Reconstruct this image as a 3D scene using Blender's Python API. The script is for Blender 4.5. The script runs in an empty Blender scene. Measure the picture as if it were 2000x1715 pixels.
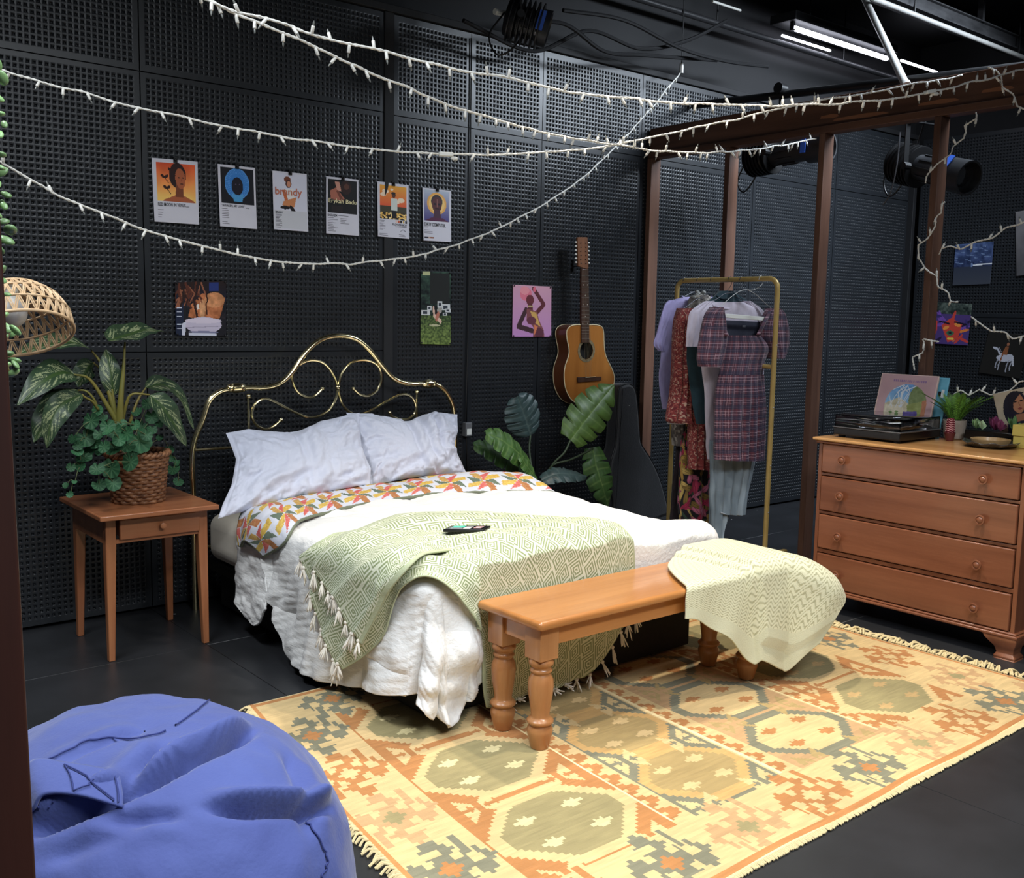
import bpy, math, random
import numpy as np
from mathutils import Vector, Matrix, Euler
random.seed(7); RNG = np.random.default_rng(7)
SC = bpy.context.scene; COL = SC.collection
PI = math.pi
# ------------------------------------------------------------------ camera
F_PX, PITCH, ROLL, YAW, CAM_H = 1976.0, 0.118434, 0.018691, 0.690574, 1.42
_cy, _sy, _cp, _sp = math.cos(YAW), math.sin(YAW), math.cos(PITCH), math.sin(PITCH)
C_F = np.array([_sy*_cp, _cy*_cp, -_sp]); _rt = np.array([_cy, -_sy, 0.0]); _up = np.cross(_rt, C_F)
C_R = math.cos(ROLL)*_rt + math.sin(ROLL)*_up
C_U = -math.sin(ROLL)*_rt + math.cos(ROLL)*_up
C_O = np.array([0.0, 0.0, CAM_H])
cam_d = bpy.data.cameras.new('camera'); cam = bpy.data.objects.new('camera', cam_d); COL.objects.link(cam)
cam_d.sensor_width = 36.0; cam_d.lens = F_PX/2000*36.0; cam_d.clip_start = 0.02
cam.matrix_world = Matrix(((C_R[0], C_U[0], -C_F[0], 0), (C_R[1], C_U[1], -C_F[1], 0), (C_R[2], C_U[2], -C_F[2], CAM_H), (0, 0, 0, 1)))
SC.camera = cam
# ------------------------------------------------------------------ world, lights, exposure
W = bpy.data.worlds.new('world'); SC.world = W; W.use_nodes = True
W.node_tree.nodes['Background'].inputs[0].default_value = (0.75, 0.85, 1.0, 1)
W.node_tree.nodes['Background'].inputs[1].default_value = 0.06
SC.view_settings.view_transform = 'Standard'; SC.view_settings.look = 'None'
SC.view_settings.gamma = 1.0; SC.view_settings.use_curve_mapping = False
SC.view_settings.exposure = -0.1
def area(name, loc, rot, sx, sy, power, col, spread=125):
    d = bpy.data.lights.new(name, 'AREA'); d.shape = 'RECTANGLE'; d.size = sx; d.size_y = sy; d.energy = power; d.color = col; d.spread = math.radians(spread)
    o = bpy.data.objects.new(name, d); o.location = loc; o.rotation_euler = rot; COL.objects.link(o); return o
def spot(name, loc, target, power, col, angle=80, blend=0.6, radius=0.07):
    d = bpy.data.lights.new(name, 'SPOT'); d.energy = power; d.color = col; d.spot_size = math.radians(angle); d.spot_blend = blend; d.shadow_soft_size = radius
    o = bpy.data.objects.new(name, d); o.location = loc
    o.rotation_euler = (Vector(target)-Vector(loc)).to_track_quat('-Z', 'Y').to_euler(); COL.objects.link(o); return o
spot('stage_light_front', (3.05, 1.55, 3.62), (2.95, 2.2, 0.0), 290, (1.0, 0.9, 0.76), 76, 0.8)
spot('stage_light_back', (3.4, 3.0, 3.62), (3.0, 2.6, 0.2), 335, (1.0, 0.91, 0.78), 74, 0.8)
area('fill_light_near', (1.3, 1.1, 3.6), (0, 0, 0), 0.3, 1.8, 26, (0.86, 0.93, 1.0))  # unseen fill added to brighten the bean bag and dresser front
area('fill_light_front', (1.6, -0.6, 3.5), (math.radians(28), 0, 0), 3.0, 0.5, 84, (0.88, 0.94, 1.0), 124)  # fill added on the camera side for strings, beam and posters
area('fill_light_beyond', (6.3, 2.5, 3.5), (math.radians(48), 0, math.radians(6)), 2.4, 0.3, 95, (0.78, 0.88, 1.0), 110)  # unseen area lamp added to brighten the back wall beyond the frame
area('fill_light_left', (0.1, 2.7, 3.6), (0, math.radians(-16), 0), 0.3, 2.0, 46, (0.9, 0.95, 1.0), 112)  # extra fill added to lift the left side of the bed
# ------------------------------------------------------------------ pixel helpers: a photo pixel meets a plane of the place
def ray(x, y): return C_F + (x-1000)/F_PX*C_R - (y-857.5)/F_PX*C_U
def on(x, y, ax, val):
    d = ray(x, y); return C_O + (val-C_O[ax])/d[ax]*d
def onx(v, *pts): return [on(x, y, 0, v) for x, y in pts]
def ony(v, *pts): return [on(x, y, 1, v) for x, y in pts]
def onz(v, *pts): return [on(x, y, 2, v) for x, y in pts]
def dep(x, y, d): return C_O + d*ray(x, y)
# ------------------------------------------------------------------ colour and material helpers
def lin(c):
    c = np.asarray(c, float)/255.0
    return np.where(c <= 0.04045, c/12.92, ((c+0.055)/1.055)**2.4)
def rgba(c): return tuple(float(v) for v in lin(c)) + (1.0,)
MATS = {}
def mat(name, col=(128, 128, 128), rough=0.5, metal=0.0, spec=0.5, noise=None, bump=None, attr=False, sheen=0.0, trans=0.0, emit=None, coat=0.0):
    """noise=(colour2, scale, stretch xyz, detail) mixes two tones of the thing; bump=(scale, strength, stretch)."""
    if name in MATS: return MATS[name]
    m = bpy.data.materials.new(name); m.use_nodes = True; nt = m.node_tree; N = nt.nodes; L = nt.links
    b = N['Principled BSDF']; b.inputs['Roughness'].default_value = rough; b.inputs['Metallic'].default_value = metal
    b.inputs['Specular IOR Level'].default_value = spec; b.inputs['Base Color'].default_value = rgba(col)
    if sheen: b.inputs['Sheen Weight'].default_value = sheen; b.inputs['Sheen Roughness'].default_value = 0.5
    if coat: b.inputs['Coat Weight'].default_value = coat; b.inputs['Coat Roughness'].default_value = 0.12
    if trans: b.inputs['Transmission Weight'].default_value = trans
    if emit: b.inputs['Emission Color'].default_value = rgba(emit[0]); b.inputs['Emission Strength'].default_value = emit[1]
    tc = None
    def coords(st):
        nonlocal tc
        if tc is None: tc = N.new('ShaderNodeTexCoord')
        mp = N.new('ShaderNodeMapping'); mp.inputs['Scale'].default_value = st; L.new(tc.outputs['Object'], mp.inputs['Vector']); return mp.outputs['Vector']
    src = None
    if attr:
        a = N.new('ShaderNodeAttribute'); a.attribute_name = 'Col'; src = a.outputs['Color']; L.new(src, b.inputs['Base Color'])
    if noise:
        c2, sc, st, det = noise
        t = N.new('ShaderNodeTexNoise'); t.inputs['Scale'].default_value = sc; t.inputs['Detail'].default_value = det; t.inputs['Roughness'].default_value = 0.6
        L.new(coords(st), t.inputs['Vector'])
        r = N.new('ShaderNodeValToRGB'); r.color_ramp.elements[0].position = 0.32; r.color_ramp.elements[1].position = 0.68
        r.color_ramp.elements[0].color = rgba(col); r.color_ramp.elements[1].color = rgba(c2)
        L.new(t.outputs['Fac'], r.inputs['Fac'])
        if attr:
            mx = N.new('ShaderNodeMix'); mx.data_type = 'RGBA'; mx.blend_type = 'MULTIPLY'; mx.inputs['Factor'].default_value = 1.0
            L.new(src, mx.inputs['A']); L.new(r.outputs['Color'], mx.inputs['B']); L.new(mx.outputs['Result'], b.inputs['Base Color'])
        else: L.new(r.outputs['Color'], b.inputs['Base Color'])
    if bump:
        sc, s, st = bump
        t = N.new('ShaderNodeTexNoise'); t.inputs['Scale'].default_value = sc; t.inputs['Detail'].default_value = 4
        L.new(coords(st), t.inputs['Vector'])
        bp = N.new('ShaderNodeBump'); bp.inputs['Strength'].default_value = s; bp.inputs['Distance'].default_value = 0.004
        L.new(t.outputs['Fac'], bp.inputs['Height']); L.new(bp.outputs['Normal'], b.inputs['Normal'])
    MATS[name] = m; return m
def wood(name, c1, c2, axis='x', rough=0.4, scale=9, coat=0.15, spec=0.4):
    st = {'x': (0.12, 1.6, 1.6), 'y': (1.6, 0.12, 1.6), 'z': (1.6, 1.6, 0.12)}[axis]
    return mat(name, c1, rough, noise=(c2, scale, st, 9), bump=(60, 0.12, st), coat=coat, spec=spec)
# ------------------------------------------------------------------ mesh helpers
def vnoise(p, seed=0):
    """smooth 3-D value noise in -1..1 on an (n,3) array"""
    p = np.asarray(p, float); i = np.floor(p).astype(np.int64); f = p-i; f = f*f*(3-2*f)
    def h(a):
        n = (a[:, 0]*374761393 + a[:, 1]*668265263 + a[:, 2]*2147483647 + seed*1274126177) & 0xffffffff
        n = ((n ^ (n >> 13))*1274126177) & 0xffffffff
        return ((n ^ (n >> 16)) & 0xffff)/32767.5-1
    r = 0
    for dx in (0, 1):
        for dy in (0, 1):
            for dz in (0, 1):
                w = (f[:, 0] if dx else 1-f[:, 0])*(f[:, 1] if dy else 1-f[:, 1])*(f[:, 2] if dz else 1-f[:, 2])
                r = r + w*h(i+np.array([dx, dy, dz]))
    return r
def fbm(p, seed=0, oct=3):
    p = np.asarray(p, float); r = 0; a = 1.0
    for k in range(oct): r = r + a*vnoise(p*2**k, seed+k*17); a *= 0.5
    return r
def cr1(P, n, axis=0):
    """Catmull-Rom resampling of control points along an axis to n samples"""
    P = np.moveaxis(np.asarray(P, float), axis, 0); m = len(P)
    t = np.linspace(0, m-1, n); i = np.minimum(t.astype(int), m-2); f = (t-i).reshape((-1,)+(1,)*(P.ndim-1))
    if m == 2: R = P[0]+(P[1]-P[0])*f
    else:
        g = lambda k: P[np.clip(k, 0, m-1)]
        a = np.where((i == 0).reshape(f.shape), 2*g(i)-g(i+1), g(i-1)); d = np.where((i == m-2).reshape(f.shape), 2*g(i+1)-g(i), g(i+2))
        b, c = g(i), g(i+1)
        R = 0.5*((2*b)+(-a+c)*f+(2*a-5*b+4*c-d)*f**2+(-a+3*b-3*c+d)*f**3)
    return np.moveaxis(R, 0, axis)
def patch(ctrl, nu, nv): return cr1(cr1(np.asarray(ctrl, float), nu, 0), nv, 1)
def smooth(P, n): return cr1(np.asarray(P, float), n)
def unit(v): v = np.asarray(v, float); return v/np.maximum(np.linalg.norm(v, axis=-1, keepdims=True), 1e-9)
def gnormals(G): return unit(np.cross(np.gradient(G, axis=0), np.gradient(G, axis=1)))
class MB:
    def __init__(s): s.v = []; s.f = []; s.fc = []; s.n = 0; s.col = False
    def add(s, V, Fs, col=None):
        V = np.asarray(V, float).reshape(-1, 3); s.v.append(V)
        if isinstance(Fs, np.ndarray): Fs = Fs.tolist()
        s.f.extend([[i+s.n for i in f] for f in Fs]); s.n += len(V)
        if col is None: s.fc.extend([None]*len(Fs))
        else:
            s.col = True; col = np.asarray(col, float)
            if col.ndim == 1: s.fc.extend([col]*len(Fs))
            else: s.fc.extend(list(col))
        return s
    def box(s, x0, x1, y0, y1, z0, z1, col=None, M=None):
        V = np.array([(x, y, z) for x in (x0, x1) for y in (y0, y1) for z in (z0, z1)], float)
        if M is not None: V = V@np.array(M)[:3, :3].T+np.array(M)[:3, 3]
        return s.add(V, [(0, 1, 3, 2), (4, 6, 7, 5), (0, 4, 5, 1), (2, 3, 7, 6), (0, 2, 6, 4), (1, 5, 7, 3)], col)
    def bar(s, a, b, w, h, up=(0, 0, 1), col=None):
        a = np.asarray(a, float); b = np.asarray(b, float); d = unit(b-a); x = unit(np.cross(up, d)); y = np.cross(d, x)
        V = [p+x*i*w/2+y*j*h/2 for p in (a, b) for i, j in ((-1, -1), (1, -1), (1, 1), (-1, 1))]
        return s.add(V, [(3, 2, 1, 0), (4, 5, 6, 7), (0, 1, 5, 4), (1, 2, 6, 5), (2, 3, 7, 6), (3, 0, 4, 7)], col)
    def tube(s, P, r, n=10, caps=True, closed=False, col=None):
        P = np.asarray(P, float); m = len(P); r = np.broadcast_to(np.asarray(r, float), (m,))
        T = unit(np.roll(P, -1, 0)-np.roll(P, 1, 0)) if closed else unit(np.gradient(P, axis=0))
        u = np.cross(T[0], (0, 0, 1)); u = u if np.linalg.norm(u) > 1e-3 else np.cross(T[0], (1, 0, 0)); u = unit(u)
        a = np.linspace(0, 2*PI, n, endpoint=False); V = []
        for k in range(m):
            u = unit(u-T[k]*(u@T[k])); w = np.cross(T[k], u)
            V.append(P[k]+r[k]*(np.cos(a)[:, None]*u+np.sin(a)[:, None]*w))
        Fs = [(k*n+i, k*n+(i+1) % n, ((k+1) % m)*n+(i+1) % n, ((k+1) % m)*n+i) for k in range(m if closed else m-1) for i in range(n)]
        if caps and not closed: Fs += [tuple(range(n-1, -1, -1)), tuple((m-1)*n+i for i in range(n))]
        return s.add(np.concatenate(V), Fs, col)
    def lathe(s, prof, c=(0, 0, 0), n=24, M=None, col=None, cap=True):
        m = len(prof); a = np.linspace(0, 2*PI, n, endpoint=False); V = []
        for r, z in prof: V.append(np.stack([r*np.cos(a), r*np.sin(a), np.full(n, z)], 1))
        V = np.concatenate(V)
        if M is not None: V = V@np.array(M.to_3x3()).T
        V = V+np.asarray(c, float)
        Fs = [(k*n+i, k*n+(i+1) % n, (k+1)*n+(i+1) % n, (k+1)*n+i) for k in range(m-1) for i in range(n)]
        if cap: Fs += [tuple(range(n-1, -1, -1)), tuple((m-1)*n+i for i in range(n))]
        return s.add(V, Fs, col)
    def ball(s, c, r, n=12, m=8, col=None, M=None):
        th = np.linspace(0.02, PI-0.02, m); r = np.broadcast_to(np.asarray(r, float), (3,)); a = np.linspace(0, 2*PI, n, endpoint=False)
        V = np.array([(math.sin(t)*math.cos(p)*r[0], math.sin(t)*math.sin(p)*r[1], -math.cos(t)*r[2]) for t in th for p in a])
        if M is not None: V = V@np.array(M.to_3x3()).T
        Fs = [(k*n+i, k*n+(i+1) % n, (k+1)*n+(i+1) % n, (k+1)*n+i) for k in range(m-1) for i in range(n)] + [tuple(range(n-1, -1, -1)), tuple((m-1)*n+i for i in range(n))]
        return s.add(V+np.asarray(c, float), Fs, col)
    def grid(s, G, col=None, wrap=False):
        """col: (nu-1,nv-1,3) face colours"""
        nu, nv = G.shape[:2]; I = np.arange(nu*nv).reshape(nu, nv)
        if wrap: I = np.concatenate([I, I[:, :1]], 1)
        Fs = np.stack([I[:-1, :-1], I[1:, :-1], I[1:, 1:], I[:-1, 1:]], -1).reshape(-1, 4)
        return s.add(G.reshape(-1, 3), Fs, None if col is None else (col if np.ndim(col) == 1 else col.reshape(-1, 3)))
    def prism(s, poly, o, ux, uy, h, col=None):
        """extrude a 2-D outline by h along ux x uy"""
        o, ux, uy = (np.asarray(q, float) for q in (o, ux, uy)); w = unit(np.cross(ux, uy)); n = len(poly)
        A = np.array([o+ux*p[0]+uy*p[1] for p in poly]); V = np.concatenate([A, A+w*h])
        return s.add(V, [tuple(range(n-1, -1, -1)), tuple(range(n, 2*n))]+[(i, (i+1) % n, n+(i+1) % n, n+i) for i in range(n)], col)
    def build(s, name, m, parent=None, smooth=35, mods=(), origin=None):
        V = np.concatenate(s.v) if s.v else np.zeros((0, 3))
        if parent is not None: origin = ORI[parent.name]
        elif origin is None:
            lo, hi = V.min(0), V.max(0); origin = np.array([(lo[0]+hi[0])/2, (lo[1]+hi[1])/2, lo[2]])
        origin = np.asarray(origin, float); V = V-origin
        me = bpy.data.meshes.new(name); nf = len(s.f); ln = np.array([len(f) for f in s.f], dtype=np.int32)
        me.vertices.add(len(V)); me.vertices.foreach_set('co', V.astype(np.float32).ravel())
        flat = np.fromiter((i for f in s.f for i in f), dtype=np.int32, count=int(ln.sum()))
        me.loops.add(len(flat)); me.loops.foreach_set('vertex_index', flat)
        me.polygons.add(nf); me.polygons.foreach_set('loop_start', np.concatenate([[0], np.cumsum(ln)[:-1]]).astype(np.int32))
        me.update(calc_edges=True); me.validate()
        if s.col:
            fc = np.array([(0.5, 0.5, 0.5) if c is None else c for c in s.fc]); fc = lin(fc)
            a = me.attributes.new('Col', 'FLOAT_COLOR', 'CORNER')
            a.data.foreach_set('color', np.repeat(np.concatenate([fc, np.ones((nf, 1))], 1), ln, axis=0).astype(np.float32).ravel())
        if smooth:
            me.polygons.foreach_set('use_smooth', np.ones(nf, dtype=bool))
            if smooth < 170: me.set_sharp_from_angle(angle=math.radians(smooth))
        if m: me.materials.append(m)
        o = bpy.data.objects.new(name, me); COL.objects.link(o)
        ORI[o.name] = origin
        if parent is not None: o.parent = parent
        else: o.location = origin
        for k, kw in mods:
            md = o.modifiers.new(k.lower(), k)
            for q, v in kw.items(): setattr(md, q, v)
        return o
ORI = {}
BEV = lambda w=0.003, n=2: ('BEVEL', dict(width=w, segments=n, limit_method='ANGLE', angle_limit=math.radians(40)))
SOL = lambda t=0.004, off=-1: ('SOLIDIFY', dict(thickness=t, offset=off))
def tag(o, label, cat, group=None):
    o['label'] = label; o['category'] = cat
    if group: o['group'] = group
    return o
def thing(name, label, cat, loc=(0, 0, 0), group=None):
    o = bpy.data.objects.new(name, None); COL.objects.link(o); o.location = loc; o.empty_display_size = 0.05
    ORI[o.name] = np.asarray(loc, float); return tag(o, label, cat, group)
def struct(o): o['kind'] = 'structure'; return o
# lettering: every line of writing is turned into a small mesh once
WORDS = {}
def load_words(words):
    obs = []
    for w, sp in words:
        c = bpy.data.curves.new('w', 'FONT'); c.body = w; c.size = 1.0; c.space_character = sp; c.resolution_u = 3; c.offset = 0.012
        o = bpy.data.objects.new('w', c); COL.objects.link(o); obs.append((w, o))
    dg = bpy.context.evaluated_depsgraph_get(); dg.update()
    for w, o in obs:
        me = bpy.data.meshes.new_from_object(o.evaluated_get(dg))
        V = np.array([v.co[:] for v in me.vertices]).reshape(-1, 3); Fs = [list(p.vertices) for p in me.polygons]
        WORDS[w] = (V, Fs); bpy.data.meshes.remove(me); c = o.data; bpy.data.objects.remove(o); bpy.data.curves.remove(c)
def write(mb, w, o, ux, uy, width, height, col=None):
    """lay the word on a plane: o = lower-left corner, ux/uy unit axes"""
    V, Fs = WORDS[w]
    if not len(V): return
    lo, hi = V.min(0), V.max(0); q = (V-lo)/np.maximum(hi-lo, 1e-6)
    mb.add(np.asarray(o)+q[:, :1]*width*np.asarray(ux)+q[:, 1:2]*height*np.asarray(uy), Fs, col)
# flat pictures: a fine grid of coloured points
class Art:
    def __init__(s, w, h, bg):
        s.w, s.h = w, h; s.a = np.ones((h, w, 3))*np.asarray(bg, float)
        s.X, s.Y = np.meshgrid((np.arange(w)+0.5)/w, (np.arange(h)+0.5)/h)
    def put(s, m, c): s.a[m] = np.asarray(c, float); return s
    def rect(s, x0, y0, x1, y1, c): return s.put((s.X >= x0) & (s.X < x1) & (s.Y >= y0) & (s.Y < y1), c)
    def ell(s, cx, cy, rx, ry, c, rot=0.0):
        dx, dy = s.X-cx, s.Y-cy; a, b = math.cos(rot), math.sin(rot)
        return s.put(((dx*a+dy*b)/rx)**2+((-dx*b+dy*a)/ry)**2 <= 1, c)
    def poly(s, P, c):
        m = np.zeros_like(s.X, bool); n = len(P)
        for i in range(n):
            (x0, y0), (x1, y1) = P[i], P[(i+1) % n]
            if y0 == y1: continue
            k = ((y0 > s.Y) != (y1 > s.Y)) & (s.X < (x1-x0)*(s.Y-y0)/(y1-y0)+x0); m ^= k
        return s.put(m, c)
    def line(s, P, w, c):
        for (x0, y0), (x1, y1) in zip(P[:-1], P[1:]):
            dx, dy = x1-x0, y1-y0; t = np.clip(((s.X-x0)*dx+(s.Y-y0)*dy)/(dx*dx+dy*dy+1e-9), 0, 1)
            s.put((s.X-x0-t*dx)**2+(s.Y-y0-t*dy)**2 <= w*w, c)
        return s
    def vgrad(s, y0, y1, c0, c1, x0=0, x1=1):
        m = (s.Y >= y0) & (s.Y < y1) & (s.X >= x0) & (s.X < x1); t = ((s.Y-y0)/(y1-y0))[..., None]
        s.a = np.where(m[..., None], np.asarray(c0, float)*(1-t)+np.asarray(c1, float)*t, s.a); return s
    def noise(s, amp, sc, seed=0, box=(0, 0, 1, 1)):
        n = fbm(np.stack([s.X*sc, s.Y*sc*s.h/s.w, s.X*0+seed], -1).reshape(-1, 3), seed).reshape(s.X.shape)
        m = (s.X >= box[0]) & (s.X < box[2]) & (s.Y >= box[1]) & (s.Y < box[3])
        s.a = np.clip(s.a+(n*m)[..., None]*np.asarray(amp, float), 0, 255); return s
def bil(Q, s, t):
    """bilinear point on the quad tl,tr,br,bl; s right, t down"""
    tl, tr, br, bl = (np.asarray(q, float) for q in Q); s = np.asarray(s)[..., None]; t = np.asarray(t)[..., None]
    return (tl*(1-s)+tr*s)*(1-t)+(bl*(1-s)+br*s)*t
def picture(name, Q, art, parent, m, bulge=0.004, nrm=(0, -1, 0), back=0.0008):
    h, w = art.h, art.w; S, T = np.meshgrid(np.linspace(0, 1, w+1), np.linspace(0, 1, h+1))
    G = bil(Q, S, T)+np.asarray(nrm, float)*(bulge*np.sin(S*PI)*0.3+bulge*T**2)[..., None]
    mb = MB(); mb.grid(G.transpose(1, 0, 2), art.a.transpose(1, 0, 2))
    return mb.build(name, m, parent, smooth=175, mods=(SOL(back, 0),))
# ------------------------------------------------------------------ THE SETTING
load_words([(w, 1.0) for w in ('RED MOON IN VENUS', '2023', '"AWAKEN, MY LOVE!"', '2016', 'BRANDY', 'brandy', 'BADUIZM', 'Erykah Badu', 'FLOWER BOY', 'DIRTY COMPUTER.', '2018')])
YW = 4.73
M_wall = mat('black_painted_panel', (32, 34, 37), 0.33, noise=((37, 40, 44), 2.2, (1, 1, 1), 5), spec=0.5)
M_flat = mat('flat_black_paint', (19, 19, 21), 0.7, noise=((24, 24, 27), 3, (1, 1, 1), 4))
M_dark = mat('black_metal', (14, 14, 16), 0.45, spec=0.5)
PITCH_H = 0.0254
def perf(cells, o, ux, uy, nrm):
    """perforated panel: cells = list of (u0,u1,v0,v1) fields; square holes with a rolled edge on a one-inch grid"""
    VV = []; FF = []; n0 = 0
    ux, uy, nrm, o = (np.asarray(q, float) for q in (ux, uy, nrm, o))
    p, a, b = PITCH_H/2, 0.0068, 0.0056
    sq = np.array([(-1, -1), (1, -1), (1, 1), (-1, 1)], float)
    def flat(u0, u1, v0, v1, d):
        nonlocal n0
        if u1-u0 < 1e-4 or v1-v0 < 1e-4: return
        Q = np.array([(u0, v0), (u1, v0), (u1, v1), (u0, v1)])
        VV.append(o+Q[:, :1]*ux+Q[:, 1:]*uy-nrm*d); FF.append(np.array([[0, 1, 2, 3]])+n0); n0 += 4
    for u0, u1, v0, v1 in cells:
        m = 0.022; nu = int((u1-u0-2*m)/PITCH_H); nv = int((v1-v0-2*m)/PITCH_H); g = 0.0025
        ua = (u0+u1)/2-nu*p; va = (v0+v1)/2-nv*p; ub, vb = ua+nu*2*p, va+nv*2*p
        U0, U1, V0, V1 = u0+g, u1-g, v0+g, v1-g
        flat(U0, U1, V0, va, 0); flat(U0, U1, vb, V1, 0); flat(U0, ua, va, vb, 0); flat(ub, U1, va, vb, 0)
        for q in ((u0, U0, v0, v1), (U1, u1, v0, v1), (u0, u1, v0, V0), (u0, u1, V1, v1)): flat(*q, 0.012)
        cu, cv = np.meshgrid(ua+p+np.arange(nu)*2*p, va+p+np.arange(nv)*2*p); C = np.stack([cu.ravel(), cv.ravel()], 1)
        L = np.concatenate([np.c_[sq*p, np.zeros(4)], np.c_[sq*a, np.zeros(4)], np.c_[sq*b, np.full(4, 0.0022)], np.c_[sq*b, np.full(4, 0.011)]])
        P3 = np.concatenate([C[:, None, :]+L[None, :, :2], np.broadcast_to(L[None, :, 2:], (len(C), 16, 1))], 2).reshape(-1, 3)
        VV.append(o+P3[:, :1]*ux+P3[:, 1:2]*uy-P3[:, 2:]*nrm)
        f = [(k*4+i, k*4+(i+1) % 4, (k+1)*4+(i+1) % 4, (k+1)*4+i) for k in range(3) for i in range(4)]+[(12, 13, 14, 15)]
        FF.append((np.array(f)[None]+(np.arange(len(C))*16)[:, None, None]).reshape(-1, 4)+n0); n0 += len(C)*16
    return np.concatenate(VV), np.concatenate(FF)
def quads(name, V, Q, m):
    me = bpy.data.meshes.new(name); me.vertices.add(len(V)); me.vertices.foreach_set('co', V.astype(np.float32).ravel())
    me.loops.add(Q.size); me.loops.foreach_set('vertex_index', Q.astype(np.int32).ravel())
    me.polygons.add(len(Q)); me.polygons.foreach_set('loop_start', (np.arange(len(Q))*4).astype(np.int32)); me.update(calc_edges=True)
    me.materials.append(m); o = bpy.data.objects.new(name, me); COL.objects.link(o); return o
cells = []
for x0, x1 in ((-0.75, 0.47), (0.47, 1.69), (1.69, 2.985)): cells += [(x0, x1, 0.015, 1.233), (x0, x1, 1.233, 2.497), (x0, x1, 2.497, 3.01)]
for x0, x1 in ((3.04, 3.56), (3.56, 4.1), (4.1, 4.96), (4.96, 6.15), (6.15, 7.2), (7.2, 8.3)): cells += [(x0, x1, 0.015, 2.49), (x0, x1, 2.49, 3.01)]
V, Q = perf(cells, (0, YW, 0), (1, 0, 0), (0, 0, 1), (0, -1, 0))
struct(quads('wall_back', V, Q, M_wall))
V, Q = perf([(-0.95-1.22*k, 0.27-1.22*k, z0, z1) for k in range(3) for z0, z1 in ((0.015, 1.5), (1.5, 3.01))], (8.38, 4.4, 0), (0, 1, 0), (0, 0, 1), (-1, 0, 0))
struct(quads('wall_right', V, Q, M_wall))
mb = MB(); mb.box(2.982, 3.043, YW-0.008, YW+0.02, 0, 3.02)
struct(mb.build('trim_1', M_flat, mods=(BEV(0.004),)))                       # flat batten covering the panel joint
mb = MB(); mb.box(-0.8, 8.5, YW+0.06, YW+0.12, 0, 3.8); struct(mb.build('wall_behind', M_flat))
mb = MB(); mb.box(8.46, 8.52, 0.5, YW+0.1, 0, 3.8); struct(mb.build('wall_right_backing', M_flat))
mb = MB(); mb.box(-0.8, 8.4, YW-0.02, YW+0.06, 3.012, 3.05); struct(mb.build('trim_2', M_flat, mods=(BEV(0.003),)))   # cap along the panel tops
mb = MB(); mb.box(8.30, 8.345, YW-0.05, YW+0.01, 0, 3.0); struct(mb.build('trim_3', M_flat, mods=(BEV(0.003),)))
mb = MB(); mb.box(-1.2, 8.6, -1.6, 4.9, 3.8, 3.9)
for y in (0.4, 1.3, 2.2, 3.1, 4.0): mb.box(-1.2, 8.6, y, y+0.06, 3.62, 3.8)
struct(mb.build('ceiling', mat('black_ceiling', (11, 11, 12), 0.6, noise=((16, 16, 17), 4, (0.3, 1, 1), 3))))
# floor of black painted sheets with fine joints
m = mat('black_painted_floor', (34, 35, 37), 0.38, noise=((44, 45, 48), 3.0, (1, 1, 1), 8), bump=(14, 0.08, (1, 1, 1)), spec=0.4)
nt = m.node_tree; N = nt.nodes; L = nt.links; bs = N['Principled BSDF']; base = bs.inputs['Base Color'].links[0].from_socket
tc = N.new('ShaderNodeTexCoord')
vo = N.new('ShaderNodeTexVoronoi'); vo.inputs['Scale'].default_value = 9; vo.inputs['Randomness'].default_value = 1.0; L.new(tc.outputs['Object'], vo.inputs['Vector'])
sep = N.new('ShaderNodeSeparateColor'); L.new(vo.outputs['Color'], sep.inputs['Color'])
def mth(op, a, b=None):
    n = N.new('ShaderNodeMath'); n.operation = op
    for i, q in enumerate((a, b)):
        if q is None: continue
        if isinstance(q, (int, float)): n.inputs[i].default_value = q
        else: L.new(q, n.inputs[i])
    return n.outputs[0]
dot = mth('MULTIPLY', mth('LESS_THAN', vo.outputs['Distance'], mth('MULTIPLY', sep.outputs['Green'], 0.075)), mth('GREATER_THAN', sep.outputs['Red'], 0.6))
wv = N.new('ShaderNodeTexNoise'); wv.inputs['Scale'].default_value = 5.0; wv.inputs['Detail'].default_value = 6
mp = N.new('ShaderNodeMapping'); mp.inputs['Scale'].default_value = (0.22, 6, 1); mp.inputs['Rotation'].default_value = (0, 0, 0.6); L.new(tc.outputs['Object'], mp.inputs['Vector']); L.new(mp.outputs['Vector'], wv.inputs['Vector'])
scr = mth('MULTIPLY', mth('GREATER_THAN', wv.outputs['Fac'], 0.735), 0.25)
mx = N.new('ShaderNodeMix'); mx.data_type = 'RGBA'; mx.inputs['B'].default_value = rgba((190, 190, 188)); L.new(base, mx.inputs['A']); L.new(mth('MAXIMUM', dot, scr), mx.inputs['Factor']); L.new(mx.outputs['Result'], bs.inputs['Base Color'])
mb = MB(); xs = [-0.75]+[1.69+1.22*k for k in range(-1, 6)]+[8.5]; ys = [-0.8, 1.64, 4.08, 4.9]
for i in range(len(xs)-1):
    for j in range(len(ys)-1): mb.box(xs[i]+0.001, xs[i+1]-0.001, ys[j]+0.001, ys[j+1]-0.001, -0.03, 0)
mb.box(-0.75, 8.5, -0.8, 4.9, -0.06, -0.031)
struct(mb.build('floor', m, mods=(BEV(0.001, 1),)))
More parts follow.
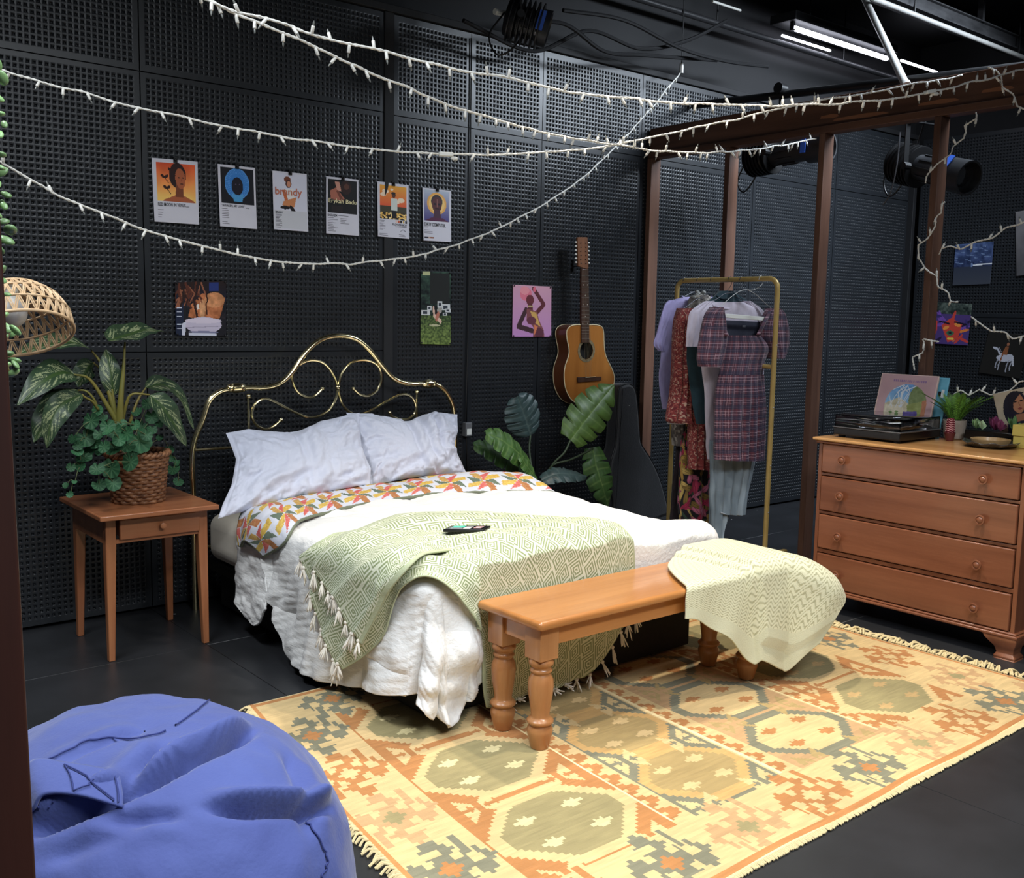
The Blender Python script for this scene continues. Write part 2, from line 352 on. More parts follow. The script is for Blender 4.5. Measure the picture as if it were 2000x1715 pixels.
# ------------------------------------------------------------------ stud frame
Mw_z = wood('stained_stud', (76, 53, 44), (122, 88, 71), 'z', 0.5, 7, 0.05, 0.3)
Mw_y = wood('stained_header', (66, 46, 38), (108, 76, 61), 'y', 0.5, 7, 0.05, 0.3)
fr = thing('stud_frame', 'dark stained timber stud frame with a heavy header beam behind the dresser', 'frame', (5.045, 2.9, 0))
for y in (4.69, 4.05, 3.39, 2.717, 2.05, 1.38):
    MB().box(5.0, 5.089, y-0.019, y+0.019, 0.038, 2.478).build('stud', Mw_z, fr, mods=(BEV(0.003),))
MB().box(5.0, 5.089, 0.9, 4.71, 0.0, 0.038).build('sill_plate', Mw_y, fr, mods=(BEV(0.003),))
MB().box(5.0, 5.089, 0.9, 4.71, 2.478, 2.516).build('top_plate', Mw_y, fr, mods=(BEV(0.003),))
MB().box(5.018, 5.07, 0.9, 4.71, 2.516, 2.672).build('header_beam', Mw_y, fr, mods=(BEV(0.004),))
rr = random.Random(3)
for y, l, z in ((2.62, 0.22, 2.545), (3.0, 0.34, 2.535), (3.3, 0.12, 2.56), (2.35, 0.16, 2.56)):
    MB().prism([(0, 0), (l*0.3, -0.006), (l, 0.002), (l*0.96, 0.014), (l*0.4, 0.018), (l*0.1, 0.012)], (5.0176, y, z), (0, 1, 0), (0, 0, 1), 0.0006).build('scuff', mat('bare_wood_scuff', (138, 90, 62), 0.6), fr)
# near post at the left edge of the photograph
px, py = 0.2842, 1.2295; POST = (px, py)
tag(MB().add([(px+dx-0.0125*(z-0.75), py+dy, z) for dx in (-0.16, 0) for dy in (-0.04, 0.09) for z in (0, 2.66)], [(0, 1, 3, 2), (4, 6, 7, 5), (0, 4, 5, 1), (2, 3, 7, 6), (0, 2, 6, 4), (1, 5, 7, 3)]).build('wood_post', wood('post_wood', (44, 22, 17), (60, 30, 22), 'z', 0.5, 6, 0.05), mods=(BEV(0.004),)), 'dark reddish brown wooden post standing nearest, at the left edge', 'post')
# ------------------------------------------------------------------ overhead: pipes, tubes, stage lights, cables
M_pipe = mat('galvanised_pipe', (196, 195, 190), 0.42, 0.15, noise=((176, 175, 172), 20, (1, 1, 1), 3))
M_steel = mat('grey_steel', (92, 92, 94), 0.5, 0.5, noise=((60, 60, 62), 14, (0.3, 1, 1), 4))
M_white = mat('white_plastic', (235, 235, 228), 0.4)
M_glow = mat('lit_tube', (255, 255, 255), 0.3, emit=((235, 238, 255), 9.0))
b0, b1 = on(1770, 168, 0, 5.08), on(1690, 0, 2, 3.5); b1 = b1+(b1-b0)*0.32
t = thing('brace_pipe', 'pale grey round brace pipe slanting up from the timber header', 'pipe', b0)
mb = MB(); mb.tube([b0, b1], 0.021, 16); mb.build('tube', M_pipe, t)
mb = MB(); mb.tube([b0-unit(b1-b0)*0.012, b0+unit(b1-b0)*0.03], 0.027, 16); mb.build('end_fitting', M_pipe, t)
def run(name, label, pts, z, r, m, ext=(0, 0)):
    a, b = on(*pts[0], 2, z), on(*pts[1], 2, z); y = (a[1]+b[1])/2
    x0, x1 = sorted((a[0], b[0])); x0 -= ext[0]; x1 += ext[1]
    t = thing(name, label, 'pipe', (x0, y, z)); MB().tube([(x0, y, z), (x1, y, z)], r, 12).build('tube', m, t)
    for x in np.arange(x0+0.5, x1, 1.5): MB().tube([(x, y, z), (x, y, 3.8)], 0.006, 6).build('hanger_rod', M_dark, t)
    return t, y
run('conduit', 'long pale metal conduit running across the top right ceiling', ((1705, 2), (2000, 108)), 3.45, 0.016, M_pipe, (0.05, 1.0))
run('ceiling_pipe', 'dark ceiling pipe with a clamp beside the lit tube', ((1476, 67), (1721, 146)), 3.42, 0.02, mat('dark_pipe', (48, 48, 50), 0.4), (2.4, 0.3))
run('ceiling_pipe', 'thin white strip of pipe at the top edge above the tube light', ((1390, 3), (1448, 20)), 3.5, 0.008, M_white, (0.0, 0.0))
a, b = on(1800, 8, 2, 3.55), on(2000, 92, 2, 3.55); y = (a[1]+b[1])/2
t = thing('steel_girder', 'grey steel channel girder with a drop hanger at top right', 'girder', (a[0], y, 3.5))
mb = MB(); x0, x1 = a[0]-0.5, b[0]+1; mb.box(x0, x1, y-0.03, y+0.03, 3.5, 3.508); mb.box(x0, x1, y-0.03, y+0.03, 3.59, 3.598); mb.box(x0, x1, y-0.004, y+0.004, 3.508, 3.59); mb.build('channel', M_steel, t)
hx = on(1915, 50, 1, y)[0]; MB().box(hx-0.015, hx+0.015, y-0.02, y+0.02, 3.59, 3.8).build('hanger', M_steel, t)
a, b = on(1548, 54, 2, 3.5), on(1812, 134, 2, 3.5); y = a[1]; xm = on(1733, 109, 1, y)[0]
t = thing('fluorescent_fixture', 'lit fluorescent tube fixture glowing bluish white under the black ceiling', 'light fixture', (a[0], y, 3.46))
mb = MB(); mb.tube([(a[0], y, 3.5), (xm, y, 3.5)], 0.018, 12); mb.build('tube', M_glow, t)
mb = MB(); mb.tube([(a[0]+0.02, y+0.1, 3.47), (a[0]+0.62, y+0.1, 3.47)], 0.009, 10); mb.build('tube', M_glow, t)  # thin glowing rod modelled for the tube's lower reflection
mb = MB(); mb.box(a[0]-0.05, xm+0.05, y-0.06, y+0.16, 3.54, 3.60); mb.build('housing', mat('fixture_housing', (18, 18, 20), 0.6), t, mods=(BEV(0.004),))
for x in (a[0]+0.2, xm-0.2): MB().tube([(x, y, 3.6), (x, y, 3.8)], 0.005, 6).build('hanger_rod', M_dark, t)
for x in (a[0], xm): MB().box(x-0.012, x+0.012, y-0.014, y+0.014, 3.48, 3.55).build('tube_holder', M_dark, t)
a2 = on(1760, 118, 2, 3.5); MB().tube([(a2[0], a2[1], 3.5), (a2[0]+0.55, a2[1], 3.5)], 0.01, 10).build('tube', M_glow, t)
M_blue = mat('blue_label', (48, 92, 190), 0.5)
M_lens = mat('lens_glass', (30, 30, 34), 0.08, spec=0.8)
def stage_light(rear, front, label, up=0.42, s=1.0):
    rear, front = np.asarray(rear), np.asarray(front); d = unit(front-rear); Ln = np.linalg.norm(front-rear)
    q = Vector(d).to_track_quat('Z', 'Y').to_matrix().to_4x4()
    t = thing('stage_light', label, 'stage light', tuple(rear))
    mb = MB(); mb.lathe([(0.02, 0), (0.085, 0.01), (0.105, 0.05), (0.105, 0.24*Ln), (0.08, 0.30*Ln), (0.08, 0.34*Ln)], rear, 24, q)
    for k in range(7): mb.lathe([(0.106, 0.03+k*0.026), (0.116, 0.032+k*0.026), (0.116, 0.038+k*0.026), (0.106, 0.04+k*0.026)], rear, 24, q)
    mb.build('lamp_housing', M_dark, t)
    mb = MB(); mb.lathe([(0.07, 0.32*Ln), (0.072, 0.76*Ln), (0.09, 0.78*Ln), (0.093, Ln), (0.083, Ln), (0.083, Ln-0.05), (0.001, Ln-0.05)], rear, 28, q, cap=False)
    for k in range(10):
        an = k*2*PI/10; o = rear+d*0.42*Ln; x = np.array(q.to_3x3()@Vector((math.cos(an), math.sin(an), 0))); mb.bar(o+x*0.074, o+x*0.074+d*0.2*Ln, 0.008, 0.008, x)
    mb.build('lens_barrel', mat('charcoal_metal', (34, 35, 38), 0.4), t)
    MB().ball(front-d*0.06, (0.08, 0.08, 0.015), 20, 8, M=q).build('lens', M_lens, t)
    side = unit(np.cross(d, (0, 0, 1))); c = rear+d*0.81*Ln
    best = min((np.array(q.to_3x3()@Vector((math.cos(an), math.sin(an), 0))) for an in np.linspace(0, 2*PI, 36)), key=lambda v: v@C_F)
    MB().bar(c+best*0.098-np.cross(best, d)*0.05, c+best*0.098+np.cross(best, d)*0.05, 0.035, 0.006, best).build('label_strip', M_blue, t)
    mb = MB(); pc = rear+d*0.38*Ln
    for sgn in (-1, 1):
        mb.bar(pc+side*sgn*0.125, pc+side*sgn*0.125+np.array((0, 0, 0.24)), 0.006, 0.035, side)
        mb.tube([pc+side*sgn*0.10, pc+side*sgn*0.145], 0.02, 10)
    mb.bar(pc-side*0.128+np.array((0, 0, 0.24)), pc+side*0.128+np.array((0, 0, 0.24)), 0.035, 0.006)
    mb.build('yoke', M_dark, t)
    mb = MB(); top = pc+np.array((0, 0, 0.24)); mb.tube([top, top+np.array((0, 0, up-0.24))], 0.008, 8); mb.tube([top+np.array((0, 0, up-0.26))-side*0.03, top+np.array((0, 0, up-0.26))+side*0.03], 0.034, 12)
    mb.build('pipe_clamp', M_dark, t)
    P = smooth([rear+np.array((0, 0, 0.02)), rear-d*0.08-np.array((0, 0, 0.12)), rear-d*0.02-np.array((0, 0, 0.2)), rear+d*0.1-np.array((0, 0, 0.05)), top+np.array((0.02, 0, 0.06))], 24)
    MB().tube(P, 0.005, 6).build('power_cord', M_dark, t); return pc
r1, f1 = on(1462, 312, 0, 5.42), on(1618, 283, 0, 5.42)
p1 = stage_light(r1, f1, 'black stage spotlight with blue label, half hidden behind the third timber stud')
r2, f2 = on(1748, 316, 0, 5.5), on(1893, 348, 0, 5.38)
p2 = stage_light(r2, f2, 'black stage spotlight with open round lens, right of the fourth timber stud')
r3, f3 = on(985, 32, 1, 4.25), on(1072, 58, 1, 4.1)
p3 = stage_light(r3, f3, 'black stage spotlight hanging in the dark above the guitar wall', 0.4)
zz = p1[2]+0.42
t = thing('lighting_pipe', 'black lighting pipe behind the timber header carrying the two spotlights', 'pipe', (5.45, 4.6, zz)); MB().tube([(p1[0], 4.7, p1[2]+0.4), (p2[0], 1.5, p2[2]+0.4)], 0.024, 14).build('tube', M_dark, t)
for nm, pts, lab in (('cable', [(905, 40, 4.5), (1040, 100, 4.55), (1150, 60, 4.5), (1250, 95, 4.5), (1340, 80, 4.5), (1420, 40, 4.5)], 'thin black cable drooping across the dark ceiling above the guitar'),
                     ('cable', [(1100, 20, 4.4), (1220, 40, 4.4), (1330, 95, 4.45), (1420, 120, 4.45), (1500, 130, 4.45)], 'second black cable sagging below the ceiling left of the lit tube'),
                     ('cable', [(1000, 48, 4.3), (1100, 46, 4.4), (1180, 100, 4.45), (1260, 108, 4.5), (1400, 118, 4.55)], 'black cable running from the ceiling spotlight to the right')):
    P = [on(x, y, 1, w) for x, y, w in pts]; o = MB().tube(smooth(P, 40), 0.012, 8).build(nm, mat('black_rubber', (24, 24, 26), 0.5)); tag(o, lab, 'cable')
P = smooth([on(1758, 258, 0, 5.3), on(1752, 320, 0, 5.3), on(1740, 375, 0, 5.3), on(1725, 400, 0, 5.3)], 20)
tag(MB().tube(P, 0.004, 6).build('cable', mat('grey_rubber', (70, 70, 74), 0.5)), 'thin grey cord dangling behind the fourth stud from the spotlight', 'cable')
tag(MB().tube([on(966, 22, 1, 4.3), on(992, 30, 1, 4.3)], 0.016, 10).build('cable_tie_tag', M_white), 'small white tag on the ceiling spotlight, left of its blue label', 'tag')
# wall socket low between bed and monstera
c = on(909, 838, 1, YW)
t = thing('wall_socket', 'small grey wall socket box low on the panel right of the headboard', 'socket', (c[0], YW-0.03, c[2]))
MB().box(c[0]-0.024, c[0]+0.024, YW-0.035, YW-0.001, c[2]-0.04, c[2]+0.04).build('box', mat('socket_grey', (110, 110, 112), 0.5), t, mods=(BEV(0.003),))
MB().box(c[0]-0.016, c[0]+0.016, YW-0.038, YW-0.033, c[2]-0.03, c[2]+0.005).build('cover', M_white, t)
MB().tube(smooth([(c[0], YW-0.012, c[2]-0.04), (c[0]+0.01, YW-0.012, c[2]-0.35), (c[0]-0.01, YW-0.012, 0.02)], 16), 0.004, 6).build('cord', M_dark, t)
MB().tube(smooth([(c[0]-0.005, YW-0.008, c[2]+0.04), (c[0]+0.004, YW-0.008, 1.6), (c[0], YW-0.008, 2.98)], 16), 0.004, 6).build('cord', M_dark, t)
# ------------------------------------------------------------------ FURNITURE
# nightstand
W_ns = wood('cherry_wood', (138, 80, 50), (170, 110, 72), 'x', 0.35, 8, 0.25)
W_nsz = wood('cherry_wood_leg', (138, 80, 50), (170, 110, 72), 'z', 0.35, 8, 0.25)
ns = thing('nightstand', 'reddish brown square nightstand with tapered legs left of the brass bed', 'nightstand', (1.49, 4.3, 0))
MB().box(1.245, 1.735, 4.035, 4.585, 0.594, 0.616).build('tabletop', W_ns, ns, mods=(BEV(0.005, 3),))
for x0, x1, y0, y1, n in ((1.283, 1.299, 4.12, 4.53, 'apron'), (1.69, 1.706, 4.12, 4.53, 'apron'), (1.29, 1.70, 4.525, 4.541, 'apron')):
    MB().box(x0, x1, y0, y1, 0.488, 0.594).build(n, W_ns, ns)
mb = MB(); mb.box(1.32, 1.68, 4.105, 4.12, 0.582, 0.594); mb.box(1.32, 1.68, 4.105, 4.12, 0.486, 0.502); mb.build('front_rail', W_ns, ns)
d = MB().box(1.338, 1.672, 4.092, 4.108, 0.5, 0.584); d.box(1.35, 1.66, 4.108, 4.48, 0.505, 0.578); d = d.build('drawer', W_ns, ns, mods=(BEV(0.004, 3),))
q = Matrix.Rotation(PI/2, 4, 'X')
MB().lathe([(0.006, 0), (0.006, 0.008), (0.011, 0.012), (0.014, 0.018), (0.012, 0.024), (0.004, 0.027)], (1.508, 4.093, 0.545), 18, q).build('knob', W_nsz, d)
for x, y, sx, sy in ((1.305, 4.122, 1, 1), (1.688, 4.122, -1, 1), (1.305, 4.518, 1, -1), (1.688, 4.518, -1, -1)):
    mb = MB(); a, b = 0.021, 0.013; x_, y_ = x-sx*(a-b), y-sy*(a-b)
    V = [(x+i*a, y+j*a, 0.594) for i, j in ((-1, -1), (1, -1), (1, 1), (-1, 1))]+[(x+i*a, y+j*a, 0.48) for i, j in ((-1, -1), (1, -1), (1, 1), (-1, 1))]+[(x_+i*b, y_+j*b, 0) for i, j in ((-1, -1), (1, -1), (1, 1), (-1, 1))]
    mb.add(V, [(0, 1, 2, 3), (11, 10, 9, 8)]+[(k*4+(i+1) % 4, k*4+i, k*4+4+i, k*4+4+(i+1) % 4) for k in (0, 1) for i in range(4)])
    mb.build('leg', W_nsz, ns, mods=(BEV(0.003),))
# bench at the foot of the bed
W_bn = wood('honey_pine', (156, 98, 50), (190, 130, 74), 'x', 0.3, 6, 0.35)
W_bnz = wood('honey_pine_leg', (146, 94, 54), (182, 128, 80), 'z', 0.32, 6, 0.3)
bn = thing('bench', 'honey coloured wooden bench with turned legs at the foot of the bed', 'bench', (2.68, 2.51, 0))
BX0, BX1, BY0, BY1, BZ = 2.06, 3.30, 2.335, 2.67, 0.462
MB().box(BX0, BX1, BY0, BY1, BZ-0.03, BZ).build('seat', W_bn, bn, mods=(BEV(0.013, 4),))
for x0, x1, y0, y1 in ((2.15, 3.2, 2.372, 2.392), (2.15, 3.2, 2.614, 2.634), (2.1, 2.12, 2.42, 2.6), (3.235, 3.255, 2.42, 2.6)):
    MB().box(x0, x1, y0, y1, 0.365, BZ-0.03).build('apron', W_bn, bn, mods=(BEV(0.002),))
prof = [(0.030, 0.0), (0.033, 0.012), (0.037, 0.030), (0.043, 0.055), (0.043, 0.068), (0.036, 0.080), (0.034, 0.084), (0.044, 0.088), (0.046, 0.096), (0.040, 0.102), (0.032, 0.108), (0.031, 0.118),
        (0.034, 0.14), (0.040, 0.18), (0.043, 0.215), (0.041, 0.236), (0.033, 0.252), (0.030, 0.258), (0.036, 0.262), (0.038, 0.268), (0.033, 0.274), (0.032, 0.28), (0.040, 0.286), (0.043, 0.296), (0.038, 0.306), (0.036, 0.318)]
for x, y in ((2.13, 2.405), (2.13, 2.60), (3.225, 2.405), (3.225, 2.60)):
    mb = MB(); mb.lathe(prof, (x, y, 0.011), 28); mb.box(x-0.04, x+0.04, y-0.04, y+0.04, 0.318, BZ-0.03); mb.build('leg', W_bnz, bn, smooth=40, mods=(BEV(0.003),))
# dresser
W_dr = wood('dresser_wood', (110, 64, 43), (140, 88, 62), 'y', 0.34, 7, 0.3)
W_drz = wood('dresser_wood_upright', (110, 64, 43), (140, 88, 62), 'z', 0.34, 7, 0.3)
W_top = wood('dresser_top', (172, 122, 72), (204, 156, 102), 'y', 0.28, 6, 0.4)
dr = thing('dresser', 'wide reddish brown four-drawer dresser with round knobs and bracket feet', 'dresser', (4.6, 2.36, 0))
DX, DXB, DY0, DY1, DZ = 4.346, 4.86, 1.862, 2.868, 0.867
mb = MB(); mb.box(DX, DXB, DY0, DY0+0.02, 0.11, 0.85); mb.box(DX, DXB, DY1-0.02, DY1, 0.11, 0.85); mb.box(DXB-0.01, DXB, DY0, DY1, 0.11, 0.85); mb.box(DX+0.02, DXB, DY0, DY1, 0.105, 0.115)
for z0, z1 in ((0.84, 0.852), (0.68, 0.694), (0.487, 0.502), (0.292, 0.312), (0.11, 0.124)): mb.box(DX+0.002, DX+0.03, DY0+0.01, DY1-0.01, z0, z1)
mb.build('carcass', W_drz, dr, mods=(BEV(0.002),))
mb = MB(); mb.box(DX-0.024, DXB+0.01, DY0-0.026, DY1+0.026, 0.852, DZ); mb.build('top', W_top, dr, mods=(BEV(0.005, 3),))
MB().box(DX-0.012, DX+0.01, DY0-0.012, DY1+0.012, 0.838, 0.852).build('moulding', W_dr, dr, mods=(BEV(0.005, 3),))
mb = MB(); mb.box(DX-0.02, DXB, DY0-0.02, DY1+0.02, 0.098, 0.112); mb.box(DX-0.01, DXB, DY0-0.01, DY1+0.01, 0.112, 0.122); mb.build('base_moulding', W_dr, dr, mods=(BEV(0.005, 3),))
q = Matrix.Rotation(-PI/2, 4, 'Y')
for z0, z1, zk in ((0.697, 0.836, 0.768), (0.506, 0.676, 0.591), (0.316, 0.484, 0.391), (0.126, 0.288, 0.198)):
    mb = MB(); mb.box(DX-0.008, DX+0.014, DY0+0.024, DY1-0.024, z0, z1); mb.box(DX+0.014, DXB-0.05, DY0+0.05, DY1-0.05, z0+0.01, z1-0.02); dw = mb.build('drawer', W_dr, dr, mods=(BEV(0.005, 3),))
    for y in (2.722, 2.033): MB().lathe([(0.008, 0), (0.008, 0.012), (0.018, 0.015), (0.0225, 0.020), (0.0215, 0.026), (0.0165, 0.0265), (0.0145, 0.0235), (0.012, 0.026), (0.008, 0.029), (0.003, 0.030)], (DX-0.008, y, zk), 24, q).build('knob', W_drz, dw)
def bracket(y, s):
    # ogee bracket foot: profile in y-z along the front and a return along the side
    P = [(0, 0.1), (0.125, 0.1), (0.115, 0.086), (0.09, 0.08), (0.072, 0.06), (0.068, 0.03), (0.074, 0.012), (0.07, 0), (0.0, 0), (-0.008, 0.012), (0.002, 0.03), (0.004, 0.05), (-0.006, 0.075), (-0.012, 0.09)]
    mb = MB()
    prof = [(-0.018, 0.1), (-0.02, 0.085), (-0.004, 0.05), (-0.002, 0.025), (-0.014, 0.012), (-0.012, 0.0)]
    outs = []
    for k, (o, z) in enumerate(prof):
        w = {0: 0.13, 1: 0.12, 2: 0.082, 3: 0.07, 4: 0.078, 5: 0.074}[k]; e = -o
        outs.append([(DX-e, y-s*e, z), (DX-e, y+s*w, z), (DX+0.025, y+s*w, z), (DX+0.025, y+s*0.025, z), (DX+w, y+s*0.025, z), (DX+w, y-s*e, z)])
    V = np.array(outs).reshape(-1, 3); Fs = [(k*6+i, k*6+(i+1) % 6, (k+1)*6+(i+1) % 6, (k+1)*6+i) for k in range(5) for i in range(6)]+[tuple(range(6)), tuple(range(35, 29, -1))]
    mb.add(V, Fs); return mb
for y, s in ((DY0, 1), (DY1, -1)):
    bracket(y, s).build('bracket_foot', W_drz, dr, smooth=60, mods=(BEV(0.003),))
    MB().box(DXB-0.08, DXB, y if s > 0 else y-0.04, y+0.04 if s > 0 else y, 0, 0.1).build('bracket_foot', W_drz, dr)
# bed: brass headboard, black base
M_brass = mat('polished_brass', (248, 232, 182), 0.17, 1.0)
M_base = mat('black_bed_base', (16, 16, 18), 0.8, noise=((24, 24, 26), 30, (1, 1, 1), 3))
bed = thing('brass_bed', 'bed with arched polished brass scroll headboard against the black wall', 'bed', (2.64, 3.7, 0))
HY = 4.61
def hp(pts): return [on(x, y, 1, HY) for x, y in pts]
L = hp([(382, 1188), (385, 1000), (387, 880), (396, 820), (408, 785), (428, 766), (456, 759), (490, 757), (520, 757), (548, 748), (572, 725), (598, 688), (626, 664), (660, 656), (694, 662), (722, 684), (744, 712), (768, 739), (798, 750), (838, 750), (862, 757), (880, 782), (887, 815)])
L[0][2] = 0.0; L[1][0] = L[2][0] = L[0][0]; zr = np.array([(L[-1][0]+0.012, HY, 0.6), (L[-1][0]+0.012, HY, 0.3), (L[-1][0]+0.012, HY, 0.0)])
hb = MB().tube(smooth(np.concatenate([np.array(L), zr]), 150), 0.0135, 14).build('headboard', M_brass, bed)
SL = [(630, 759), (609, 776), (584, 768), (571, 741), (580, 717), (606, 704), (634, 711), (654, 738), (659, 766), (649, 793), (630, 810), (604, 815), (577, 806), (534, 784), (516, 779), (498, 790), (492, 810), (500, 829), (517, 838), (534, 833), (549, 820)]
SRr = [(690, 759), (704, 771), (721, 773), (738, 760), (745, 738), (738, 715), (716, 704), (690, 707), (671, 724), (662, 749), (664, 777), (676, 799), (696, 810), (720, 804), (766, 778), (788, 770), (805, 777), (812, 796), (806, 813), (786, 820), (767, 814), (761, 806)]
for S in (SL, SRr):
    P = smooth(hp(S), 120); mb = MB().tube(P, 0.0068, 10)
    for e in (P[0], P[-1]): mb.ball(e, 0.0105, 12, 8)
    mb.build('scroll', M_brass, hb)
for pts in ([(485, 772), (488, 850)], [(814, 764), (812, 850)]):
    a, b = hp(pts); b = np.array((a[0], HY, 0.78)); mb = MB().tube([a, b], 0.0065, 10); mb.ball(a-np.array((0, 0, 0.005)), 0.0125, 12, 8); mb.build('spindle', M_brass, hb)
a = on(487, 848, 1, HY); xr = L[-1][0]
MB().tube([(L[0][0], HY, 0.775), (xr+0.012, HY, 0.775)], 0.0075, 10).build('cross_bar', M_brass, hb)
MB().tube([(L[0][0], HY, 0.3), (xr+0.012, HY, 0.3)], 0.0095, 10).build('cross_bar', M_brass, hb)
MB().ball(on(660, 757, 1, HY), (0.014, 0.012, 0.014), 12, 8).build('joint_ball', M_brass, hb)
for x, y in ((461, 758), (837, 750)):
    c = on(x, y, 1, HY); mb = MB(); q = Matrix.Rotation(PI/2, 4, 'Y')
    mb.lathe([(0.014, -0.045), (0.019, -0.04), (0.021, -0.03), (0.017, -0.024), (0.024, -0.018), (0.026, 0), (0.024, 0.018), (0.017, 0.024), (0.021, 0.03), (0.019, 0.04), (0.014, 0.045)], c, 20, q); mb.build('collar', M_brass, hb)
mb = MB(); mb.box(1.96, 3.34, 2.80, 4.56, 0.02, 0.25); mb.build('base', M_base, bed, mods=(BEV(0.01),))
for x in (1.93, 3.37): MB().box(x-0.015, x+0.015, 2.8, HY-0.012, 0.2, 0.245).build('side_rail', M_dark, bed)
M_sheet = mat('cream_sheet', (214, 205, 188), 0.85, bump=(25, 0.4, (1, 1, 1)), sheen=0.2)
tag(MB().box(1.90, 3.39, 2.76, 4.575, 0.252, 0.475).build('mattress', M_sheet, mods=(BEV(0.06, 5),), smooth=60), 'mattress in cream fitted sheet, glimpsed below the pillow at the bed head', 'mattress')
# clothes rack
M_gold = mat('gold_painted_metal', (186, 156, 92), 0.38, 0.2, noise=((198, 168, 104), 12, (1, 1, 1), 2))
RX, RY0, RY1, RZ = 4.75, 3.455, 4.19, 1.668
rk = thing('clothes_rack', 'gold metal clothes rack on casters in front of the stud frame', 'clothes rack', (RX, (RY0+RY1)/2, 0))
r = 0.055; arc = lambda cy, a0, a1: [(RX, cy+r*math.cos(a), RZ-r+r*math.sin(a)) for a in np.linspace(a0, a1, 8)]
MB().tube([(RX, RY1, 0.1)]+[(RX, RY1, 1.0)]+arc(RY1-r, 0, PI/2)+arc(RY0+r, PI/2, PI)+[(RX, RY0, 1.0), (RX, RY0, 0.1)], 0.0145, 14).build('rail_frame', M_gold, rk)
MB().tube([(RX, RY0, 1.178), (RX, RY1, 1.178)], 0.012, 12).build('middle_rail', M_gold, rk)
MB().box(RX-0.014, RX+0.014, RY0, RY1, 0.088, 0.112).build('bottom_rail', M_gold, rk, mods=(BEV(0.003),))
for y in (RY0, RY1):
    ft = MB().box(RX-0.2, RX+0.2, y-0.014, y+0.014, 0.082, 0.108).build('foot_bar', M_gold, rk, mods=(BEV(0.003),))
    for sx in (-0.18, 0.18):
        mb = MB(); mb.box(RX+sx-0.012, RX+sx+0.012, y-0.014, y+0.014, 0.05, 0.083); mb.tube([(RX+sx-0.01, y, 0.028), (RX+sx+0.01, y, 0.028)], 0.028, 18); mb.build('caster', M_dark, ft)
for z in (0.35, 0.62, 0.95, 1.3): MB().ball((RX-0.002, RY0-0.0135, z), 0.004, 8, 6).build('screw', M_pipe, rk)
# ------------------------------------------------------------------ SOFT THINGS
class Drape:
    """cloth laid over a box top: flat on top, rolling over the edges and hanging, with a cone of folds at the corners"""
    def __init__(s, x0, x1, y0, y1, z, r=0.05, flare=0.12, floor=0.012, ax=None, bx=None):
        s.x0, s.x1, s.y0, s.y1, s.z, s.r, s.fl, s.floor, s.ax, s.bx = x0, x1, y0, y1, z, r, flare, floor, ax, bx
    def __call__(s, S, T, lift=0.0):
        S = np.asarray(S, float); T = np.asarray(T, float)
        xc = np.clip(S, s.x0, s.x1); yc = np.clip(T, s.y0, s.y1); ox, oy = S-xc, T-yc
        h = np.hypot(ox, oy); dx = np.where(h > 1e-9, ox/np.maximum(h, 1e-9), 0); dy = np.where(h > 1e-9, oy/np.maximum(h, 1e-9), 0)
        A = B = s.r+lift
        if s.ax: w = np.maximum(dx, 0)**2; A = A+(s.ax-s.r)*w; B = B+(s.bx-s.r)*w
        m = (A+B)/2; ph = np.minimum(h/m, PI/2); e = np.maximum(h-m*PI/2, 0)
        out = A*np.sin(ph)+s.fl*e; drop = B*(1-np.cos(ph))+math.sqrt(1-s.fl**2)*e
        z = s.z+lift-drop; low = s.floor+lift; ex = np.maximum(low-z, 0)
        return np.stack([xc+dx*(out+ex*0.8), yc+dy*(out+ex*0.8), np.maximum(z, low)], -1)
BED = Drape(1.945, 3.345, 2.765, 4.7, 0.535, 0.055, 0.12)
BEN = Drape(BX0+0.01, BX1-0.02, BY0+0.014, BY1+0.3, BZ+0.006, 0.018, 0.1, 0.012, 0.36, 0.24)
def wrinkle(G, amp, sc, seed=0, oct=3, mask=1.0, st=(1, 1, 1)):
    n = fbm((G*np.asarray(st)*sc).reshape(-1, 3), seed, oct).reshape(G.shape[:2]); return G+gnormals(G)*(n*amp*mask)[..., None]
def up(G):
    """make the grid's normals face up/outward by flipping the second axis when needed"""
    return G[:, ::-1] if gnormals(G)[..., 2].mean() < 0 else G
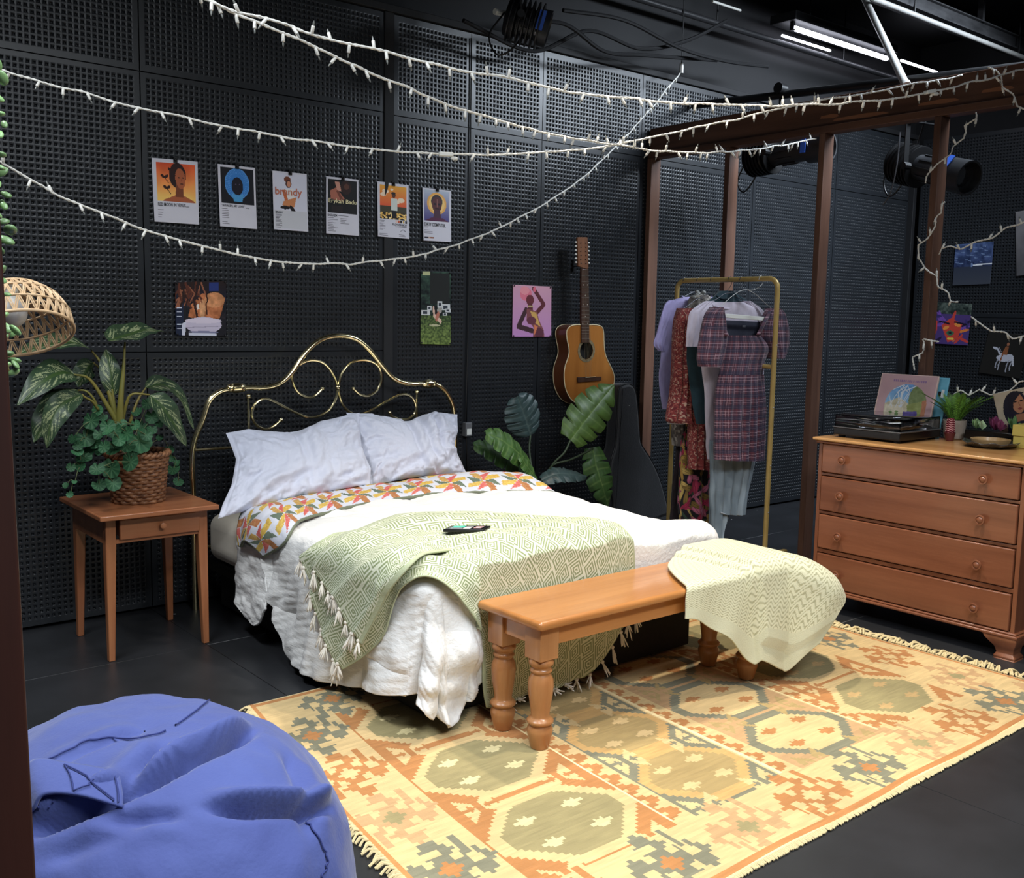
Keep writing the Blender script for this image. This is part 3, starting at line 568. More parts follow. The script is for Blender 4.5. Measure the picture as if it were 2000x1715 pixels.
# rug: a kilim woven on a one-centimetre grid
def rug_colours(nx, ny, X0, Y0, c):
    x = X0+(np.arange(nx)+0.5)*c; y = Y0+(np.arange(ny)+0.5)*c; X, Y = np.meshgrid(x, y, indexing='ij')
    cream, orange, sage, slate, tan, blush = (np.array(q, float) for q in ((206, 178, 128), (176, 122, 74), (150, 138, 98), (124, 121, 100), (170, 146, 98), (186, 150, 108)))
    A = np.ones((nx, ny, 3))*cream
    q = lambda v, s=0.022: np.floor(v/s+0.5)*s          # weaving steps
    def star(cx, cy, col, w=0.045):
        dx, dy = np.abs(X-cx), np.abs(Y-cy)
        m = ((q(dx, 0.016)+q(dy, 0.016)) < w) & ~((dx < 0.008) & (dy > 0.02)) & ~((np.abs(dx-dy) < 0.008) & (dx > 0.018)); A[m] = col
    def hexa(cx, cy, hw, hh, col, inset=0.0):
        dx, dy = np.abs(X-cx), np.abs(Y-cy); w = (hw-inset)*(1-0.62*np.clip((dy/(hh-inset)-0.22)/0.78, 0, 1))
        m = (dx < q(w, 0.016)) & (dy < hh-inset); A[m] = col; return m
    def panel(x0, x1, ys, ground, med, rim, starc, hh=0.19, zig=None):
        cx = (x0+x1)/2; hw = (x1-x0)/2; p = (X >= x0) & (X < x1) & (Y > 1.78) & (Y < 3.06); A[p] = ground
        for cy in ys:
            hexa(cx, cy, hw*0.98, hh+0.012, rim); 
            if zig is not None: hexa(cx, cy, hw*0.96, hh, zig, 0.012)
            hexa(cx, cy, hw*0.94, hh, med, 0.03)
            for sx in (-1, 1):
                for sy in (-1, 1): star(cx+sx*hw*0.36, cy+sy*hh*0.36, starc)
        for cy in [ys[0]-(ys[1]-ys[0])/2]+[(a+b)/2 for a, b in zip(ys[:-1], ys[1:])]+[ys[-1]+(ys[1]-ys[0])/2]:
            for sx in (-1, 1):                                  # the triangles between two medallions
                tx = cx+sx*hw*0.62
                dx, dy = np.abs(X-tx), np.abs(Y-cy)
                m = ((np.abs(dx-dy) < 0.014) & (dx < 0.06) & (dx > 0.012)) | ((np.abs(dx-0.05) < 0.012) & (np.abs(dy-0.022) < 0.014))
                A[m & p] = cream if ground is not blush else tan
        A[(X > x0) & (X < x1) & ~p & (Y < 1.9) & (Y > 1.78)] = ground
    def hooks(cx, cy, col, heart, s=1.0):
        dx, dy = (X-cx)/s, (Y-cy)/s; m = q(np.abs(dx), 0.02)+q(np.abs(dy), 0.02) < 0.062
        for ax, ay in ((0.088, 0), (-0.088, 0), (0, 0.088), (0, -0.088)):
            ux, uy = dx-ax, dy-ay; d = q(np.abs(ux), 0.018)+q(np.abs(uy), 0.018)*0.9
            ring = (d < 0.068) & ~((np.abs(ux+ay*0.1) < 0.02) & (np.abs(uy-ax*0.1) < 0.016))
            gap = (ux*(-ay)+uy*ax)/0.088 > 0.016; gap &= (np.abs(ux*ax+uy*ay)/0.088 < 0.016)
            m |= ring & ~gap
        for k in (-1, 1): m |= (np.abs(dx-k*0.085+(dy-k*0.085)*0) < 0.011) & (np.abs(dy-k*0.09) < 0.05)
        A[m] = col; A[q(np.abs(dx), 0.016)+q(np.abs(dy), 0.016) < 0.034] = heart
    A[(X > 1.565) & (X < 3.78) & (Y > 1.78) & (Y < 3.06)] = cream
    panel(1.575, 2.09, (1.99, 2.42, 2.85), orange, sage, cream, np.array((208, 194, 146.)))
    panel(2.17, 2.60, (1.98, 2.34, 2.70, 3.0), slate, tan*0.97, np.array((194, 156, 100.)), cream, 0.17)
    panel(2.69, 3.17, (1.965, 2.33, 2.70, 3.0), blush, cream, slate, orange, 0.165, zig=slate)
    panel(3.25, 3.76, (1.975, 2.40, 2.83), orange, sage, cream, np.array((182, 152, 104.)))
    for xs in (2.095, 2.61, 3.18):                              # strips of small triangles
        k = (X >= xs) & (X < xs+0.07); u = (X-xs)/0.07; v = ((Y-1.8)/0.085) % 1
        A[k & (Y > 1.78) & (Y < 3.06)] = cream; m = k & (Y > 1.8) & (Y < 3.04) & (np.floor(u*6)/6 < 1-np.floor(np.abs(v-0.5)*2*6)/6) & ~((np.abs(v-0.5) < 0.12) & (u < 0.35)); A[m] = orange
        A[(np.abs(X-xs-0.002) < 0.005) & (Y > 1.8) & (Y < 3.04)] = np.array((234, 212, 162.))
    cols = [(orange, cream), (slate, orange), (blush, sage)]
    for i in range(9): hooks(1.62+0.315*i, 1.652, *cols[i % 3])
    for i in range(9): hooks(1.62+0.315*i, 3.185, *cols[(i+1) % 3])
    for i in range(4): hooks(1.43, 1.98+0.32*i, *cols[(i+1) % 3]); hooks(3.94, 1.9+0.3*i, *cols[(i+2) % 3], 0.9)
    e = np.minimum(Y-Y0, Y0+ny*c-Y); A[(e > 0.012) & (e < 0.032)] = orange*1.04; A[e <= 0.012] = np.array((232, 208, 156.))
    ex = np.minimum(X-X0, X0+nx*c-X); A[(ex > 0.006) & (ex < 0.024)] = orange*1.06
    P = np.stack([X*9, Y*60, X*0], -1).reshape(-1, 3); A *= (1+0.05*vnoise(P*2, 5)+0.06*fbm(np.stack([X*3, Y*3, X*0], -1).reshape(-1, 3), 9)).reshape(nx, ny, 1)
    return np.clip(A, 0, 255)
M_rug = mat('kilim_wool', attr=True, rough=0.95, spec=0.1, bump=(160, 0.5, (1, 1, 1)), sheen=0.1)
rx0, rx1, ry0, ry1, rc = 1.30, 4.13, 1.515, 3.315, 0.008
nx, ny = int((rx1-rx0)/rc), int((ry1-ry0)/rc)
gx, gy = np.meshgrid(rx0+np.arange(nx+1)*rc, ry0+np.arange(ny+1)*rc, indexing='ij')
k = (gy-ry0)/(ry1-ry0); gx2 = gx+(0.22*k**1.4)*(1-(gx-rx0)/(rx1-rx0))                      # the left end runs askew
Z = 0.006+0.003*(fbm(np.stack([gx*2.5, gy*2.5, gx*0], -1).reshape(-1, 3), 3).reshape(gx.shape)+1)
wav = 0.006*np.sin(gx*9)*np.exp(-((gy-ry0)/0.05)**2)
rug = thing('kilim_rug', 'large cream, orange and sage patterned kilim rug under the bench', 'rug', (2.7, 2.4, 0))
mb = MB(); mb.grid(np.stack([gx2, gy+wav, Z], -1), rug_colours(nx, ny, rx0, ry0, rc)); mb.build('weave', M_rug, rug, smooth=175, mods=(SOL(0.005),))
M_yarn = mat('cream_yarn', (214, 196, 150), 0.9, bump=(80, 0.4, (1, 1, 1)))
mb = MB(); rr = random.Random(5)
for i in range(150):
    y = ry0+0.02+(ry1-ry0-0.04)*(i+rr.random()*0.6)/150; a = rr.uniform(-0.7, 0.7); l = rr.uniform(0.045, 0.085)
    p0 = np.array((rx1, y, 0.012)); dv = np.array((math.cos(a), math.sin(a), 0))
    mb.tube(smooth([p0-dv*0.005, p0+dv*l*0.5+np.array((0, 0, rr.uniform(0.0, 0.016))), p0+dv*l+np.array((rr.uniform(-.02, .02), rr.uniform(-.02, .02), -0.006))], 6), [0.0045, 0.005, 0.0055, 0.005, 0.006, 0.003], 6)
f = mb.build('fringe', M_yarn, rug); f['kind'] = 'stuff'
mb = MB()
for i in range(150):
    y = ry0+0.02+(ry1-ry0-0.04)*(i+rr.random()*0.6)/150; kk = (y-ry0)/(ry1-ry0); a = PI+rr.uniform(-0.6, 0.6); l = rr.uniform(0.02, 0.05)
    p0 = np.array((rx0+0.22*kk**1.4, y, 0.012)); dv = np.array((math.cos(a), math.sin(a), 0))
    mb.tube([p0-dv*0.004, p0+dv*l*0.5+np.array((0, 0, 0.006)), p0+dv*l-np.array((0, 0, 0.006))], 0.004, 6)
f = mb.build('fringe', M_yarn, rug); f['kind'] = 'stuff'
mb = MB()
for i in range(400):
    x = rx0+0.02+(rx1-rx0-0.03)*i/400; mb.tube([(x, ry0+0.004, 0.008), (x+rr.uniform(-.003, .003), ry0-0.012-rr.random()*0.006, 0.005)], 0.003, 5)
f = mb.build('selvage_edging', M_yarn, rug); f['kind'] = 'stuff'
# pillows
M_pil = mat('white_cotton', (203, 206, 221), 0.8, bump=(40, 0.25, (1, 1, 1)), sheen=0.15)
def pillow(label, Q, th, nrm, seed, top=((-1, 0), (1, 0)), lef=((-1, 0), (1, 0)), rig=((-1, 0), (1, 0)), cuts=(0.1,)):
    n, m = 170, 120; u = np.linspace(-1, 1, n); v = np.linspace(-1, 1, m); U, Vv = np.meshgrid(u, v, indexing='ij')
    pin = 0.05*(1-np.abs(Vv)**2)*U**4*np.sign(U)*0.8; pv = 0.06*(1-np.abs(U)**2)*Vv**4*np.sign(Vv)
    base = bil(Q, (np.clip(U-pin, -1, 1)+1)/2, (np.clip(Vv-pv, -1, 1)+1)/2)
    upv = unit(np.asarray(Q[0])-np.asarray(Q[3])); rtv = unit(np.asarray(Q[1])-np.asarray(Q[0])); ip = lambda tb, x: np.interp(x, *zip(*tb))
    base = base+upv*(ip(top, U)*((1-Vv)/2)**1.6)[..., None]+rtv*(ip(lef, Vv)*((1-U)/2)**3+ip(rig, Vv)*((1+U)/2)**3)[..., None]
    d = np.clip((1-np.abs(U)**2.6)*(1-np.abs(Vv)**2.4), 0, 1)**0.55*th/2
    d = np.where((np.abs(U) > 0.94), d*0.55, d)
    nv = unit(np.asarray(nrm, float)); P = np.stack([U*4.2, Vv*3, U*0+seed], -1).reshape(-1, 3)
    rad = np.hypot(U, Vv*0.8); ang = np.arctan2(Vv, U)
    wr = 0.010*fbm(P*np.array((1.2, 0.7, 1)), seed, 4).reshape(U.shape)+sum(-0.03*np.exp(-((U-c_-0.10*Vv)/0.05)**2)*(0.55-Vv*0.4)+0.018*np.exp(-((U-c_-0.10*Vv-0.12)/0.07)**2)*(0.55-Vv*0.4) for c_ in cuts)+0.011*np.sin(ang*15+3*fbm(P, seed+3).reshape(U.shape))*np.clip(rad-0.25, 0, 1)
    wr += 0.012*np.sin((U*0.8+Vv*1.1)*9+2.2*fbm(P*0.6, seed+8).reshape(U.shape))*np.exp(-((Vv-0.5)/0.5)**2)
    e = np.clip(d/(th/2)*2.5, 0, 1)
    Fg = base+nv*(d+wr*e)[..., None]; Bg = base-nv*(d*0.8+0.5*wr*e)[..., None]
    mb = MB(); mb.grid(Fg); mb.grid(Bg[:, ::-1])
    for A, B in ((Fg[:, 0], Bg[:, 0]), (Fg[:, -1], Bg[:, -1]), (Fg[0], Bg[0]), (Fg[-1], Bg[-1])): mb.grid(np.stack([A, B], 1))
    o = mb.build('pillow', M_pil, smooth=175); tag(o, label, 'pillow', None); return o
pl = on(443, 846, 1, 4.46); 
QL = [on(441, 846, 1, 4.47), on(702, 806, 1, 4.47), on(722, 946, 1, 4.19), on(430, 1012, 1, 4.10)]
pillow('white bed pillow on the left, its loose case corner hanging over the mattress edge', QL, 0.17, (-0.1, -0.85, 0.45), 11, ((-1, 0.0), (-0.7, 0.012), (-0.2, -0.045), (0.1, -0.05), (0.35, -0.01), (0.8, 0.0), (1, 0)), ((-1, 0), (-0.3, 0.045), (0.3, 0.03), (0.7, 0.0), (1, -0.01)), ((-1, 0), (0, 0.0), (0.6, 0.03), (1, 0)), (0.12, 0.02))
QR = [on(676, 806, 1, 4.50), on(892, 806, 1, 4.50), on(904, 922, 1, 4.27), on(722, 950, 1, 4.24)]
pillow('white bed pillow on the right, propped against the headboard and creased down its middle', QR, 0.17, (-0.1, -0.85, 0.45), 23, ((-1, 0.0), (-0.6, 0.0), (-0.1, -0.035), (0.02, -0.05), (0.2, -0.02), (0.55, 0.012), (1, -0.012)), ((-1, 0), (1, 0)), ((-1, 0), (-0.4, 0.005), (0.1, -0.03), (0.6, 0.0), (1, 0.02)), (0.02, 0.3, 0.55))
# comforter
M_com = mat('white_seersucker', (230, 229, 226), 0.85, bump=(75, 0.9, (1.0, 0.3, 1.0)), sheen=0.15)
C = [[(1.60, 3.82), (1.75, 3.90), (1.95, 4.05), (2.6, 4.12), (3.3, 4.12), (3.7, 4.1)],
     [(1.43, 3.62), (1.70, 3.65), (1.95, 3.70), (2.6, 3.70), (3.3, 3.70), (3.74, 3.7)],
     [(1.42, 3.27), (1.70, 3.27), (1.95, 3.27), (2.6, 3.30), (3.3, 3.30), (3.74, 3.3)],
     [(1.48, 2.95), (1.70, 2.95), (1.95, 2.97), (2.6, 2.95), (3.3, 2.95), (3.72, 2.95)],
     [(1.56, 2.60), (1.76, 2.70), (1.97, 2.77), (2.6, 2.72), (3.3, 2.72), (3.66, 2.72)],
     [(1.67, 2.36), (1.96, 2.235), (2.14, 2.36), (2.6, 2.46), (3.3, 2.50), (3.55, 2.55)]]
ST = patch(C, 330, 330); S, T = ST[..., 0], ST[..., 1]
G = BED(S, T, 0.0); hang = np.clip((0.46-G[..., 2])/0.25, 0, 1)
N_ = gnormals(G); N_ = N_*np.sign((N_*np.array((-0.3, -0.3, 1))).sum(-1).mean())
puff = 0.022*np.abs(np.sin(PI*(S-1.95)/0.36))**0.6*np.abs(np.sin(PI*(T-2.7)/0.38))**0.6
fold = hang*(0.026*np.sin(T*13+2.2*fbm(np.stack([S*2, T*2, S*0], -1).reshape(-1, 3), 4).reshape(S.shape))*(np.abs(S-1.6) < 0.45)+0.02*np.sin((S-T)*15+2*fbm(np.stack([S*4, T*4, S*0], -1).reshape(-1, 3), 6).reshape(S.shape))*np.clip((2.78-T)/0.1, 0, 1))
P3 = np.stack([S*3.2, T*3.2, S*0], -1).reshape(-1, 3)
wr = 0.012*(1+0.7*hang)*fbm(P3, 31, 4).reshape(S.shape)+0.007*np.sin((S*0.7+T*1.3)*30+3*fbm(P3, 41).reshape(S.shape))*(0.25+hang)
bulge = 0.03*np.exp(-((T-2.78)/0.1)**2)*(S > 2.0)+0.028*np.exp(-(((S-3.0)/0.5)**2+((T-3.75)/0.28)**2))
fine = 0.0018*np.sin((S*0.9+T*0.25)*190+5*fbm(P3, 47).reshape(S.shape))*(0.5+0.5*vnoise(P3*3, 49).reshape(S.shape))
G = G+N_*(puff+fold+wr*0.9+fine+bulge)[..., None]; G[..., 2] = np.maximum(G[..., 2], 0.02); G[..., 1] = np.where((S > 2.08) & (T < 2.9), np.maximum(G[..., 1], 2.702), G[..., 1])
BEDN = N_
tag(MB().grid(G).build('comforter', M_com, smooth=175, mods=(SOL(0.012, 0),)), 'puffy white seersucker comforter spread over the bed down to the floor', 'comforter')
# patchwork quilt folded back at the head
def quilt_col(x, y):
    t = 0.178; p = (x/t+0.13*np.sin(y*3)) ; q = y/t; i, j = np.floor(p), np.floor(q); u, v = (p-i)*2-1, (q-j)*2-1
    A = np.ones(x.shape+(3,))*np.array((206, 208, 218.))
    r = np.hypot(u, v); a = np.arctan2(v, u)
    cols = np.array([(204, 168, 78), (200, 98, 92), (190, 150, 84), (98, 112, 96), (206, 172, 86), (204, 104, 96), (176, 118, 74), (104, 116, 98)], float)
    for k in range(8):
        an = k*PI/4+0.2; uu = u*math.cos(an)+v*math.sin(an); vv = -u*math.sin(an)+v*math.cos(an)
        m = (uu > 0.06) & (uu < 1.25) & (vv > 0.01) & (vv < 0.42) & (vv < uu*0.95)
        if k % 2: m &= (vv < (1.15-uu)*0.6)
        A[m] = cols[k]
    n = vnoise(np.stack([x*170, y*170, x*0], -1).reshape(-1, 3), 3).reshape(x.shape)
    col = (np.abs(A[..., 0]-A[..., 2]) > 25); A += (n*22*col)[..., None]*np.array((0.6, 1, 0.6))
    return np.clip(A, 0, 255)
QC = [[(1.75, 3.86), (1.86, 3.69), (2.04, 3.82), (2.35, 3.95), (2.75, 3.99), (3.08, 3.90), (3.36, 3.76), (3.48, 3.74)],
      [(1.75, 3.98), (1.85, 3.92), (2.02, 4.02), (2.35, 4.15), (2.75, 4.17), (3.08, 4.12), (3.36, 4.0), (3.48, 4.0)],
      [(1.75, 4.10), (1.85, 4.13), (2.00, 4.22), (2.35, 4.36), (2.75, 4.37), (3.08, 4.35), (3.36, 4.25), (3.48, 4.2)]]
ST = patch(QC, 90, 300); S, T = ST[..., 0], ST[..., 1]
vv = np.linspace(0, 1, 90)[:, None]*np.ones((1, 300))
lift = 0.026+0.030*np.sin(PI*np.clip(vv*1.1, 0, 1))+0.035*np.exp(-((S-3.15)/0.3)**2)*np.sin(PI*np.clip(vv, 0, 1))
G = BED(S, T, lift); P3 = np.stack([S*5, T*5, S*0], -1).reshape(-1, 3)
N_ = gnormals(G); N_ = N_*np.sign(N_[..., 2].mean()); G = G+N_*(0.006*fbm(P3, 51, 3)+0.003*np.sin(S*60)*np.sin(T*60).reshape(S.shape) if False else 0.006*fbm(P3, 51, 3).reshape(S.shape)+0.004*np.abs(np.sin(S*34)*np.sin(T*34)))[..., None]
arc = np.cumsum(np.linalg.norm(np.diff(G, axis=1, prepend=G[:, :1]), axis=-1), 1)
fx, fy = (arc[:-1, :-1]+arc[1:, 1:])/2, vv[:-1, :-1]*0.42
qt = thing('patchwork_quilt', 'patchwork quilt of yellow, red and green pieces folded back below the pillows', 'quilt', (2.6, 4.1, 0.3))
M_qlt = mat('quilt_cotton', attr=True, rough=0.85, bump=(50, 0.3, (1, 1, 1)))
M_bind = mat('sage_binding', (112, 118, 98), 0.8)
mb = MB(); mb.grid(G, quilt_col(fx, fy)); mb.build('patchwork', M_qlt, qt, smooth=175, mods=(SOL(0.014, 0),))
edge = np.concatenate([G[::-1, 0][::3], G[0][::4]]); MB().tube(edge, 0.0075, 8).build('binding', M_bind, qt, smooth=175)
# its plain underside hangs lower at the left
UC = [[(1.80, 4.16), (1.79, 4.02), (1.78, 3.86)], [(1.64, 4.16), (1.63, 4.02), (1.68, 3.86)], [(1.53, 4.14), (1.50, 3.98), (1.60, 3.83)], [(1.51, 4.12), (1.462, 3.93), (1.56, 3.82)]]
ST = patch(UC, 70, 50); G = BED(ST[..., 0], ST[..., 1], 0.006); G = wrinkle(G, 0.012, 9, 61, 3, st=(1, 1, 2.2))
MB().grid(G).build('lining', M_com, qt, smooth=175, mods=(SOL(0.01, 0),))
# green throw with a woven key pattern across the foot of the bed
KEY = ["############", "#..........#", "#.########.#", "#.#......#.#", "#.#.####.#.#", "#.#.#..#.#.#", "#.#.#.##.#.#", "#.#.#....#.#", "#.#.######.#", "#.#........#", "#.##########", "#..........."]
KEY = np.array([[c == '#' for c in r] for r in KEY])
TC = [[(1.74, 3.45), (1.66, 3.38), (1.55, 3.30), (1.46, 3.18), (1.43, 3.09)],
      [(1.86, 3.38), (1.80, 3.28), (1.70, 3.12), (1.64, 2.98), (1.62, 2.90)],
      [(2.03, 3.41), (1.98, 3.20), (1.90, 3.02), (1.84, 2.90), (1.80, 2.815)],
      [(2.34, 3.45), (2.24, 3.12), (2.14, 2.92), (2.04, 2.75), (1.93, 2.66)],
      [(2.62, 3.22), (2.46, 2.95), (2.32, 2.77), (2.17, 2.60), (2.05, 2.51)],
      [(2.77, 2.95), (2.62, 2.74), (2.44, 2.60), (2.26, 2.47), (2.10, 2.38)],
      [(2.84, 2.68), (2.72, 2.52), (2.50, 2.38), (2.30, 2.27), (2.11, 2.24)],
      [(2.88, 2.40), (2.74, 2.28), (2.52, 2.14), (2.32, 2.12), (2.13, 2.16)]]
nu, nv = 320, 168; ST = patch(TC, nu, nv); S, T = ST[..., 0], ST[..., 1]
uu, vv = np.meshgrid(np.linspace(0, 1, nu), np.linspace(0, 1, nv), indexing='ij')
rip = (0.5+0.5*np.sin(vv*21+1.6*np.sin(uu*4)+5*uu+0.8))**1.5; side = np.clip(1-uu*2.0, 0, 1)
top_ = np.clip((S-2.0)/0.25, 0, 1)*np.clip((T-2.72)/0.15, 0, 1); lift = 0.042+0.034*top_+0.028*rip*(0.55+0.7*side)+0.012*np.exp(-((vv-0.06)/0.04)**2)+0.036*np.exp(-((T-2.76)/0.11)**2)*np.clip((S-2.0)/0.2, 0, 1)+0.012*(0.5+0.5*np.sin((vv*3.1-0.75*uu)*2*PI))**3*np.clip((0.8-uu)/0.15, 0, 1)
G = BED(S, T, lift); P3 = np.stack([S*4, T*4, S*0], -1).reshape(-1, 3); N_ = gnormals(G); N_ = N_*np.sign(N_[..., 2].mean())
back = np.clip((2.70-G[..., 1])/0.02, 0, 1)*(G[..., 2] > 0.3); G[..., 1] = np.where((G[..., 1] < 2.688) & (S > 2.07), 2.684+0.003*rip, G[..., 1])
G = G+N_*(0.005*fbm(P3, 71).reshape(S.shape)+bulge_ if False else 0.005*fbm(P3, 71).reshape(S.shape))[..., None]
gi, gj = np.meshgrid(np.arange(nu-1), np.arange(nv-1), indexing='ij'); ci, cj = gi, gj
tile = KEY[(ci+7*((cj//12) % 2)) % 12, cj % 12]; flip = ((ci//12+cj//12) % 2) == 1; tile = np.where(flip, KEY[cj % 12, (ci+7*((cj//12) % 2)) % 12], tile)
lt, gr = np.array((216, 219, 194.)), np.array((138, 149, 108.)); A = np.where(tile[..., None], lt, gr)
edge_ = (gj < 3) | (gj > nv-5); A[edge_] = (176, 184, 150)
TW_G = G.copy(); tw = thing('throw_blanket', 'green and cream key-patterned throw with tasselled ends over the foot of the bed', 'throw blanket', (2.3, 2.9, 0.4))
M_thr = mat('woven_throw', attr=True, rough=0.9, bump=(220, 0.35, (1, 1, 1)), sheen=0.15)
mb = MB(); mb.grid(G, A); mb.build('cloth', M_thr, tw, smooth=175, mods=(SOL(0.006, 0),))
OC = [[(1.70, 3.35), (1.68, 3.26), (1.63, 3.15), (1.565, 3.05), (1.53, 2.96)], [(1.81, 3.30), (1.79, 3.15), (1.76, 3.01), (1.72, 2.91), (1.70, 2.85)], [(1.92, 3.28), (1.91, 3.10), (1.89, 2.94), (1.86, 2.84), (1.84, 2.77)], [(2.14, 3.30), (2.13, 3.15), (2.09, 3.01), (2.04, 2.90), (2.00, 2.82)], [(2.30, 3.20), (2.29, 3.13), (2.27, 3.05), (2.23, 2.98), (2.20, 2.91)]]
nu2, nv2 = 150, 100; ST = patch(OC, nu2, nv2); S2, T2 = ST[..., 0], ST[..., 1]; u2, v2 = np.meshgrid(np.linspace(0, 1, nu2), np.linspace(0, 1, nv2), indexing='ij')
l2 = 0.084+0.012*(0.5+0.5*np.sin((v2*2.6-0.55*u2)*2*PI))**3-0.03*u2**3-0.012*np.clip((v2-0.9)/0.1, 0, 1)+0.010*np.sin(v2*14+2*u2)-0.012*np.clip((0.08-v2)/0.08, 0, 1); G2 = BED(S2, T2, l2)
gi, gj = np.meshgrid(np.arange(nu2-1), np.arange(nv2-1), indexing='ij'); tl2 = np.where(((gi//12+gj//12) % 2) == 1, KEY[gj % 12, (gi+7*((gj//12) % 2)) % 12], KEY[(gi+7*((gj//12) % 2)) % 12, gj % 12]); A2 = np.where(tl2[..., None], lt, gr); A2[gj > nv2-6] = (176, 184, 150)
mb = MB(); mb.grid(G2, A2); mb.build('folded_layer', M_thr, tw, smooth=175, mods=(SOL(0.007, 0),))
M_tas = mat('cream_tassel', (226, 218, 204), 0.9, bump=(90, 0.4, (1, 1, 1)))
def tassel(p, d, L, seed):
    r2 = random.Random(seed); mb = MB(); mb.ball(p+d*0.006, 0.008, 8, 6)
    for k in range(7):
        s = np.array([r2.uniform(-1, 1) for _ in range(3)])*0.012; mb.tube(smooth([p+d*0.01, p+d*L*0.5+s*0.6, p+d*L+s*1.3], 6), [0.003, 0.0032, 0.003, 0.003, 0.0028, 0.0015], 5)
    return mb
k = 0
for row, stp, dirv in ((G[0], 11, np.array((-0.25, -0.25, -0.9))), (G[-1], 12, np.array((0.1, -0.12, -1.0))), (G2[0], 9, np.array((-0.3, -0.2, -0.9)))):
    for j in range(4, len(row)-2, stp):
        k += 1; p = row[j]; d = unit(dirv+np.array((RNG.uniform(-.2, .2), RNG.uniform(-.2, .2), 0)))
        L = 0.06 if p[2] > 0.085 else max(0.02, p[2]*0.6)
        if p[2] < 0.07: d = unit(np.array((-0.9, -0.3, -0.15)))if row is G[0] else unit(np.array((0.1, -0.9, -0.1)))
        tassel(p, d, L, k).build('tassel', M_tas, tw, smooth=175)
# pale herringbone throw over the right end of the bench
HC = [[(3.03, 2.645), (2.90, 2.55), (2.76, 2.34), (2.735, 2.22)],
      [(3.15, 2.655), (3.06, 2.50), (2.94, 2.30), (2.88, 2.165)],
      [(3.28, 2.66), (3.20, 2.50), (3.10, 2.25), (3.03, 2.05)],
      [(3.45, 2.66), (3.40, 2.50), (3.28, 2.22), (3.18, 1.94)],
      [(3.65, 2.66), (3.62, 2.50), (3.50, 2.24), (3.38, 1.90)],
      [(3.80, 2.66), (3.80, 2.52), (3.68, 2.28), (3.55, 2.02)]]
nu, nv = 230, 190; ST = patch(HC, nu, nv); S, T = ST[..., 0], ST[..., 1]
uu, vv = np.meshgrid(np.linspace(0, 1, nu), np.linspace(0, 1, nv), indexing='ij')
w1, w2 = uu-0.02-0.52*vv**0.8, uu-0.10-0.46*vv**0.75; sg = lambda q: 1/(1+np.exp(-q*260))
lift = 0.008+0.022*sg(w1)*(1-0.2*vv)+0.022*sg(w2)*(vv < 0.93)+0.010*np.clip(vv-0.5, 0, 1)*np.sin(uu*24)
G = BEN(S, T, lift); P3 = np.stack([S*4, T*4, S*0], -1).reshape(-1, 3); N_ = gnormals(G); N_ = N_*np.sign(N_[..., 2].mean())
G = G+N_*(0.004*fbm(P3, 81).reshape(S.shape))[..., None]; G[..., 2] = np.maximum(G[..., 2], 0.016)
gi, gj = np.meshgrid(np.arange(nu-1), np.arange(nv-1), indexing='ij')
ph = (gj*1.0+np.where((gi//7) % 2 == 0, gi % 7, 6-gi % 7)*0.9) % 4 < 1.5
A = np.where(ph[..., None], np.array((174, 172, 138.)), np.array((216, 215, 184.))); plain = (gj > nv-24) | (gj < 8); A[plain] = (206, 206, 176)
t2 = thing('throw_blanket', 'pale sage herringbone throw draped over the right end of the wooden bench', 'throw blanket', (3.3, 2.4, 0.2))
mb = MB(); mb.grid(G, A); mb.build('cloth', M_thr, t2, smooth=175, mods=(SOL(0.006, 0),))
# phone lying on the green throw
_d = TW_G.reshape(-1, 3)-C_O; _w = _d@C_F; _e = np.hypot(1000+F_PX*(_d@C_R)/_w-912, 857.5-F_PX*(_d@C_U)/_w-1037); _P = TW_G.reshape(-1, 3)[_e < 26]; _C = np.linalg.lstsq(np.c_[_P[:, :2], np.ones(len(_P))], _P[:, 2], rcond=None)[0]; pn = unit(np.array((-_C[0], -_C[1], 1.0))); pz = _P[:, 2].mean()+0.004
c = on(912, 1036, 2, pz); ux = unit(on(946, 1040, 2, pz)-on(880, 1034, 2, pz)); uy = unit(np.cross(pn, ux)); ux = np.cross(uy, pn)
ph_ = thing('phone', 'black phone with a lit screen lying face up on the green throw', 'phone', c)
MB().prism([(-0.082, -0.039), (0.082, -0.039), (0.082, 0.039), (-0.082, 0.039)], c, ux, uy, 0.011).build('case', mat('phone_black', (12, 12, 13), 0.35), ph_, mods=(BEV(0.004, 3),))
sc = Art(48, 24, (16, 18, 22)); sc.rect(0.06, 0.08, 0.42, 0.6, (70, 190, 160)); sc.rect(0.46, 0.3, 0.66, 0.92, (216, 212, 206)); sc.rect(0.72, 0.2, 0.96, 0.8, (190, 150, 150)); sc.ell(0.84, 0.5, 0.06, 0.14, (240, 240, 240)); sc.line([(0.1, 0.8), (0.4, 0.8)], 0.03, (220, 220, 220))
Qs = [c+ux*a+uy*b+pn*0.0118 for a, b in ((-0.07, 0.034), (0.07, 0.034), (0.07, -0.034), (-0.07, -0.034))]
M_scr = mat('phone_screen', attr=True, rough=0.15); bsd = M_scr.node_tree.nodes['Principled BSDF']; bsd.inputs['Emission Strength'].default_value = 0.5
M_scr.node_tree.links.new(M_scr.node_tree.nodes['Attribute'].outputs['Color'], bsd.inputs['Emission Color'])
picture('screen', Qs, sc, ph_, M_scr, 0, (0, 0, 1), 0.0004)
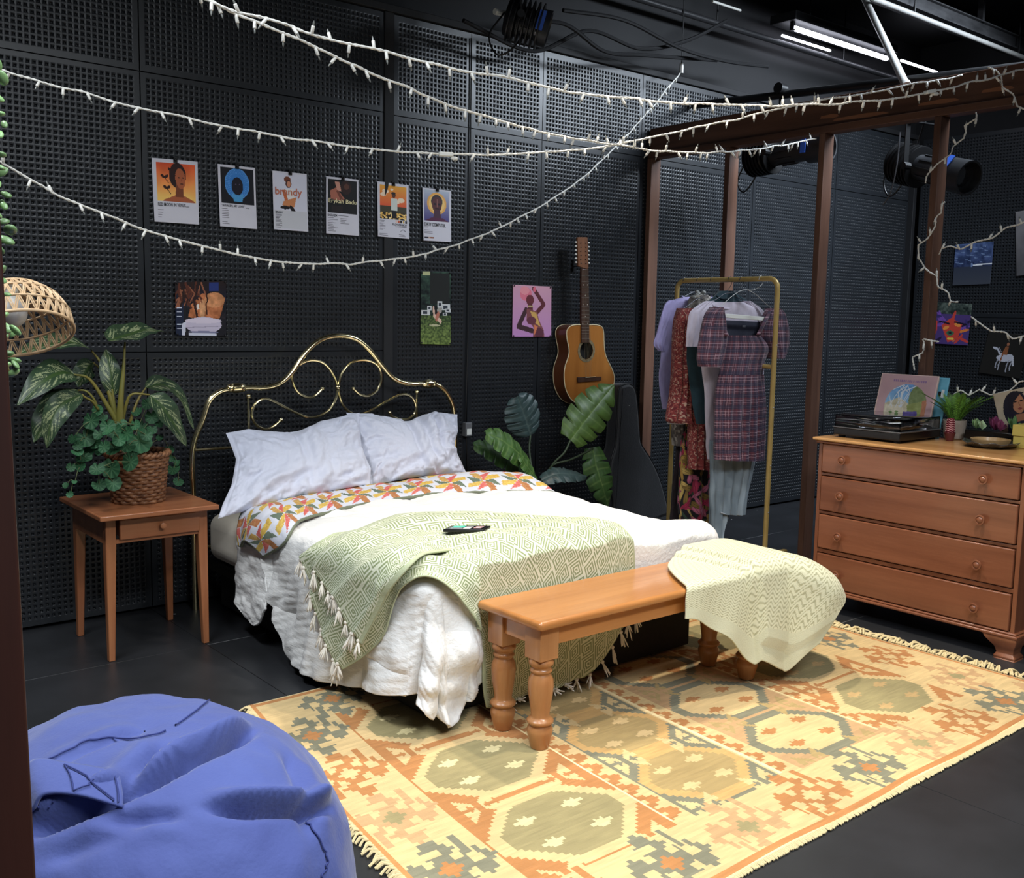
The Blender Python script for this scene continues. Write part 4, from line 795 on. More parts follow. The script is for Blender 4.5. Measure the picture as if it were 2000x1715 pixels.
# bean bag
cx, cy, ra, rb, hh = 0.617, 1.782, 0.362, 0.439, 0.676
nt_, np_ = 150, 260; th = np.linspace(0.001, PI-0.001, nt_)[:, None]; phi = np.linspace(0, 2*PI, np_, endpoint=False)[None]
e = 0.8; st = np.sin(th)**e*np.ones_like(phi); ct = np.sign(np.cos(th))*np.abs(np.cos(th))**e*np.ones_like(phi)
D3 = np.stack([st*np.cos(phi), st*np.sin(phi), ct], -1); P3 = D3.reshape(-1, 3)
n1 = fbm(P3*1.7+3, 91, 3).reshape(st.shape)
def crease(a, b, w, dep, curve=0.0):
    """a groove along the great-circle arc from direction a to b"""
    a, b = unit(np.array(a)), unit(np.array(b)); nrm = unit(np.cross(a, b)); s = D3@nrm; m = unit(a+b); al = np.arccos(np.clip(a@b, -1, 1))/2
    along = np.arccos(np.clip(unit(D3-nrm*s[..., None])@m, -1, 1))/al; s = s+curve*(1-along**2)+0.03*n1
    return -dep*np.exp(-(s/w)**2)*np.exp(-np.clip(along-0.55, 0, 9)**2*9)+dep*0.45*np.exp(-((s-2.1*w)/(1.5*w))**2)*np.exp(-np.clip(along-0.5, 0, 9)**2*7)
def sdir(x, y):
    """direction on the bag seen at a photo pixel"""
    d = ray(x, y); best = None
    for t in np.linspace(1.0, 3.2, 700):
        q = (C_O+d*t-np.array((cx, cy, hh/2)))/np.array((ra, rb, hh/2))
        if (np.hypot(q[0], q[1])**(2/e)+np.abs(q[2])**(2/e)) <= 1.0: best = q; break
    if best is None: q = (C_O+d*2.0-np.array((cx, cy, hh/2)))/np.array((ra, rb, hh/2)); best = q
    return unit(best)
disp = 0.009*n1+0.005*fbm(P3*4.5, 95, 3).reshape(st.shape)
for p0, p1, w, dpt, cu in (((250, 1555), (500, 1425), 0.028, 0.085, 0.03), ((60, 1625), (250, 1545), 0.03, 0.07, 0.02), ((410, 1585), (640, 1570), 0.026, 0.065, 0.04), ((230, 1560), (340, 1450), 0.04, 0.03, 0.0), ((360, 1590), (200, 1600), 0.03, 0.02, 0.0), ((100, 1500), (300, 1415), 0.03, 0.012, 0.0), ((560, 1470), (600, 1640), 0.05, 0.018, 0.0), ((80, 1690), (300, 1600), 0.04, 0.012, 0.02)):
    disp = disp+crease(sdir(*p0), sdir(*p1), w, dpt, cu)
R = np.stack([D3[..., 0]*ra, D3[..., 1]*rb, D3[..., 2]*hh/2], -1); nr = unit(D3/np.array((ra, rb, hh/2)))
BAG = R+nr*disp[..., None]+np.array((cx, cy, hh/2)); BAG[..., 2] = np.maximum(BAG[..., 2], 0.003)
M_bag = mat('blue_cotton_twill', (66, 78, 140), 0.8, noise=((76, 90, 152), 5, (1, 1, 1), 3), bump=(120, 0.25, (1, 1, 1)), sheen=0.25)
bg = thing('bean_bag', 'blue cotton bean bag with a stitched handle in the front left corner', 'bean bag', (cx, cy, 0))
mb = MB(); mb.grid(BAG, wrap=True); mb.build('cover', M_bag, bg, smooth=175)
_q = BAG.reshape(-1, 3)-C_O; BPD = _q@C_F; BPX = 1000+F_PX*(_q@C_R)/BPD; BPY = 857.5-F_PX*(_q@C_U)/BPD
def on_bag(x, y, off=0.0):
    e_ = np.hypot(BPX-x, BPY-y); m_ = e_ < max(5.0, e_.min()+2); k = np.argmin(np.where(m_, BPD, 99)); return BAG.reshape(-1, 3)[k]+nr.reshape(-1, 3)[k]*off
M_seam = mat('dark_blue_stitch', (48, 58, 116), 0.8)
for pts in ([(410, 1362), (370, 1395), (325, 1425), (270, 1440), (180, 1445), (130, 1468), (60, 1500)], [(283, 1552), (310, 1560), (350, 1587)], [(550, 1572), (600, 1610), (637, 1672), (628, 1715)], [(46, 1572), (100, 1582), (110, 1570)]):
    pp_ = smooth([np.array((*p, 0.0)) for p in pts], 60); P = np.array([on_bag(p[0], p[1], 0.0035) for p in pp_]); P[1:-1] = (P[:-2]+2*P[1:-1]+P[2:])/4; MB().tube(P, 0.0016, 6).build('seam', M_seam, bg, smooth=175)
def on_ell(x, y, off):
    d0 = sdir(x, y); k = np.argmax(D3.reshape(-1, 3)@d0); return R.reshape(-1, 3)[k]+np.array((cx, cy, hh/2))+nr.reshape(-1, 3)[k]*off
hc = [[(40, 1590), (40, 1560), (44, 1530)], [(90, 1580), (88, 1550), (88, 1520)], [(130, 1552), (128, 1520), (130, 1490)], [(185, 1545), (186, 1510), (186, 1478)], [(246, 1546), (250, 1512), (248, 1474)]]
H = np.array([[on_ell(*p, o) for p in row] for row, o in zip(hc, (0.004, 0.022, 0.04, 0.03, 0.004))]); H = patch(H, 40, 16)
hd = MB().grid(H).build('handle', M_bag, bg, smooth=175, mods=(SOL(0.005, 0),))
mb = MB(); g = lambda a, b: H[int(a*39), int(b*15)]+np.array((-0.001, -0.004, 0.005))
for a, b in (((0.74, 0.1), (0.97, 0.9)), ((0.74, 0.9), (0.97, 0.1)), ((0.73, 0.08), (0.73, 0.92)), ((0.98, 0.08), (0.98, 0.92))): mb.tube([g(a[0]+(b[0]-a[0])*t, a[1]+(b[1]-a[1])*t) for t in np.linspace(0, 1, 12)], 0.0013, 5)
mb.build('stitching', M_seam, hd, smooth=175)
# ------------------------------------------------------------------ PLANTS
M_leaf = mat('leaf', attr=True, rough=0.42, spec=0.45)
M_leafm = mat('matt_leaf', attr=True, rough=0.6, spec=0.3)
def leaf_grid(mid, hw, facing, shape=lambda t: np.sin(PI*np.clip(t, 0, 1)**0.75)**0.8, fold=0.18, droop=0.0, wave=0.0, n=30, m=13, seed=0):
    mid = smooth(mid, n); T = unit(np.gradient(mid, axis=0)); f = np.asarray(facing, float)
    side = unit(np.cross(T, f)); nv = np.cross(side, T); t = np.linspace(0, 1, n); s = np.linspace(-1, 1, m); w = np.maximum(shape(t), 0.0)*hw
    G = mid[:, None]+side[:, None]*(w[:, None]*s)[..., None]+nv[:, None]*((fold*np.abs(s)-droop*s*s)*w[:, None]+wave*np.sin(t[:, None]*17+seed+s*2)*np.abs(s)*hw)[..., None]
    return G, np.meshgrid((t[1:]+t[:-1])/2, (s[1:]+s[:-1])/2, indexing='ij')
def dieff(t, s, seed):
    n = vnoise(np.stack([t*40-np.abs(s)*14, s*3.5, t*0+seed], -1).reshape(-1, 3), seed).reshape(t.shape)+0.5*vnoise(np.stack([t*50, s*16, t*0+seed], -1).reshape(-1, 3), seed+1).reshape(t.shape)
    c = np.ones(t.shape+(3,))*np.array((46, 66, 44.)); k = np.clip((n-0.0-0.5*np.maximum(np.abs(s)-0.55, 0)*4)*2.6, 0, 1)[..., None]*0.85
    c = c*(1-k)+np.array((158, 164, 122.))*k; c[np.abs(s) < 0.10] = (56, 78, 40); return c
V2 = lambda px, y: [on(x, yy, 1, yv) for (x, yy), yv in zip(px, np.broadcast_to(np.asarray(y, float), (len(px),)))]
bx, by, bz = 1.487, 4.30, 0.6165
pp = thing('potted_plant', 'variegated broad-leaved plant with trailing ivy in a wicker basket on the nightstand', 'potted plant', (bx, by, bz))
# woven basket
nz, na = 92, 300; z = np.linspace(0, 0.205, nz)[:, None]; a_ = np.linspace(0, 2*PI, na, endpoint=False)[None]
row = np.floor(z/0.0146); ph = (row % 2)*PI; rad = 0.102+0.022*(z/0.205)+0.0045*np.cos(15*a_+ph)+0.0042*np.abs(np.sin(PI*(z/0.0146)))**0.7
Gb = np.stack([bx+rad*np.cos(a_), by+rad*np.sin(a_), bz+z+0*a_], -1)
M_wick = mat('brown_wicker', (84, 52, 34), 0.5, noise=((150, 104, 70), 26, (1, 1, 2.6), 5), spec=0.4)
mb = MB(); mb.grid(Gb, wrap=True); mb.lathe([(0.1, 0.002), (0.02, 0.002)], (bx, by, bz), 40)
bk = mb.build('wicker_basket', M_wick, pp, smooth=60)
mb = MB()
for k in (0, 1): aa = np.linspace(0, 2*PI, 240, endpoint=False); mb.tube(np.stack([bx+(0.126+0.006*np.cos(16*aa+k*PI))*np.cos(aa), by+(0.126+0.006*np.cos(16*aa+k*PI))*np.sin(aa), bz+0.208+0.006*np.sin(16*aa+k*PI)], 1), 0.0075, 8, closed=True)
mb.build('rim', M_wick, bk, smooth=175)
MB().lathe([(0.118, 0.165), (0.06, 0.175), (0.004, 0.178)], (bx, by, bz), 30).build('soil', mat('dark_moss', (34, 36, 24), 0.95, bump=(60, 1, (1, 1, 1))), pp)
camd = -C_F
LV = [([(144, 731), (118, 729), (84, 746), (33, 793)], (4.28, 4.24, 4.2, 4.17), 0.072, (-0.3, -0.75, 0.65)), ([(152, 762), (112, 786), (84, 828), (66, 864)], (4.27, 4.22, 4.2, 4.2), 0.056, (-0.6, -0.7, 0.35)), ([(160, 770), (122, 790), (100, 826), (91, 876)], (4.22, 4.18, 4.16, 4.16), 0.05, (0.15, -0.85, 0.5)),
      ([(178, 682), (140, 670), (84, 675), (28, 696)], (4.36, 4.3, 4.26, 4.22), 0.06, (-0.1, -0.5, 0.85)), ([(211, 666), (246, 656), (284, 645), (319, 648)], (4.2, 4.26, 4.32, 4.36), 0.075, (0.1, -0.32, 0.95)), ([(222, 772), (217, 738), (211, 706), (207, 682)], (4.3, 4.3, 4.32, 4.33), 0.042, (-0.35, -0.9, 0.2)),
      ([(284, 757), (318, 752), (352, 776), (378, 838)], (4.32, 4.36, 4.38, 4.38), 0.050, (0.35, -0.65, 0.75)), ([(292, 772), (314, 792), (338, 826), (364, 872)], (4.22, 4.2, 4.2, 4.22), 0.060, (0.25, -0.9, 0.45)), ([(182, 708), (172, 720), (160, 738), (152, 756)], (4.38, 4.4, 4.4, 4.4), 0.05, (-0.5, -0.75, 0.5))]
for k, (px, yv, hw, f) in enumerate(LV):
    G, (t, s) = leaf_grid(V2(px, yv), hw, f, fold=0.22, wave=0.06, n=70, m=33, seed=k); MB().grid(G, dieff(t, s, k)).build('leaf', M_leaf, pp, smooth=175)
M_stem = mat('olive_stem', (136, 118, 52), 0.5, noise=((112, 112, 52), 9, (1, 1, 0.4), 3))
for px, yv, r0 in (([(231, 830), (214, 800), (176, 742), (144, 731)], (4.29, 4.28, 4.28, 4.28), 0.011), ([(230, 820), (212, 764), (198, 712), (178, 684)], (4.3, 4.31, 4.34, 4.36), 0.010), ([(234, 830), (236, 780), (241, 724), (244, 668)], (4.28, 4.26, 4.26, 4.27), 0.014), ([(230, 826), (224, 800), (221, 775), (219, 760)], (4.3, 4.3, 4.3, 4.3), 0.010),
                     ([(238, 826), (246, 792), (258, 770), (292, 771)], (4.29, 4.26, 4.24, 4.22), 0.007), ([(254, 826), (262, 800), (272, 776), (285, 757)], (4.31, 4.31, 4.32, 4.32), 0.006), ([(190, 796), (182, 778), (168, 764), (152, 762)], (4.27, 4.26, 4.26, 4.27), 0.005), ([(192, 800), (180, 784), (166, 776), (160, 770)], (4.25, 4.23, 4.22, 4.22), 0.005), ([(216, 790), (210, 752), (196, 722), (182, 708)], (4.33, 4.36, 4.38, 4.38), 0.006)):
    P = smooth(V2(px, yv), 20); MB().tube(P, np.linspace(r0, 0.0035, 20)*np.linspace(1.25, 1, 20), 8).build('stem', M_stem, pp, smooth=175)
def round_leaf(mb, c, r, nrm, up, base_c, vein_c, seed):
    nrm = unit(np.asarray(nrm, float)); x = unit(np.cross(up, nrm)); y = np.cross(nrm, x); na = 44; rings = np.array([0.0, 0.12, 0.25, 0.4, 0.55, 0.7, 0.85, 1.0])
    a = np.linspace(0, 2*PI, na, endpoint=False); notch = 1-0.55*np.exp(-((np.abs(((a-PI/2+PI) % (2*PI))-PI))/0.22)**2)
    sc = 0.5+0.5*np.cos(9*a); R = r*rings[:, None]*(0.93+0.07*np.abs(np.cos(4.5*a)))[None]*np.where(rings[:, None] > 0.3, notch[None], 1)
    h = 0.16*r*rings[:, None]**2*(0.4+0.6*sc[None])+0.12*r*np.sin(a*2+seed)[None]*rings[:, None]**2
    G = np.asarray(c)+x*(R*np.cos(a))[..., None]+y*(R*np.sin(a))[..., None]+nrm*h[..., None]
    am = a+PI/na; v = np.clip(1-np.abs(((am*9/(2*PI)+0.0) % 1)-0.5)*2, 0, 1); v = np.clip((0.28-np.minimum((am*9/(2*PI)) % 1, 1-(am*9/(2*PI)) % 1))/0.28, 0, 1)[None]*np.ones((7, 1))*np.linspace(1, 0.35, 7)[:, None]
    mb.grid(G, np.asarray(base_c)*(1-0.6*v[..., None])+np.asarray(vein_c)*0.6*v[..., None], wrap=True)
rr = random.Random(4); K = 380/1715
vines = [[(715, 910, 65), (660, 1065, 75), (590, 1185, 45), (650, 1240, 60), (620, 1310, 42), (565, 1450, 20), (525, 1560, 27), (490, 1480, 25), (550, 1070, 36), (535, 1320, 34), (600, 1130, 40)],
         [(960, 1080, 50), (830, 1140, 50), (890, 1330, 75), (765, 1340, 56), (905, 1460, 62), (780, 1480, 52), (1060, 1275, 72), (920, 1150, 70), (860, 1000, 46)],
         [(1140, 1090, 95), (920, 1000, 60), (1030, 1020, 60), (1030, 1140, 62), (1090, 1180, 46), (1200, 1040, 45), (860, 960, 55), (790, 1030, 50), (985, 940, 40), (1100, 950, 44)],
         [(1250, 880, 55), (1160, 960, 50), (1120, 830, 45), (1210, 760, 50), (1250, 990, 40), (1310, 940, 34)],
         [(1320, 1060, 30), (1400, 1170, 42), (1440, 1340, 52), (1480, 1450, 42), (1470, 1280, 28), (1420, 1240, 30)],
         [(770, 820, 45), (700, 1170, 45), (740, 1100, 50), (700, 1000, 40), (820, 880, 36), (790, 1170, 42), (680, 940, 34)]]
yfront = [4.2, 4.13, 4.15, 4.27, 4.28, 4.24]
for vi, vl in enumerate(vines):
    mb = MB(); pts = []
    for x, y, r in vl:
        yy = yfront[vi]+rr.uniform(-0.03, 0.03); c = on(20+x*K, 620+y*K, 1, yy); pts.append(c)
        nrm = camd*0.8+np.array((rr.uniform(-.5, .5), rr.uniform(-.3, .2), rr.uniform(0.0, .8)))
        g = rr.uniform(0.85, 1.15); round_leaf(mb, c, r*K*4.6/1976*1.08, nrm, (rr.uniform(-.6, .6), 0, 1), np.array((42, 84, 54.))*g, (128, 158, 112), rr.random()*6)
    vn = mb.build('ivy_vine', M_leafm, pp, smooth=175)
    q = MB(); root = np.array((bx+rr.uniform(-.05, .05), by-0.03, bz+0.19)); order = sorted(range(len(pts)), key=lambda i: -pts[i][2])
    prev = root
    for i in order:
        e = pts[i]+C_F*0.006; q.tube(smooth([prev, (prev+e)/2+np.array((0, 0, 0.015)), e], 8), 0.0016, 5)
        if rr.random() < 0.75: prev = e
    q.build('vine_stem', mat('vine_stem', (96, 104, 66), 0.6), vn, smooth=175)
# monstera behind the far side of the bed
def monstera(px, yv, hw, f, c1, c2, seed, lobes=6, cut=0.62):
    mid = smooth(V2(px, yv), 60); T = unit(np.gradient(mid, axis=0)); side = unit(np.cross(T, np.asarray(f, float))); nv = np.cross(side, T); mb = MB(); r2 = random.Random(seed)
    L = np.linalg.norm(np.diff(mid, axis=0), axis=1).sum()
    env = lambda t: hw*np.clip(np.sin(PI*np.clip(t*0.86+0.12, 0, 1))**0.6, 0, 1)
    for sd in (-1, 1):
        n, m = 90, 22; t0 = np.linspace(-0.02, 1, n)[:, None]; s = np.linspace(0, 1, m)[None]; fr = (t0*lobes+0.15*sd) % 1
        gap = np.exp(-(np.minimum(fr, 1-fr)/0.065)**2); w = env(t0)*(1-cut*gap*(t0 > 0.06)*(t0 < 0.93)); tt = np.clip(t0+0.20*s**1.3*w/hw*(hw/L)*1.6-0.03*s, 0, 1)
        ii = np.clip(tt*59, 0, 58.999); i0 = ii.astype(int); fr2 = (ii-i0)[..., None]; g = lambda A: A[i0]*(1-fr2)+A[i0+1]*fr2
        ext = np.minimum(t0+0*s, 0)*L
        G = g(mid)+g(side)*(sd*s*w)[..., None]+g(nv)*((0.14*s-0.30*s*s)*hw+0.004*np.sin(t0*lobes*2*PI)*s)[..., None]
        hole = (np.abs(s-0.33) < 0.10)*(np.abs(np.minimum(fr, 1-fr)) < 0.09)
        tc_, sc_ = np.meshgrid((t0[1:, 0]+t0[:-1, 0])/2, (s[0, 1:]+s[0, :-1])/2, indexing='ij')
        fr = (tc_*lobes+0.15*sd) % 1; vein = np.exp(-((fr-0.5)/0.055)**2)*(sc_ < 0.9)+np.exp(-(sc_/0.05)**2); n_ = vnoise(np.stack([tc_*8, sc_*8, tc_*0+seed], -1).reshape(-1, 3), seed).reshape(tc_.shape)
        col = np.asarray(c1, float)*(1+0.12*n_[..., None])*(1-0.5*vein[..., None])+np.asarray(c2, float)*0.5*vein[..., None]; mb.grid(G, col)
    return mb
mc = on(1052, 962, 1, 4.32)
mp_ = thing('potted_monstera', 'split-leaved monstera plant standing behind the far corner of the bed', 'potted plant', (mc[0], 4.32, 0))
MB().lathe([(0.10, 0.0), (0.12, 0.02), (0.14, 0.22), (0.145, 0.24), (0.13, 0.24), (0.125, 0.2), (0.004, 0.2)], (mc[0], 4.32, 0), 32).build('pot', mat('black_pot', (26, 26, 28), 0.5), mp_)
grn, grv, dk, dkv = (74, 100, 46), (118, 140, 82), (54, 72, 72), (92, 108, 104)
for k, (px, yv, hw, f, c1, c2) in enumerate([([(1036, 850), (1030, 828), (1020, 800), (1010, 774)], 4.42, 0.125, (-0.25, -0.85, 0.4), dk, dkv), ([(1114, 860), (1138, 828), (1168, 790), (1199, 752)], (4.2, 4.2, 4.22, 4.25), 0.125, (-0.2, -0.9, 0.35), grn, grv),
        ([(1036, 908), (1012, 884), (980, 860), (948, 846)], (4.22, 4.2, 4.2, 4.2), 0.088, (0.2, -0.85, 0.5), (62, 94, 44), grv), ([(1030, 926), (1000, 902), (962, 880), (924, 868)], (4.3, 4.3, 4.3, 4.3), 0.082, (0.1, -0.8, 0.6), (44, 70, 36), (80, 104, 60)),
        ([(1050, 945), (1040, 925), (1026, 906), (1016, 888)], 4.14, 0.05, (0.4, -0.85, 0.3), (62, 94, 44), grv), ([(1058, 938), (1086, 926), (1116, 926), (1146, 930)], (4.2, 4.17, 4.16, 4.16), 0.062, (0.1, -0.6, 0.8), dk, dkv), ([(1158, 874), (1164, 908), (1176, 948), (1188, 988)], (4.22, 4.2, 4.18, 4.2), 0.085, (-0.45, -0.85, 0.2), (56, 86, 44), grv)]):
    monstera(px, yv, hw, f, c1, c2, k, 5 if k < 4 else 4, 0.5 if k not in (4, 5) else 0.25).build('leaf', M_leaf, mp_, smooth=175)
M_ms = mat('dark_stem', (56, 70, 50), 0.5)
for px, yv in (([(1052, 962), (1040, 920), (1034, 880), (1036, 850)], (4.32, 4.36, 4.4, 4.42)), ([(1056, 962), (1078, 910), (1102, 884), (1114, 860)], (4.3, 4.24, 4.2, 4.2)), ([(1050, 962), (1046, 940), (1042, 920), (1036, 908)], (4.32, 4.28, 4.24, 4.22)), ([(1048, 962), (1042, 950), (1036, 938), (1030, 926)], (4.33, 4.32, 4.3, 4.3)),
               ([(1052, 962), (1052, 955), (1051, 950), (1050, 945)], (4.3, 4.22, 4.17, 4.14)), ([(1052, 962), (1054, 952), (1056, 944), (1058, 938)], (4.3, 4.26, 4.22, 4.2)), ([(1056, 962), (1076, 912), (1116, 897), (1158, 876)], (4.33, 4.28, 4.24, 4.22))):
    P = V2(px, yv); P = smooth([np.array((mc[0], 4.32, 0.2))]+P, 30); MB().tube(P, 0.006, 8).build('stem', M_ms, mp_, smooth=175)
# trailing vine at the left edge, close to the near post
M_jade = mat('fleshy_leaf', attr=True, rough=0.35, spec=0.5)
hv = thing('hanging_vine', 'trailing vine of fleshy round green leaves hanging at the left edge', 'hanging plant', dep(-20, 60, 1.3))
P = [dep(x, y, 1.33) for x, y in ((-60, -260), (-22, -60), (-12, 100), (-14, 220), (-8, 340), (-10, 460), (-6, 570), (2, 660), (18, 728))]; MB().tube(smooth(P, 40), 0.0014, 6).build('vine_stem', M_stem, hv)
rr = random.Random(8)
for x, y, r in ((4, 152, 13), (-6, 128, 12), (2, 222, 9), (8, 243, 8), (-2, 262, 10), (4, 302, 9), (-3, 326, 11), (6, 336, 10), (12, 380, 10), (2, 398, 9), (8, 402, 8), (6, 432, 10), (20, 449, 15), (12, 469, 14), (-3, 486, 12), (6, 526, 9), (4, 548, 10), (12, 575, 8), (-2, 596, 11), (10, 615, 9), (10, 640, 12), (30, 645, 11), (26, 652, 8), (6, 660, 10), (12, 690, 12), (2, 700, 10), (28, 704, 11), (16, 712, 9), (30, 712, 9), (26, 728, 10), (-6, 420, 12), (-8, 360, 12), (-6, 190, 12), (-8, 540, 12)):
    q = Euler((rr.uniform(-.9, .9), rr.uniform(-.9, .9), rr.uniform(0, 6))).to_matrix().to_4x4(); s = r*1.33/1976; g = rr.uniform(0.8, 1.25); c = np.array((124, 158, 104.))*g
    MB().ball(dep(x, y, 1.33+rr.uniform(-.02, .02)), (s*1.25, s*0.85, s*0.5), 14, 9, np.clip(c, 0, 235), q).build('leaf', M_jade, hv, smooth=175)
# ------------------------------------------------------------------ POSTERS AND PICTURES
M_pap = mat('printed_paper', attr=True, rough=0.55, spec=0.3)
M_ink = mat('black_ink', (34, 32, 38), 0.6); M_ink2 = mat('orange_ink', (196, 112, 84), 0.6); M_ink3 = mat('cream_ink', (236, 226, 178), 0.6); M_ink4 = mat('violet_ink', (132, 104, 160), 0.6)
M_clip = mat('black_clip', (10, 10, 11), 0.35)
def poster(label, px, art, texts=(), clip='top', plane=(1, YW-0.006), nrm=(0, -1, 0), name='poster', group=None, bulge=0.006):
    Qw = [on(x, y, *plane) for x, y in px]; nrm = np.asarray(nrm, float)
    t = thing(name, label, name, (Qw[0]+Qw[2])/2, group)
    sh = picture('sheet', Qw, art, t, M_pap, bulge, nrm)
    ux = unit(Qw[1]-Qw[0]); uy = unit(Qw[0]-Qw[3]); W = np.linalg.norm(Qw[1]-Qw[0]); H = np.linalg.norm(Qw[0]-Qw[3])
    for w, x, y, ww, hh, m in texts:
        o = bil(Qw, np.array(x), np.array(y))+nrm*(bulge*(0.3*math.sin(PI*(x+ww/2))+y**2)+0.0016); mb = MB(); write(mb, w, o, ux, uy, ww*W, hh*H); mb.build('lettering', m, sh, smooth=0)
    pins = {'top': [(0.5, 0.005)], 'corners': [(0.03, 0.02), (0.97, 0.02), (0.03, 0.98), (0.97, 0.98)], None: []}[clip]
    for x, y in pins:
        o = bil(Qw, np.array(x), np.array(y))+nrm*(bulge*y*y); mb = MB()
        if clip == 'top':
            mb.bar(o-nrm*0.002, o+nrm*0.008, 0.018, 0.026, uy); q = Vector(nrm).to_track_quat('Z', 'Y').to_matrix(); mb.ball(o+nrm*0.01, (0.007, 0.007, 0.007), 10, 6)
        else: mb.ball(o+nrm*0.003, (0.005, 0.004, 0.005), 10, 6)
        mb.build('clip' if clip == 'top' else 'push_pin', M_clip, t)
    return t
PAP = (216, 214, 224)
def tracks(a, x, y0, y1, n, w, seed, c=(120, 116, 126)):
    r = random.Random(seed)
    for i in range(n):
        y = y0+(y1-y0)*i/max(n-1, 1); a.rect(x, y, x+w*(0.45+0.55*r.random()), y+0.009, c)
def bust(a, cx, top, s, skin, hair, shoulders=True, shade=None, yb=1.0):
    """a plain head and shoulders"""
    shade = shade or tuple(q*0.7 for q in skin)
    a.ell(cx-0.05*s, top+0.20*s, 0.25*s, 0.27*s, hair)
    if shoulders: a.poly([(cx-0.10*s, top+0.45*s), (cx+0.08*s, top+0.45*s), (cx+0.12*s, top+0.62*s), (cx+0.42*s, top+0.72*s), (cx+0.46*s, yb), (cx-0.5*s, yb), (cx-0.44*s, top+0.72*s), (cx-0.12*s, top+0.62*s)], skin)
    a.poly([(cx-0.10*s, top+0.38*s), (cx+0.1*s, top+0.38*s), (cx+0.12*s, top+0.66*s), (cx-0.13*s, top+0.66*s)], shade)
    a.ell(cx+0.03*s, top+0.26*s, 0.15*s, 0.22*s, skin, -0.15)
    a.ell(cx-0.02*s, top+0.24*s, 0.03*s, 0.012*s, (40, 24, 20)); a.ell(cx+0.11*s, top+0.24*s, 0.028*s, 0.012*s, (40, 24, 20)); a.ell(cx+0.07*s, top+0.37*s, 0.04*s, 0.018*s, tuple(q*0.55 for q in skin)); a.line([(cx+0.06*s, top+0.26*s), (cx+0.075*s, top+0.32*s)], 0.006*s, shade)
def base(seed): a = Art(80, 104, PAP); a.noise((3, 3, 3), 4, seed); return a
# one: orange picture with a woman's bust
a = base(1); a.vgrad(0.06, 0.66, (206, 74, 40), (250, 206, 110), 0.085, 0.935); a.noise((30, 16, 8), 2, 3, (0.085, 0.06, 0.935, 0.66))
b = Art(80, 104, (0, 0, 0)); m0 = a.a.copy(); bust(a, 0.58, 0.10, 0.74, (176, 96, 62), (46, 26, 26), yb=0.66)
a.a[a.Y >= 0.66] = PAP; a.a[(a.X < 0.085) | (a.X > 0.935)] = PAP
for x, y in ((0.26, 0.27), (0.3, 0.44), (0.42, 0.16)): a.ell(x-0.04, y, 0.045, 0.025, (52, 26, 22), 0.5); a.ell(x+0.04, y, 0.045, 0.025, (52, 26, 22), -0.5); a.line([(x, y+0.02), (x+0.08, y+0.1)], 0.007, (52, 26, 22))
tracks(a, 0.09, 0.765, 0.84, 3, 0.16, 3); tracks(a, 0.09, 0.875, 0.91, 2, 0.15, 4)
poster('poster with an orange portrait of a woman, titled RED MOON IN VENUS', [(296, 308), (386, 316), (388, 439), (301, 433)], a, [('RED MOON IN VENUS', 0.09, 0.745, 0.60, 0.055, M_ink), ('2023', 0.71, 0.742, 0.07, 0.02, M_ink)])
# two: blue oval ring on black
a = base(2); a.rect(0.06, 0.035, 0.945, 0.615, (22, 22, 30)); a.ell(0.5, 0.29, 0.33, 0.25, (92, 156, 224)); a.ell(0.5, 0.29, 0.31, 0.235, (60, 130, 206)); a.poly([(0.34, 0.45), (0.66, 0.45), (0.62, 0.58), (0.40, 0.58)], (80, 160, 214)); a.ell(0.5, 0.33, 0.155, 0.145, (24, 22, 34))
for an in np.linspace(0, 2*PI, 40): a.line([(0.5+0.2*math.cos(an), 0.29+0.17*math.sin(an)), (0.5+0.3*math.cos(an), 0.29+0.23*math.sin(an))], 0.003, (96, 160, 228))
a.ell(0.5, 0.33, 0.15, 0.14, (26, 24, 38)); a.ell(0.46, 0.3, 0.02, 0.008, (90, 80, 110)); a.ell(0.56, 0.3, 0.02, 0.008, (90, 80, 110))
tracks(a, 0.06, 0.70, 0.94, 9, 0.2, 5)
poster('poster with a blue oval ring on black, titled "AWAKEN, MY LOVE!"', [(425, 320), (498, 328), (501, 448), (429, 442)], a, [('"AWAKEN, MY LOVE!"', 0.06, 0.68, 0.62, 0.045, M_ink), ('2016', 0.71, 0.68, 0.08, 0.018, M_ink)])
# three: crouching figure on white
a = base(3); a.rect(0.03, 0.03, 0.97, 0.655, (218, 218, 232)); a.ell(0.42, 0.13, 0.10, 0.055, (120, 66, 44)); a.ell(0.45, 0.20, 0.085, 0.07, (70, 36, 30)); a.ell(0.46, 0.205, 0.055, 0.055, (206, 140, 110))
a.poly([(0.30, 0.30), (0.58, 0.28), (0.62, 0.46), (0.34, 0.46)], (232, 228, 226)); a.poly([(0.26, 0.33), (0.33, 0.30), (0.46, 0.52), (0.36, 0.54)], (204, 108, 62)); a.poly([(0.58, 0.44), (0.68, 0.42), (0.60, 0.60), (0.26, 0.58), (0.30, 0.50)], (210, 136, 88))
a.ell(0.34, 0.61, 0.14, 0.03, (28, 24, 26)); a.ell(0.56, 0.64, 0.11, 0.04, (28, 24, 26), 0.6); a.rect(0.03, 0.66, 0.97, 0.97, (206, 206, 212)); tracks(a, 0.06, 0.735, 0.955, 14, 0.2, 6)
poster('white poster with a small crouching figure and thin orange lettering brandy', [(532, 333), (599, 340), (601, 453), (534, 448)], a, [('brandy', 0.06, 0.44, 0.78, 0.17, M_ink2), ('BRANDY', 0.06, 0.715, 0.22, 0.035, M_ink)])
